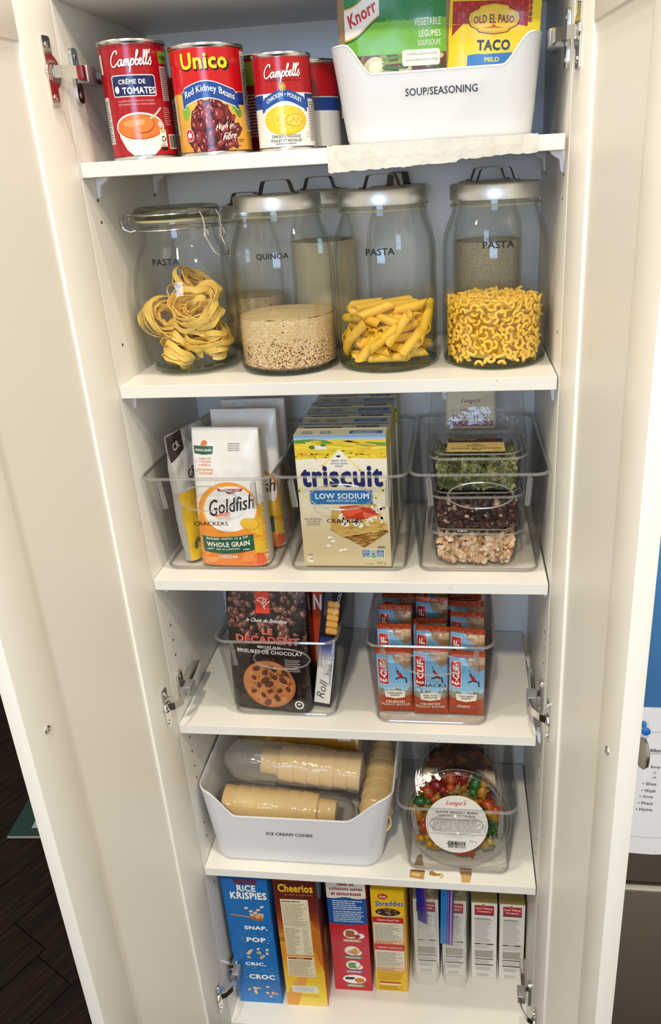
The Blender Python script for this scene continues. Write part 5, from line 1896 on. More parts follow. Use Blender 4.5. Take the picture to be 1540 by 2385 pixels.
# ------------------------------------------------------------------ tubs of nuts
def snap_tub(label, x, y, z, w, d, h, lidlabel=None, rz=0.0):
    t = thing('snap_tub', label, 'tub', (x, y, z), (0, 0, rz))

    def rg(k, zz, ins=0.0, r=0.022):
        return [(px, py, zz) for px, py in rrect(w * k - 2 * ins, d * k - 2 * ins, r - ins, 6)]
    m = MB()
    seq = [rg(0.80, 0.0), rg(0.84, 0.002), rg(0.86, 0.006), rg(0.91, h - 0.012), rg(0.92, h - 0.008), rg(0.985, h - 0.006)]
    m.loft(seq + [rg(0.985, h - 0.0055), rg(0.92, h - 0.0075, 0.001), rg(0.86, 0.007, 0.001), rg(0.80, 0.0012, 0.001)], True, True)
    m.build('tub_base', TUBM, t, ang=30)
    for sx in (-0.26, 0.0, 0.26):
        for ys in (-1,):
            MB().box(w * sx - 0.0065, -d * 0.455 - 0.0005, 0.004, w * sx + 0.0065, -d * 0.43, h - 0.013, 0.002).build('flute', TUBM, t)
    m = MB()
    m.loft([rg(0.93, h - 0.0045), rg(1.0, h - 0.0060), rg(1.0, h - 0.0035), rg(0.93, h - 0.0015), rg(0.90, h + 0.0005), rg(0.89, h - 0.0030), rg(0.80, h - 0.0030)], True, True)
    m.build('tub_lid', TUBM, t, ang=30)
    MB().tube([p for p in rg(1.0, h - 0.0045)], 0.0020, 6, closed=True).build('lid_rim', PLEDGE, t)
    MB().tube([p for p in rg(0.90, h + 0.0003)], 0.0011, 6, closed=True).build('lid_rim', PLEDGE, t)
    if lidlabel:
        a = Art()
        lidlabel(a)
        lb = a.build('lid_label', topface(0, 0, h - 0.0028), t, PRINT)
    return t


def pep_label(a):
    x0, y0, w, h = -0.040, -0.030, 0.079, 0.056
    a.rr(x0, y0, w, h, 0.003, '#d8bd72', 1)
    a.rect(x0 + 0.001, y0 + h - 0.014, w - 0.002, 0.013, '#1f1714', 2)
    a.rect(x0 + 0.001, y0 + h - 0.0175, w - 0.002, 0.004, '#8c2219', 2)
    a.text('THORNCREST', x0 + 0.024, y0 + h - 0.0065, 0.036, 0.0052, '#e9e2d2', 3, 0.05)
    a.text('Market', x0 + 0.0575, y0 + h - 0.0065, 0.026, 0.0058, '#b8463a', 3, 0.04, 0.3)
    a.rr(x0 + 0.028, y0 + h - 0.0215, 0.023, 0.004, 0.001, '#e0c98c', 3)
    a.text('Premium', x0 + 0.0395, y0 + h - 0.0195, 0.018, 0.0028, '#8c2219', 4, 0.02)
    a.text('Raw', x0 + 0.0395, y0 + h - 0.0262, 0.010, 0.0040, '#26201a', 3, 0.03, 0.2)
    a.text('Pepitas', x0 + 0.0395, y0 + h - 0.0325, 0.024, 0.0052, '#26201a', 3, 0.04)
    a.rect(x0 + 0.012, y0 + h - 0.0365, 0.055, 0.0004, '#4a3c26', 3)
    a.text('Graines de citrouille', x0 + 0.0395, y0 + h - 0.0420, 0.068, 0.0052, '#26201a', 3, 0.03)
    a.text('crues', x0 + 0.0395, y0 + h - 0.0480, 0.013, 0.0036, '#26201a', 3, 0.03, 0.2)
    a.text('275 g', x0 + 0.069, y0 + h - 0.0515, 0.012, 0.0036, '#26201a', 3, 0.03)


def ball_label(x0):
    return lambda a: a.rect(x0, -0.01, 0.02, 0.03, '#e6e2da', 1)


TX, TY = 0.4655, 0.0900
z0 = Z3 + 0.0053
snap_tub('clear snap tub of pumpkin seeds, topmost of the stack of tubs in the nuts bin', TX + 0.001, TY, z0 + 0.1125, 0.1340, 0.1060, 0.0560, pep_label)
snap_tub('clear snap tub of dark walnuts, middle of the stack in the nuts bin', TX, TY - 0.001, z0 + 0.0562, 0.1310, 0.1040, 0.0560, None, R(1))
snap_tub('clear snap tub of pale mixed nuts, bottom of the stack in the nuts bin', TX - 0.001, TY, z0, 0.1310, 0.1040, 0.0560, None, R(-1))


def heap(name, label, cat, cx, cy, z, w, d, h, n, shape, m, seed, jitter=1.0):
    rd = random.Random(seed)
    mb = MB()
    for k in range(n):
        # crowd the walls and the top, where they can be seen
        f = rd.random()
        if f < 0.55:
            x, y = rd.uniform(-w / 2, w / 2), -d / 2 + rd.uniform(0, 0.004)
        elif f < 0.7:
            x, y = rd.choice((-1, 1)) * (w / 2 - rd.uniform(0, 0.004)), rd.uniform(-d / 2, d / 2)
        else:
            x, y = rd.uniform(-w / 2, w / 2), rd.uniform(-d / 2, d / 2)
        zz = rd.uniform(0.002, h) if f < 0.7 else h * rd.uniform(0.85, 1)
        k_ = 0.93 + 0.07 * zz / h
        M = Euler((rd.uniform(0, 6.28), rd.uniform(0, 6.28), rd.uniform(0, 6.28))).to_matrix()
        s = rd.uniform(0.8, 1.15)
        mb.ell((x * k_, y * k_, zz), tuple(q * s for q in shape), 8, 5, M)
    mb.box(-w / 2 * 0.9, -d / 2 * 0.86, 0.001, w / 2 * 0.9, d / 2 * 0.9, h * 0.88)
    o = mb.build(name, m, None, loc=(cx, cy, z), ang=60)
    return tag(o, label, cat, kind='stuff')


def chip_mat(name, cols, scale, rough=0.5):
    m = mat(name, '#ffffff', rough)
    nt = m.node_tree
    tc = nt.nodes.new('ShaderNodeTexCoord')
    v = nt.nodes.new('ShaderNodeTexVoronoi')
    v.inputs['Scale'].default_value = scale
    nt.links.new(tc.outputs['Object'], v.inputs['Vector'])
    sp = nt.nodes.new('ShaderNodeSeparateColor')
    nt.links.new(v.outputs['Color'], sp.inputs[0])
    cr = nt.nodes.new('ShaderNodeValToRGB')
    cr.color_ramp.interpolation = 'CONSTANT'
    e = cr.color_ramp.elements
    for i, (p, c) in enumerate(cols):
        if i < 2:
            e[i].position, e[i].color = p, hx(c)
        else:
            e.new(p).color = hx(c)
    nt.links.new(sp.outputs[0], cr.inputs[0])
    nt.links.new(cr.outputs[0], nt.nodes['Principled BSDF'].inputs['Base Color'])
    return m


heap('pumpkin_seeds', 'green pumpkin seeds filling the topmost tub in the nuts bin', 'seeds', TX + 0.001, TY, z0 + 0.1145, 0.1060, 0.0860, 0.040, 1000, (0.0058, 0.0034, 0.0014),
     chip_mat('pumpkin_seed', [(0, '#5f6436'), (0.3, '#777a46'), (0.6, '#474b26'), (0.85, '#96956a')], 130, 0.4), 5)
heap('walnuts', 'dark red-brown walnuts filling the middle tub in the nuts bin', 'nuts', TX, TY - 0.001, z0 + 0.0582, 0.1030, 0.0840, 0.040, 290, (0.0090, 0.0060, 0.0048),
     chip_mat('dark_walnut', [(0, '#3a1a16'), (0.4, '#522820'), (0.7, '#28100e'), (0.92, '#b89a78')], 170, 0.45), 6)
heap('mixed_nuts', 'pale chopped nuts filling the bottom tub in the nuts bin', 'nuts', TX - 0.001, TY, z0 + 0.002, 0.1030, 0.0840, 0.040, 360, (0.0080, 0.0058, 0.0040),
     chip_mat('pale_nut', [(0, '#cfa67e'), (0.35, '#dcc0a0'), (0.6, '#a67a50'), (0.8, '#e6d2b8'), (0.93, '#5c3a22')], 150, 0.5), 7)

# film bag behind with its card label
lb = thing('film_bag', 'clear film bag with a cream trail mix label standing behind the tubs of nuts', 'bag', (0.3950, 0.1900, Z3 + 0.0052), (R(-6), 0, 0))
fb = []
for j in range(25):
    v = 0.226 * j / 24
    fb.append([(0.075 + (0.078 - 0.012 * (v / 0.226) ** 3) * math.copysign(abs(cos(a)) ** 0.6, cos(a)) + 0.002 * noise.noise(Vector((v * 40, a, 1))), (0.026 * (1 - (v / 0.228) ** 3) + 0.001) * sin(a) + 0.004 * noise.noise(Vector((cos(a) * 3, sin(a) * 3, v * 30))), v) for a in [2 * pi * k / 40 for k in range(40)]])
MB().loft(fb, True, True).build('film', FILM, lb, ang=80)
a = Art()
a.rr(0.0285, 0.176, 0.074, 0.060, 0.004, '#d9c79a', 1)
a.rr(0.0300, 0.1775, 0.071, 0.057, 0.003, '#9a7a3c', 1.5)
a.rr(0.0306, 0.1781, 0.0698, 0.0558, 0.003, '#dccb9e', 2)
script(a, "Longo's", 0.0655, 0.2165, 0.028, 0.0085, '#8c1f2c', z=4)
a.text('M\u00c9LANGE', 0.0655, 0.2030, 0.030, 0.0048, '#8c1f2c', 4, 0.03)
a.text('NOVEMBER', 0.0640, 0.1935, 0.050, 0.0068, '#8c1f2c', 4, 0.04)
a.rect(0.031, 0.179, 0.069, 0.008, '#8c1f2c', 3)
a.build('card_label', lambda u, v, d: (u, -0.0185 - d + (v - 0.17) * 0.18, v - 0.020), lb, PRINT)
tag(MB().ell((0, 0, 0), (0.052, 0.018, 0.062), 20, 12).build('trail_mix', chip_mat('trail_mix', [(0, '#6a4a2c'), (0.4, '#a88452'), (0.7, '#3f2a18'), (0.9, '#8a2c22')], 110), None, loc=(0.470, 0.193, Z3 + 0.075)), 'brown trail mix at the bottom of the film bag in the nuts bin', 'trail mix', kind='stuff')


# ================================================================== shelf 4
def art_cookie(a, w, h):
    rd = random.Random(14)
    a.rect(0, 0, w, h, '#1a1110', 0)
    for k in range(330):
        x, y = rd.uniform(0, w), rd.uniform(0, h)
        if 0.098 < y < 0.130 and 0.004 < x < w - 0.006:
            continue
        if y < 0.098 and rd.random() < 0.5:
            continue
        s = rd.uniform(0.0045, 0.0082)
        ro = rd.random() * 3
        dim = y < 0.098
        zz = 0.6 + (k % 6) * 0.12
        a.ell(x + 0.0006, y - 0.0008, s * 1.1, s * 0.75, '#0c0707', zz, 12, ro)
        a.ell(x, y, s, s * 0.68, rd.choice(['#33201b', '#3a241e'] if dim else ['#55332b', '#6b4238', '#472b24', '#7a4f44']), zz + 0.05, 12, ro)
        a.ell(x - 0.001, y + 0.001, s * 0.5, s * 0.2, '#4c332c' if dim else '#b08474', zz + 0.1, 8, ro)
    a.rect(0.0505, 0.1685, 0.0225, 0.0340, '#dc3a22', 2)
    W = '#f4efe8'
    a.stroke([(0.0530, 0.1890), (0.0560, 0.1925), (0.0620, 0.1935), (0.0680, 0.1915), (0.0660, 0.1860), (0.0620, 0.1845), (0.0570, 0.1880), (0.0530, 0.1890)], 0.0013, W, 3)
    a.stroke([(0.0640, 0.1935), (0.0625, 0.1860), (0.0635, 0.1790), (0.0655, 0.1765), (0.0645, 0.1800), (0.0700, 0.1865), (0.0735, 0.1880)], 0.0013, W, 3)
    script(a, 'le Choix du Pr\u00e9sident', 0.0680, 0.1575, 0.066, 0.0065, W, z=3)
    a.text('LE', 0.0680, 0.1395, 0.0165, 0.0095, '#e2604c', 4, 0.03, 0, 0, None, '#f0d2c8', 0.02)
    a.text('D\u00c9CADENT', 0.0680, 0.1270, 0.100, 0.0145, '#d8432f', 4, 0.03, 0, 0, None, '#eecac0', 0.02)
    a.text('BISCUIT AUX', 0.0700, 0.1135, 0.0370, 0.0042, '#eee8e0', 3, 0.03)
    a.rect(0.022, 0.1137, 0.014, 0.0005, '#8a3a30', 3)
    a.rect(0.102, 0.1137, 0.012, 0.0005, '#8a3a30', 3)
    a.text('BRISURES DE CHOCOLAT', 0.0700, 0.1050, 0.106, 0.0064, '#eee8e0', 3, 0.035)
    # cookie
    cx, cy = 0.0660, 0.0480
    a.ell(cx + 0.003, cy - 0.003, 0.044, 0.043, '#0c0706', 2, 40)
    a.ell(cx, cy, 0.0430, 0.0420, '#b5683c', 2.3, 44)
    a.ell(cx - 0.001, cy + 0.002, 0.0405, 0.0385, '#c07a48', 2.6, 44)
    for k in range(70):
        t_, q = rd.uniform(0, 6.28), 0.037 * rd.random() ** 0.5
        a.ell(cx + q * cos(t_), cy + q * sin(t_), rd.uniform(0.002, 0.006), rd.uniform(0.0015, 0.004), rd.choice(['#a8683a', '#c98a52', '#8f5428', '#b9783f']), 2.8 + k % 3 * 0.1, 10, rd.random() * 3)
    for k in range(17):
        t_, q = k * 2.4, 0.036 * (k / 17) ** 0.5
        s = rd.uniform(0.0045, 0.008)
        a.ell(cx + q * cos(t_), cy + q * sin(t_), s, s * 0.7, '#5a3322', 3.3, 12, rd.random() * 3)
        a.ell(cx + q * cos(t_) - 0.001, cy + q * sin(t_) + 0.001, s * 0.4, s * 0.25, '#6b4030', 3.6, 8, 0.5)
    a.fine(0.094, 0.074, 0.026, 0.022, 7, '#b9aea6', 3.8, 0.45, 4, 0.3)
    a.ell(0.1130, 0.0140, 0.0072, 0.0080, '#eeeae2', 4, 24)
    a.ell(0.1130, 0.0140, 0.0050, 0.0055, '#2a2322', 4.3, 20)
    a.ell(0.1130, 0.0150, 0.0028, 0.0016, '#eeeae2', 4.6, 10, 0.6)


pouch('cookie_bag', 'black bag of chocolate chip cookies with a big cookie picture', 'bag', 0.1300, 0.2360, 0.058, (0.0800, 0.0720, Z4 + 0.0053), (R(-2), R(0.5), R(-5)), art_cookie, DB, topd=0.006, p=6, crumple=0.001, seed=7)


def art_redbox(a, w, h):
    a.rect(0, 0, w, h, '#c0401c', 0)
    a.rect(w * 0.75, 0, w * 0.25, h, '#8f2c14', 1)
    a.text('N', w * 0.42, h - 0.035, 0.013, 0.028, '#efeae2', 2, 0.04)
    a.rect(0, 0, w, 0.06, '#5a2416', 1)


carton('biscuit_box', 'narrow orange-red box with a white letter N, wedged right of the cookie bag', 'box', 0.0215, 0.080, 0.205, (0.2035, 0.082, Z4 + 0.0053), 0, art_redbox, '#9c3518', rot=(R(-2), R(3), R(-2)))


def art_roll(a, w, h):
    a.rect(0, 0, w, h, '#12131c', 0)
    a.grad(0.002, 0.088, w - 0.004, 0.040, [(0, '#e6e6ee'), (0.5, '#4a5590'), (1, '#1d2a66')], 1, 10)
    a.rect(0.002, 0.006, w - 0.004, 0.084, '#e4e1da', 1)
    a.rect(w - 0.007, 0.04, 0.0035, 0.085, '#cfcfe0', 1.4)
    a.fine(w - 0.0068, 0.042, 0.0030, 0.08, 26, '#5a5a66', 2, 0.4, 3, 0.1)
    a.text('Roll', 0.0125, 0.032, 0.034, 0.013, '#3f3f4c', 2, -0.004, 0.3, R(82))
    a.text('break', 0.0205, 0.070, 0.022, 0.008, '#3f3f4c', 2, 0.0, 0.3, R(82))
    for k in range(5):
        y = 0.134 + k * 0.0115
        a.rr(0.009, y, 0.0185, 0.0120, 0.003, '#b3762e', 2 + k * 0.1)
        a.rr(0.0098, y + 0.0025, 0.0170, 0.0085, 0.003, '#d9a252', 2.05 + k * 0.1)
    a.text('Real CACAO', 0.0235, h - 0.032, 0.044, 0.005, '#c9c4bc', 3, 0.0, 0.2, R(80))
    a.fine(0.004, h - 0.055, 0.012, 0.05, 16, '#6a6a74', 2, 0.4, 6, 0.2)


carton('rolled_wafer_box', 'dark navy box of rolled wafer sticks leaning in the right of the COOKIES bin', 'box', 0.0290, 0.080, 0.222, (0.2075, 0.050, Z4 + 0.0075), 0, art_roll, '#101119', rot=(R(-2), R(8.5), R(-1)))
carton('biscuit_box', 'brown box at the back of the COOKIES bin', 'box', 0.100, 0.045, 0.190, (0.095, 0.195, Z4 + 0.0053), 0, lambda a, w, h: (a.rect(0, 0, w, h, '#4a2a1c', 0), a.rect(0, h - 0.04, w, 0.02, '#8c6a4a', 1)), '#4a2a1c')


def bar_art(seed, kind=0):
    def f(a, w, h):
        rd = random.Random(seed)
        a.grad(0, 0.032, w, h - 0.032, [(0, '#a9cfe6'), (0.35, '#7fb2d8'), (1, '#6aa9d4')], 0, 8)
        a.rect(0, 0, w, 0.030, '#a3401f', 0)
        for i in range(7):
            x = -0.004 + i * w / 6
            a.poly([(x - 0.009, 0.026), (x, 0.036 + 0.004 * ((i * 7 + seed) % 3)), (x + 0.010, 0.026)], ['#8d8f88', '#9a998f', '#7f8078'][(i + seed) % 3], 0.6 + 0.1 * (i % 2))
            a.poly([(x - 0.002, 0.033 + 0.003 * ((i * 7 + seed) % 3)), (x, 0.036 + 0.004 * ((i * 7 + seed) % 3)), (x + 0.003, 0.036)], '#cfd0ca', 0.9)
        a.rect(0, 0.024, w, 0.009, '#8a8779', 0.7)
        # vertical red logo block
        bx, by, bw, bh = 0.0035, 0.046, 0.0150, h - 0.046 - 0.006
        a.rect(bx - 0.0006, by - 0.0006, bw + 0.0012, bh + 0.0012, '#f1ede6', 1.5)
        a.rect(bx, by, bw, bh, '#c01e26', 1.8)
        a.text('CLIF', bx + bw * 0.52, by + 0.012 + (bh - 0.016) / 2, bh - 0.018, 0.0105, '#f6f2ea', 3, 0.055, 0, R(90))
        a.text('BAR', bx + bw * 0.5, by + 0.0062, 0.0125, 0.0050, '#f6f2ea', 3, 0.05)
        # climber
        cx, cy = w * 0.66, h * 0.62
        a.poly([(cx - 0.004, cy + 0.007), (cx + 0.001, cy + 0.008), (cx + 0.006, cy - 0.001), (cx + 0.001, cy - 0.003)], '#a82a22', 2)
        a.ell(cx - 0.003, cy + 0.0095, 0.0022, 0.0024, '#5a3a2a', 2.3, 10)
        a.stroke([(cx + 0.002, cy - 0.001), (cx + 0.009, cy - 0.003), (cx + 0.010, cy - 0.011)], 0.0022, '#2a2c34', 2.2)
        a.stroke([(cx, cy - 0.001), (cx - 0.006, cy - 0.004)], 0.0022, '#2a2c34', 2.2)
        a.stroke([(cx - 0.004, cy + 0.010), (cx - 0.005, cy + 0.018)], 0.0008, '#4a4a50', 2.1)
        # top right brown rock
        a.poly([(w, h), (w * 0.45, h), (w * 0.52, h - 0.010), (w * 0.68, h - 0.014), (w * 0.8, h - 0.022), (w, h - 0.020)], '#9a7a58', 1.4)
        a.poly([(w, h), (w * 0.6, h), (w * 0.7, h - 0.008), (w, h - 0.012)], '#c2a27c', 1.7)
        # shield
        sx, sy = w * 0.5, 0.0260
        a.poly([(sx - 0.015, sy - 0.004), (sx - 0.016, sy + 0.007), (sx, sy + 0.0085), (sx + 0.016, sy + 0.007), (sx + 0.015, sy - 0.004), (sx, sy - 0.0065)], '#e9e2cf', 2)
        wd_ = ('PLANT-BASED', 'ENERGY') if kind != 1 else ('FEED YOUR', 'ADVENTURE')
        a.text(wd_[0], sx, sy + 0.0035, 0.022, 0.0026, '#4a4238', 3, 0.03)
        a.text(wd_[1], sx, sy - 0.0005, 0.015 if kind != 1 else 0.021, 0.0026, '#4a4238', 3, 0.03)
        if kind == 2:
            a.text('CRISPY', sx - 0.004, 0.0110, 0.020, 0.0052, '#f0d8c0', 3, 0.04)
        else:
            a.text('CRUNCHY', sx, 0.0140, 0.031, 0.0048, '#f0d8c0', 3, 0.04)
            a.text('PEANUT BUTTER', sx, 0.0075, 0.044, 0.0050, '#f0d8c0', 3, 0.04)
        if kind == 1:
            a.ring(0.0085, 0.038, 0.005, 0.005, 0.0007, '#5a5a58', 2.4)
    return f


WRB = mat('orange_brown_wrapper', '#a84420', 0.3, vary=0.1, vscale=60)


def bar(label, x, y, z, rx, ry, rz, art, w=0.057, h=0.122, th=0.017, seed=0):
    t = thing('snack_bar', label, 'snack bar', (x, y, z), (rx, ry, rz), 'snack bars in the SNACKS bin')
    e = 0.009

    def off(u, v):
        a_ = max(0.0, min(u / w, 1 - u / w)) * 2
        b_ = max(0.0, min((v - e) / (h - 2 * e), 1 - (v - e) / (h - 2 * e))) * 2
        base = th / 2 * min(1, a_ * 2.2) ** 0.6 * min(1, b_ * 4) ** 0.55
        c = 0.0007 * (1 if int(u / 0.0018) % 2 else -1) if (v < e or v > h - e) else 0
        return base + c + 0.0012 * noise.noise(Vector((u * 55, v * 45, seed * 2.3)))
    nu, nv = 30, 30
    fr_, bk_ = [], []
    for j in range(nv + 1):
        v = h * j / nv
        zz = 0.0012 * sin(j * 0.9 + seed)
        fr_.append([(w * i / nu, -off(w * i / nu, v) - 0.0005, v) for i in range(nu + 1)])
        bk_.append([(w * i / nu, off(w * i / nu, v) + 0.0005, v) for i in range(nu + 1)])
    MB().loft([f + b[::-1] for f, b in zip(fr_, bk_)], True, True).build('wrapper', WRB, t, ang=60)
    a = Art()
    art(a, w, h - 2 * e)
    a.clip(0.0005, 0.0003, w - 0.0005, h - 2 * e - 0.0003)
    a.build('printed_front', lambda u, v, d: (u, -off(u, v + e) - 0.0005 - d, v + e), t, PRINTF, maxlen=0.0055, base=0.0006, eps=0.00016)
    return t


zb_ = Z4 + 0.0055
bar('crunchy peanut butter bar at the front left of the SNACKS bin', 0.3155, 0.0440, zb_, R(-3), R(-1), R(1), bar_art(1, 0), h=0.112, w=0.0545, seed=1)
bar('peanut butter bar lettered FEED YOUR ADVENTURE at the front centre of the SNACKS bin', 0.3700, 0.0415, zb_, R(-3), R(0.5), R(0), bar_art(2, 1), h=0.120, w=0.053, seed=2)
bar('crispy bar at the front right of the SNACKS bin', 0.4235, 0.0425, zb_, R(-3), R(1), R(-1), bar_art(3, 2), h=0.112, w=0.0545, seed=3)
rb = random.Random(11)
names = ['second row', 'third row', 'fourth row', 'fifth row', 'sixth row', 'last row']
cols_ = ['left', 'centre', 'right']
for r_ in range(6):
    for c_ in range(3):
        y = 0.075 + r_ * 0.0295
        h_ = 0.131 + rb.uniform(-0.014, 0.010) + (0.004 if r_ < 4 else -0.004)
        bar('bar wrapper standing in the %s from the front, %s, in the SNACKS bin' % (names[r_], cols_[c_]) if r_ < 5 else 'bar wrapper in the last row, %s, in the SNACKS bin' % cols_[c_],
            0.3130 + c_ * 0.0555 + rb.uniform(-0.0015, 0.0015), y, zb_, R(-9 + rb.uniform(-9, 4)), R(rb.uniform(-3, 3)), R(rb.uniform(-9, 9)), bar_art(r_ * 3 + c_, rb.randint(0, 2)), h=h_, th=0.015, w=0.054, seed=r_ * 3 + c_ + 5)
# ================================================================== shelf 5: ice cream cones
cupm = MB().lathe([(0.0185, 0), (0.0205, 0.0005), (0.0222, 0.0300), (0.0285, 0.0330), (0.0305, 0.0560), (0.0308, 0.0600), (0.0290, 0.0600), (0.0272, 0.0350), (0.0205, 0.0310), (0.0188, 0.0020), (0.001, 0.0020)], 40, cap0=True, cap1=True).mesh('wafer_cone', CONE, ang=40)


def roll(grp, label, start, dirv, n, step, sc=1.0):
    d = Vector(dirv).normalized()
    q = d.to_track_quat('Z', 'Y').to_euler()
    for k in range(n):
        p = Vector(start) + d * (step * k)
        o = inst(cupm, 'wafer_cone', None, p, q)
        o.scale = (sc, sc, sc)
        tag(o, label, 'ice cream cone', grp)


def sleeve(label, start, end, r, seed, m=FILMW, tail=0.03, tail2=0.012):
    t = thing('cone_sleeve', label, 'bag', start)
    d = Vector(end) - Vector(start)
    L = d.length
    q = d.to_track_quat('Z', 'Y').to_matrix()
    rings = []
    n = 34
    for i in range(n + 1):
        s = -tail + (L + tail + tail2) * i / n
        if s < 0:
            k = 0.08 + 0.92 * max(0, 1 + s / tail) ** 0.6
        elif s > L:
            k = 0.25 + 0.75 * max(0, 1 - (s - L) / tail2) ** 0.5
        else:
            k = 1
        ring = []
        for j in range(36):
            a = 2 * pi * j / 36
            nz = noise.noise(Vector((cos(a) * 2.2, sin(a) * 2.2, s * 34 + seed * 5)))
            rr_ = r * k * (1.05 + 0.11 * nz)
            ring.append(q @ Vector((rr_ * cos(a), rr_ * sin(a), s)))
        rings.append(ring)
    MB().loft(rings, True, True).build('film', m, t, ang=80)
    return t


# lower sleeve, front
roll('cones in the lower front sleeve', 'pale wafer cup cone in the lower front sleeve of the ice cream cones bin', (0.2260, 0.0720, -1.0640), (-1, -0.01, 0.075), 7, 0.0230, 1.0)
sleeve('wrinkled clear sleeve of wafer cones lying lowest at the front of its bin', (0.0260, 0.0700, -1.0480), (0.2280, 0.0725, -1.0640), 0.0325, 1, FILM, 0.006, 0.030)
# upper sleeve
roll('cones in the upper sleeve', 'pale wafer cup cone in the upper sleeve of the ice cream cones bin', (0.0900, 0.1180, -0.9960), (1, 0.0, -0.105), 6, 0.0235, 1.0)
sleeve('milky wrinkled sleeve of wafer cones resting on the lower sleeve', (0.0460, 0.1180, -0.9930), (0.2680, 0.1180, -1.0150), 0.0330, 2, FILMW, 0.028, 0.006)
roll('cones in the far sleeve', 'wafer cup cone in the shaded sleeve at the back of the ice cream cones bin', (0.0800, 0.2000, -1.0000), (1, 0, 0), 6, 0.0235, 1.0)
sleeve('amber tinted sleeve of cones at the back of the cones bin', (0.0500, 0.2000, -1.0000), (0.2500, 0.2000, -1.0000), 0.0335, 3, FILMA, 0.03, 0.006)
roll('cones in the right hand sleeve', 'wafer cup cone in the sleeve along the right wall of its white bin', (0.2980, 0.2080, -1.0350), (0.0, -1, -0.04), 6, 0.0235, 0.92)
sleeve('clear sleeve of cones running front to back along the right wall of the bin', (0.2980, 0.2450, -1.0320), (0.2980, 0.0540, -1.0420), 0.0295, 4, FILM, 0.02, 0.005)

# ================================================================== candy
tl = R(14)


def round_tub(label, c, r, dep, tilt, with_label=False):
    t = thing('round_tub', label, 'tub', c, (R(90) - tilt, 0, 0))
    # local z is the lid normal
    MB().lathe([(r * 0.82, -dep), (r * 0.86, -dep + 0.003), (r * 0.93, -0.006), (r * 0.965, -0.003), (r * 0.965, -0.002), (r * 0.92, -0.004), (r * 0.84, -dep + 0.004), (r * 0.80, -dep + 0.001)], 56, cap0=True, cap1=True).build('tub_base', TUBM, t)
    MB().lathe([(r * 0.94, -0.006), (r, -0.006), (r * 1.0, -0.001), (r * 0.97, 0.002), (r * 0.93, 0.003), (r * 0.915, -0.0005), (r * 0.5, -0.0005), (0.002, -0.0005)], 56, cap0=True, cap1=True).build('tub_lid', TUBM, t)
    for rr_, zz in ((1.0, -0.003), (0.93, 0.003)):
        MB().tube([(r * rr_ * cos(a * pi / 28), r * rr_ * sin(a * pi / 28), zz) for a in range(56)], 0.0011, 6, closed=True).build('lid_rim', PLEDGE, t)
    if with_label:
        a = Art()
        a.ell(0, 0, 0.0515, 0.0515, '#e6e2da', 0.5, 56)
        script(a, "Longo's", -0.001, 0.0370, 0.033, 0.0105, '#c02a20', z=3)
        a.ell(0.015, 0.0425, 0.0016, 0.0008, '#4c8a34', 4, 8, 0.6)
        a.text('GUMMI GRIZZLY BEARS', 0.0, 0.0215, 0.070, 0.0048, '#2c2a2a', 3, 0.035)
        a.text('OURSONS GRIZZLI EN GEL\u00c9E', 0.0, 0.0155, 0.062, 0.0042, '#2c2a2a', 3, 0.02)
        a.fine(-0.040, -0.013, 0.082, 0.024, 11, '#8a8a88', 2, 0.4, 3, 0.15)
        for q in (((-0.047, -0.018), (0.047, -0.018)), ((-0.047, -0.018), (-0.049, 0.008)), ((0.047, -0.018), (0.049, 0.008)), ((-0.049, 0.008), (0.049, 0.008))):
            a.stroke(list(q), 0.0005, '#6a6a68', 3)
        a.barcode(-0.0165, -0.0440, 0.033, 0.0150, 2, 5, '#2a2a2a', '#e6e2da')
        a.text('500 g', 0.027, -0.030, 0.012, 0.0040, '#8a8a88', 3, 0.01)
        a.build('round_label', lambda u, v, d: (u - 0.002, v - 0.008, 0.0004 + d), t, PRINT)
    return t


tc_ = Vector((0.4365, 0.0455, -1.0385))
round_tub('round clear tub of gummy bears with a white round label, leaning in the CANDY bin', tc_, 0.0875, 0.042, tl, True)
GC = [('red', '#8c0f16'), ('orange', '#b84c12'), ('yellow', '#b98416'), ('green', '#256622'), ('clear', '#b39a5c')]
GM = {}
for n_, c_ in GC:
    gm = mat('gummy_' + n_, c_, 0.25)
    b_ = gm.node_tree.nodes['Principled BSDF']
    b_.inputs['Transmission Weight'].default_value = 0.25
    b_.inputs['Subsurface Weight'].default_value = 0.3
    b_.inputs['Subsurface Radius'].default_value = (0.01, 0.01, 0.01)
    GM[n_] = gm


def bear_mesh(m):
    b = MB()
    b.ell((0, 0, 0), (0.0068, 0.0055, 0.0088), 10, 8)
    b.ell((0, 0.0008, 0.0112), (0.0056, 0.0050, 0.0052), 10, 8)
    for s in (-1, 1):
        b.ell((s * 0.0042, 0.0005, 0.0162), (0.0019, 0.0015, 0.0020), 8, 6)
        b.ell((s * 0.0066, -0.0030, 0.0035), (0.0022, 0.0036, 0.0024), 8, 6)
        b.ell((s * 0.0046, -0.0040, -0.0078), (0.0028, 0.0044, 0.0030), 8, 6)
    b.ell((0, -0.0040, 0.0102), (0.0022, 0.0020, 0.0018), 8, 6)
    me = b.mesh('gummy_bear', m)
    return me


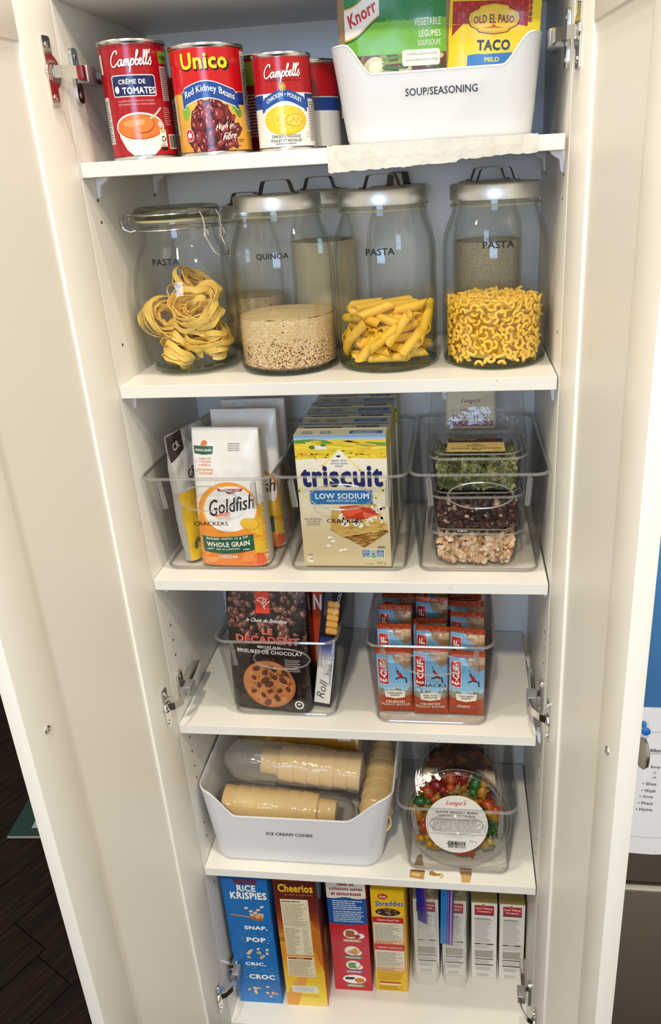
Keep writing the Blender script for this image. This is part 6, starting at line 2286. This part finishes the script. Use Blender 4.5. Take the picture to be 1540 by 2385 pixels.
GB = {n_: bear_mesh(GM[n_]) for n_, _ in GC}
rot_t = Euler((R(90) - tl, 0, 0)).to_matrix()
rg_ = random.Random(8)
pl_ = []
tries = 0
while len(pl_) < 46 and tries < 9000:
    tries += 1
    a = rg_.uniform(0, 2 * pi)
    q = rg_.uniform(0.032, 0.068)
    zz = rg_.choice((-0.0135, -0.0135, -0.027))
    if zz < -0.02 and q > 0.064:
        continue
    p = Vector((q * cos(a), q * sin(a), zz))
    if all((p - r_).length > 0.0175 for r_ in pl_):
        # emptier at the lower front of the tub
        if p.y < -0.045 and rg_.random() < 0.35:
            continue
        pl_.append(p)
for k, p in enumerate(pl_):
    n_ = rg_.choices([c[0] for c in GC], (5, 4, 3, 2, 3))[0]
    if p.y < -0.05:
        n_ = ('clear', 'green', 'clear', 'yellow', 'orange')[k % 5]
    M = rot_t @ Euler((R(-90) + rg_.uniform(-0.3, 0.3), rg_.uniform(0, 6.28), rg_.uniform(-0.4, 0.4))).to_matrix()
    M = rot_t @ Euler((rg_.uniform(-0.5, 0.5), rg_.uniform(-0.5, 0.5), rg_.uniform(0, 6.28))).to_matrix() @ Euler((R(90), 0, 0)).to_matrix()
    o = inst(GB[n_], 'gummy_bear', None, tc_ + rot_t @ p, M.to_euler())
    o.scale = (1.3, 1.3, 1.3)
    tag(o, '%s gummy bear inside the round candy tub' % n_, 'candy', '%s gummy bears in the round tub' % n_)
round_tub('second round tub in shade behind the gummy bear tub', Vector((0.4380, 0.1560, -1.0600)), 0.078, 0.038, R(48))
tag(MB().lathe([(0.02, -0.006), (0.066, -0.006), (0.064, -0.033), (0.02, -0.034)], 32, cap0=True, cap1=True).build('gummy_heap', chip_mat('dark_gummies', [(0, '#3a1410'), (0.3, '#6b2a16'), (0.6, '#8a5a1c'), (0.85, '#26301c')], 90, 0.3), None, loc=(0.4380, 0.1560, -1.0600), rot=(R(42), 0, 0)), 'mixed dark sweets inside the second round tub', 'candy', kind='stuff')
bt = snap_tub('rounded clear box standing on edge at the back of the CANDY bin', 0.4340, 0.2280, Z5 + 0.060, 0.130, 0.105, 0.036)
bt.rotation_euler = (R(78), 0, 0)
tag(MB().box(-0.052, -0.04, 0.003, 0.052, 0.04, 0.028, 0.008).build('chocolate_candies', chip_mat('dark_candy', [(0, '#1a0d0c'), (0.5, '#2c1414'), (0.8, '#3a1c12')], 80, 0.3), None, loc=(0.4340, 0.2280, Z5 + 0.060), rot=(R(78), 0, 0)), 'dark candies in the rounded clear box', 'candy', kind='stuff')

# ================================================================== bottom: cereal and mix boxes


def art_rice(a, w, h):
    a.grad(0, 0, w, h, [(0, '#2f7fc0'), (0.15, '#1c6cb2'), (1, '#1668b0')], 0, 12)
    a.poly([(0.022, h), (0.024, h - 0.010), (0.036, h - 0.014), (0.050, h - 0.012), (0.064, h - 0.014), (0.068, h)], '#5c2c50', 1)
    a.text('RiCE', 0.0455, 0.3080, 0.0350, 0.0165, '#f4f2ec', 4, 0.05, 0, 0, None, '#123a6a', 0.02)
    a.text('KRiSPiES', 0.0475, 0.2895, 0.0680, 0.0180, '#f4f2ec', 4, 0.05, 0, 0, None, '#123a6a', 0.02)
    # rice grains and a wooden spoon (characters left out)
    rd = random.Random(3)
    a.stroke([(0.008, 0.2400), (0.048, 0.2340)], 0.0030, '#c98a4c', 2)
    a.ell(0.058, 0.2340, 0.0135, 0.0080, '#a8622c', 2.2, 20, -0.1)
    for k in range(20):
        a.ell(rd.uniform(0.047, 0.069), rd.uniform(0.233, 0.244), 0.0037, 0.0024, rd.choice(['#e6b988', '#f0cfa4', '#d9a26a']), 2.6 + k % 3 * 0.1, 10, rd.random() * 3)
    for x, y in ((0.048, 0.250), (0.062, 0.254), (0.070, 0.262), (0.056, 0.247), (0.040, 0.258)):
        a.ell(x, y, 0.0042, 0.0029, '#ecc79c', 2.6, 10, 0.4)
    a.text('SNAP,', 0.0530, 0.2065, 0.0440, 0.0110, '#f4f2ec', 4, 0.06)
    a.text('CRACKLE', 0.0490, 0.1915, 0.0680, 0.0115, '#3f96cc', 3, 0.050)
    a.text('CRACKLE', 0.0490, 0.1915, 0.0665, 0.0100, '#1a69b0', 4, 0.018)
    a.text('POP', 0.0500, 0.1755, 0.0370, 0.0125, '#f4f2ec', 4, 0.065)
    for x, y, r_ in ((0.0255, 0.181, -0.3), (0.0235, 0.175, 0.0), (0.027, 0.168, 0.8), (0.0735, 0.182, 0.4), (0.075, 0.175, 0.1), (0.072, 0.168, -0.5)):
        a.ell(x, y, 0.0032, 0.0007, '#7fc0e6', 4, 8, r_)
    a.text('CRIC,', 0.0420, 0.1085, 0.0400, 0.0105, '#f4f2ec', 4, 0.06)
    a.text('CRAC', 0.0470, 0.0925, 0.0570, 0.0140, '#4aa0d2', 3, 0.055)
    a.text('CRAC', 0.0470, 0.0925, 0.0550, 0.0122, '#1d6eb4', 4, 0.020)
    a.text('CROC', 0.0510, 0.0740, 0.0510, 0.0135, '#f4f2ec', 4, 0.065)
    for x, y, r_ in ((0.0190, 0.079, -0.2), (0.0205, 0.072, 0.1), (0.0805, 0.080, 0.4), (0.0815, 0.073, 0.0), (0.080, 0.066, -0.4)):
        a.ell(x, y, 0.0032, 0.0007, '#7fc0e6', 4, 8, r_)
    for k in range(12):
        a.ell(rd.uniform(0.03, 0.07), rd.uniform(0.126, 0.152), 0.0040, 0.0027, rd.choice(['#e6b988', '#f0cfa4']), 2.6, 10, rd.random() * 3)
        a.ell(rd.uniform(0.02, 0.075), rd.uniform(0.018, 0.048), 0.0040, 0.0027, rd.choice(['#e6b988', '#f0cfa4']), 2.6, 10, rd.random() * 3)


def art_cheer(a, w, h):
    a.grad(0, 0, w, h, [(0, '#f0d06a'), (0.10, '#eecf2c'), (0.28, '#e2b526'), (0.40, '#d98a22'), (0.55, '#d9962c'), (0.66, '#a8501c'), (0.78, '#6b2418'), (1, '#4a1a16')], 0, 30)
    a.poly([(0, 0), (0.02, 0), (w * 0.75, 0.12), (w * 0.6, 0.12), (0, 0.03)], '#e09a3c', 0.6)
    a.poly([(w, 0.10), (w, 0.20), (w * 0.75, 0.24), (w * 0.7, 0.18)], '#c06a1e', 0.6)
    n0 = len(a.t)
    a.text('Cheerios', 0.0415, 0.2960, 0.0640, 0.0205, '#8a4a1c', 3, 0.05)
    a.text('Cheerios', 0.0405, 0.2970, 0.0635, 0.0200, '#e6b92a', 4, 0.035)
    a.text('au miel et aux noix', 0.0455, 0.2810, 0.052, 0.0046, '#b0762c', 3, 0.03)
    a.fine(0.030, 0.3130, 0.034, 0.0025, 1, '#b0762c', 3, 0.7, 3, 0)
    a.rr(0.0105, 0.1240, 0.0510, 0.1450, 0.0015, '#e3d6b4', 2)
    a.fine(0.0125, 0.2620, 0.034, 0.0035, 1, '#4a4238', 3, 0.8, 3, 0)
    a.fine(0.0125, 0.2020, 0.047, 0.058, 17, '#7a705e', 3, 0.35, 4, 0.4)
    a.rect(0.030, 0.1985, 0.030, 0.0006, '#4a4238', 3)
    a.fine(0.0125, 0.1260, 0.028, 0.071, 24, '#7a705e', 3, 0.38, 5, 0.5)
    a.fine(0.0450, 0.1260, 0.015, 0.071, 24, '#8f8570', 3, 0.3, 6, 0.6)
    a.rr(0.0090, 0.0640, 0.0530, 0.0560, 0.002, '#e3d2ac', 2)
    a.rect(0.0120, 0.1130, 0.0460, 0.0042, '#8c2018', 3)
    a.text('RECIPE', 0.035, 0.1151, 0.014, 0.0022, '#e3d2ac', 4, 0.03)
    a.fine(0.0115, 0.0670, 0.046, 0.044, 16, '#8a7a5c', 3, 0.38, 7, 0.3)
    a.rr(0.0120, 0.0200, 0.0510, 0.0190, 0.003, '#dcdcd4', 2)
    a.fine(0.0160, 0.0235, 0.043, 0.013, 4, '#a8b0ac', 3, 0.4, 8, 0.2)
    a.fine(0.010, 0.0080, 0.056, 0.009, 2, '#c9a23c', 2, 0.5, 9, 0.1)
    a.t[n0:] = [tuple((p[0], p[1] + 0.017) for p in t[:3]) + (t[3], t[4]) for t in a.t[n0:]]


def side_cheer(a, d, h):
    a.grad(0, 0, d, h, [(0, '#c9702c'), (0.3, '#a04c22'), (0.5, '#5c2418'), (1, '#3a1816')], 0, 12)
    a.ell(0.03, 0.30, 0.022, 0.04, '#3a86b8', 1)
    a.ell(0.07, 0.25, 0.010, 0.035, '#d9a422', 1)
    a.ell(0.05, 0.12, 0.02, 0.05, '#c9905c', 1, 20, 0.3)


def art_redcer(a, w, h):
    a.rect(0, 0, w, h, '#c4202e', 0)
    a.grad(0, 0.07, w, 0.11, [(0, '#c4202e'), (0.5, '#c9444e'), (1, '#c4202e')], 0.4, 10)
    a.rect(0, 0.250, w, h - 0.250, '#e6dccc', 1)
    for s, y, ww, hh in (('Great snack ideas', 0.2960, 0.046, 0.0050), ('id\u00e9es de', 0.2870, 0.0310, 0.0080), ('collations saines', 0.2755, 0.0620, 0.0085), ('et savoureuses', 0.2625, 0.0560, 0.0085)):
        a.text(s, w / 2, y, ww, hh, '#8c1c2c', 3, 0.04)
    a.poly([(0, 0.252)] + [(w * i / 10, 0.252 - 0.002 * sin(i)) for i in range(11)] + [(w * (10 - i) / 10, 0.186 - 0.004 * sin(pi * i / 10)) for i in range(11)], '#1d4f94', 1.5)
    a.fine(0.010, 0.222, 0.060, 0.026, 5, '#d6e0ec', 3, 0.45, 3, 0.3)
    a.fine(0.010, 0.190, 0.060, 0.030, 6, '#d6e0ec', 3, 0.45, 4, 0.25)
    a.rect(0.010, 0.2195, 0.058, 0.0005, '#6fa0d0', 3)
    for cy, c in ((0.158, '#9c6236'), (0.112, '#d9a04c'), (0.072, '#6a9a54'), (0.032, '#3a3634')):
        wx_ = 0.0230 if cy == 0.032 else 0.0145
        a.ell(0.040, cy, wx_, 0.0125, '#f2ede4', 2, 30)
        a.ell(0.0575 if cy > 0.12 else 0.0500, cy - 0.005, 0.0085, 0.0070, '#f2ede4', 2, 24)
        if cy == 0.158:
            a.rr(0.030, cy - 0.009, 0.0170, 0.0180, 0.004, c, 3)
            a.ell(0.0520, cy - 0.0060, 0.0060, 0.0045, '#b8281c', 3.3)
            a.stroke([(0.055, cy - 0.002), (0.0575, cy + 0.001)], 0.0008, '#7a2018', 3.4)
        elif cy == 0.112:
            a.poly([(0.029, cy - 0.004), (0.048, cy + 0.009), (0.052, cy - 0.006), (0.046, cy - 0.008)], c, 3)
            a.poly([(0.029, cy - 0.0055), (0.046, cy - 0.0095), (0.046, cy - 0.0065)], '#8a5a24', 3.3)
        elif cy == 0.072:
            a.rr(0.030, cy - 0.009, 0.0180, 0.0160, 0.005, c, 3)
            a.ell(0.0480, cy, 0.0035, 0.0060, '#f2ede4', 3.3)
        else:
            for q in (0.026, 0.031, 0.036):
                a.ell(q, cy + 0.002, 0.005, 0.0035, '#2c2a2c', 3, 12, 0.4)
            a.ell(0.0500, cy - 0.002, 0.0095, 0.0060, '#c4561c', 3.2, 20)
            a.ell(0.0500, cy - 0.001, 0.0070, 0.0040, '#d9742c', 3.4, 16)
        bc = {0.158: '#c08a5c', 0.112: '#3f7a5c', 0.072: '#5a4a8c', 0.032: '#4c8a3c'}[cy]
        a.rr(0.0235, cy - 0.0220, 0.0360, 0.0078, 0.0025, bc, 2.5)
        a.fine(0.0260, cy - 0.0210, 0.031, 0.006, 2, '#f0ece0', 3.5, 0.55, int(cy * 1000), 0.1)


def art_shred(a, w, h):
    a.rect(0, 0, w, h, '#e3b414', 0)
    a.ell(0.0230, h - 0.0180, 0.0095, 0.0072, '#b8281c', 2, 24)
    a.text('Post', 0.0230, h - 0.0180, 0.0125, 0.0062, '#f0e6c8', 4, 0.03, 0.3)
    a.text('Shreddies', 0.0345, h - 0.0350, 0.0540, 0.0135, '#f4f0e4', 3, 0.09, 0.1, 0.06)
    a.text('Shreddies', 0.0345, h - 0.0350, 0.0530, 0.0130, '#1c2c6c', 4, 0.035, 0.1, 0.06)
    rd = random.Random(4)
    a.ell(0.0310, h - 0.0600, 0.0245, 0.0105, '#d8d0bc', 2, 30)
    a.ell(0.0310, h - 0.0580, 0.0235, 0.0100, '#3a2418', 2.3, 30)
    for k in range(30):
        t_, q = rd.uniform(0, 6.28), rd.random() ** 0.5
        a.rr(0.031 + 0.020 * q * cos(t_) - 0.002, h - 0.058 + 0.0085 * q * sin(t_), 0.0045, 0.0030, 0.0005, rd.choice(['#4a2c1c', '#6b4630', '#8f6a4a', '#2c1a12', '#b59a78']), 2.5 + k % 4 * 0.1)
    a.rect(0.0010, h - 0.0860, 0.0590, 0.0150, '#b3282a', 2)
    a.text('Classic Snack Mix', 0.0310, h - 0.0785, 0.0420, 0.0050, '#f0cfc4', 3, 0.03)
    for y0_, y1_ in ((h - 0.1440, h - 0.0860), (h - 0.2180, h - 0.1600)):
        a.rect(0.0010, y0_, 0.0590, y1_ - y0_, '#b3282a', 1.8)
        a.rect(0.0020, y0_ + 0.001, 0.0570, y1_ - y0_ - 0.001, '#ddd2bc', 2.2)
        a.fine(0.0045, y0_ + 0.014, 0.051, y1_ - y0_ - 0.018, 12, '#6a6258', 3, 0.35, int(y0_ * 1e4), 0.35)
        a.rect(0.0020, y0_ + 0.001, 0.0570, 0.0110, '#e0b890', 2.4)
        a.fine(0.0045, y0_ + 0.002, 0.046, 0.009, 3, '#8a5a3c', 3, 0.4, 3, 0.3)
    a.rect(0.0010, h - 0.1600, 0.0590, 0.0160, '#c23a34', 2)
    a.text('Collation assaisonn\u00e9e', 0.0310, h - 0.1520, 0.0480, 0.0046, '#f0cfc4', 3, 0.03)
    a.fine(0.0045, 0.0300, 0.052, 0.024, 8, '#8a6c14', 2, 0.35, 31, 0.3)
    a.rect(0.0070, 0.0215, 0.0420, 0.0042, '#b3282a', 2)
    a.rect(0.0070, 0.0165, 0.0420, 0.0045, '#ead0b8', 2)
    a.fine(0.0060, 0.0030, 0.048, 0.012, 5, '#7a5c10', 2, 0.4, 32, 0.3)


def art_pan(seed):
    def f(a, w, h):
        a.rect(0, 0, w, h, '#dcd8cf', 0)
        a.rect(0.0060, h - 0.0300, w - 0.012, 0.0235, '#a81f2a', 2)
        a.ell(w / 2 - 0.002, h - 0.0065, 0.0045, 0.0030, '#c9a08c', 2.5, 16)
        a.ell(w / 2 - 0.002, h - 0.0065, 0.0030, 0.0020, '#a81f2a', 2.8, 16)
        a.text('Pearl Milling', w / 2, h - 0.0150, w - 0.017, 0.0055, '#efd9d2', 4, 0.04)
        a.text('Company', w / 2, h - 0.0225, w - 0.023, 0.0052, '#efd9d2', 4, 0.04)
        a.rect(0.0060, h - 0.0325, w - 0.012, 0.0026, '#2a2c48', 2)
        a.fine(0.0065, h - 0.1050, w - 0.013, 0.067, 24, '#86827a', 2, 0.35, seed, 0.35)
        a.rect(0.0065, h - 0.0430, (w - 0.013) * 0.8, 0.0012, '#3a3a40', 3)
        a.rect(0.0065, h - 0.1120, w - 0.013, 0.0032, '#1e1e24', 3)
        a.rect(w * 0.35, h - 0.1112, w * 0.25, 0.0016, '#c9c5bc', 4)
        a.fine(0.0065, h - 0.1240, w - 0.013, 0.011, 4, '#86827a', 2, 0.35, seed + 1, 0.3)
        a.rect(0.0065, h - 0.1480, w - 0.013, 0.0200, '#aeaaa0', 1.5)
        a.fine(0.0065, h - 0.1480, w - 0.013, 0.020, 8, '#75716a', 2, 0.4, seed + 2, 0.15)
        a.rect(0.0065, h - 0.1535, w - 0.013, 0.0024, '#2a2a30', 3)
        a.fine(0.0065, h - 0.1650, w - 0.013, 0.010, 4, '#86827a', 2, 0.4, seed + 3, 0.3)
        a.rect(0.0065, h - 0.1700, w - 0.013, 0.0028, '#1e1e24', 3)
        a.fine(0.0090, h - 0.1840, w - 0.018, 0.011, 5, '#86827a', 2, 0.4, seed + 4, 0.3)
        a.fine(0.0110, 0.004, w - 0.024, 0.010, 4, '#9a968e', 2, 0.4, seed + 5, 0.2)
    return f


def top_pan(a, w, d):
    a.rect(0, 0, w, d, '#a08a52', 0)
    a.ell(w * 0.3, d * 0.5, 0.008, 0.012, '#8a7640', 1)


BZ = Z6 + 0.0002
carton('cereal_box', 'tall blue puffed rice cereal box, leftmost on the cabinet floor', 'cereal box', 0.0850, 0.190, 0.3300, (0.0085, 0.0400, BZ), 0, art_rice, '#1c6cb2', rot=(0, 0, R(1)))
carton('cereal_box', 'tall brown-to-yellow oat ring cereal box beside the blue box', 'cereal box', 0.0790, 0.190, 0.3300, (0.1040, 0.0410, BZ), 0, art_cheer, '#8f3f1c', None, side_cheer, rot=(0, 0, R(1.5)))
carton('cereal_box', 'red cereal box with four snack pictures on its narrow side', 'cereal box', 0.0740, 0.190, 0.3080, (0.1920, 0.0785, BZ), 0, art_redcer, '#8c1624', rot=(0, 0, R(1)))
carton('cereal_box', 'yellow shreddies-type wheat cereal box, rightmost of the four cereal boxes'.replace('shreddies-type ', ''), 'cereal box', 0.0625, 0.190, 0.2740, (0.2735, 0.0835, BZ), 0, art_shred, '#d9a812', rot=(0, 0, R(0.5)))
PX = ((0.3485, 0.0485), (0.4035, 0.0470), (0.4600, 0.0485), (0.5135, 0.0470))
PL = ('white pancake mix box inside the left zip bag', 'white pancake mix box inside the second zip bag with the long blue zipper', 'unbagged white pancake mix box beside the bagged ones', 'rightmost white pancake mix box against the cabinet wall')
for i, (x, w_) in enumerate(PX):
    carton('mix_box', PL[i], 'box', w_, 0.140, 0.2060, (x, 0.1240, BZ + 0.0003), 0, art_pan(20 + i * 7), '#cfcabf', top_pan, None, rot=(0, 0, R((0.5, 1, 0, 0)[i])))


def zip_bag(label, x0, x1, y, h, seed, zx0, zx1, zl, cols):
    t = thing('zip_bag', label, 'bag', ((x0 + x1) / 2, y, BZ + 0.0002))
    w = (x1 - x0) / 2
    rings = []
    for j in range(27):
        v = h * j / 26
        ring = []
        for k in range(48):
            a = 2 * pi * k / 48
            nz = noise.noise(Vector((cos(a) * 2.5, sin(a) * 2.5, v * 18 + seed)))
            s = 1 + 0.05 * nz
            px = w * math.copysign(abs(cos(a)) ** 0.45, cos(a)) * s
            fy_ = 0.078 + (0.016 * (1 - v / 0.05) if v < 0.05 and sin(a) < 0 else 0)
            py = 0.075 + (fy_ + 0.004 * nz) * math.copysign(abs(sin(a)) ** 0.45, sin(a))
            ring.append((px, py, v))
        rings.append(ring)
    MB().loft(rings, False, False).build('film', FILM, t, ang=80)
    # coloured zipper strip folded down over the front
    n = 12
    for i, (c, f0, f1) in enumerate(cols):
        rg2 = []
        for j in range(n + 1):
            q = j / n
            zz = h - zl * q
            sway = zx0 - (x0 + x1) / 2 + (-0.004 * q if seed > 4 else 0.003 * q)
            ww_ = zx1 - zx0
            yy = -0.0095 - 0.004 * sin(q * 3) - 0.0003 * i
            cut = 0.012 * f0 if j == n and seed < 5 else 0
            rg2.append([(sway + ww_ * f0, yy, zz + (0.012 if j == n and seed < 5 and f0 < 0.3 else 0)), (sway + ww_ * f1, yy, zz), (sway + ww_ * f1, yy - 0.0006, zz), (sway + ww_ * f0, yy - 0.0006, zz + (0.012 if j == n and seed < 5 and f0 < 0.3 else 0))])
        key = 'zip_' + c.lstrip('#')
        MB().loft(rg2, True, True).build('zipper', bpy.data.materials.get(key) or mat(key, c, 0.3), t, smooth=False)
    return t


zip_bag('clear zip bag with a short dark blue zipper around the leftmost mix box', 0.3400, 0.3990, 0.1180, 0.2700, 2, 0.3560, 0.3735, 0.107, (('#16206a', 0.0, 0.62), ('#5c2c96', 0.62, 0.72), ('#1c1f66', 0.72, 0.86), ('#6a3a9c', 0.86, 1.0)))
zip_bag('clear zip bag with a long bright blue and purple zipper around the second mix box', 0.4010, 0.4560, 0.1170, 0.2750, 6, 0.4040, 0.4270, 0.163, (('#1f74b4', 0.0, 0.42), ('#4a6aa8', 0.42, 0.52), ('#1f5c9c', 0.52, 0.60), ('#7a5aa8', 0.60, 0.68), ('#3a2468', 0.68, 0.78), ('#a88ac0', 0.78, 0.92), ('#4a2a70', 0.92, 1.0)))
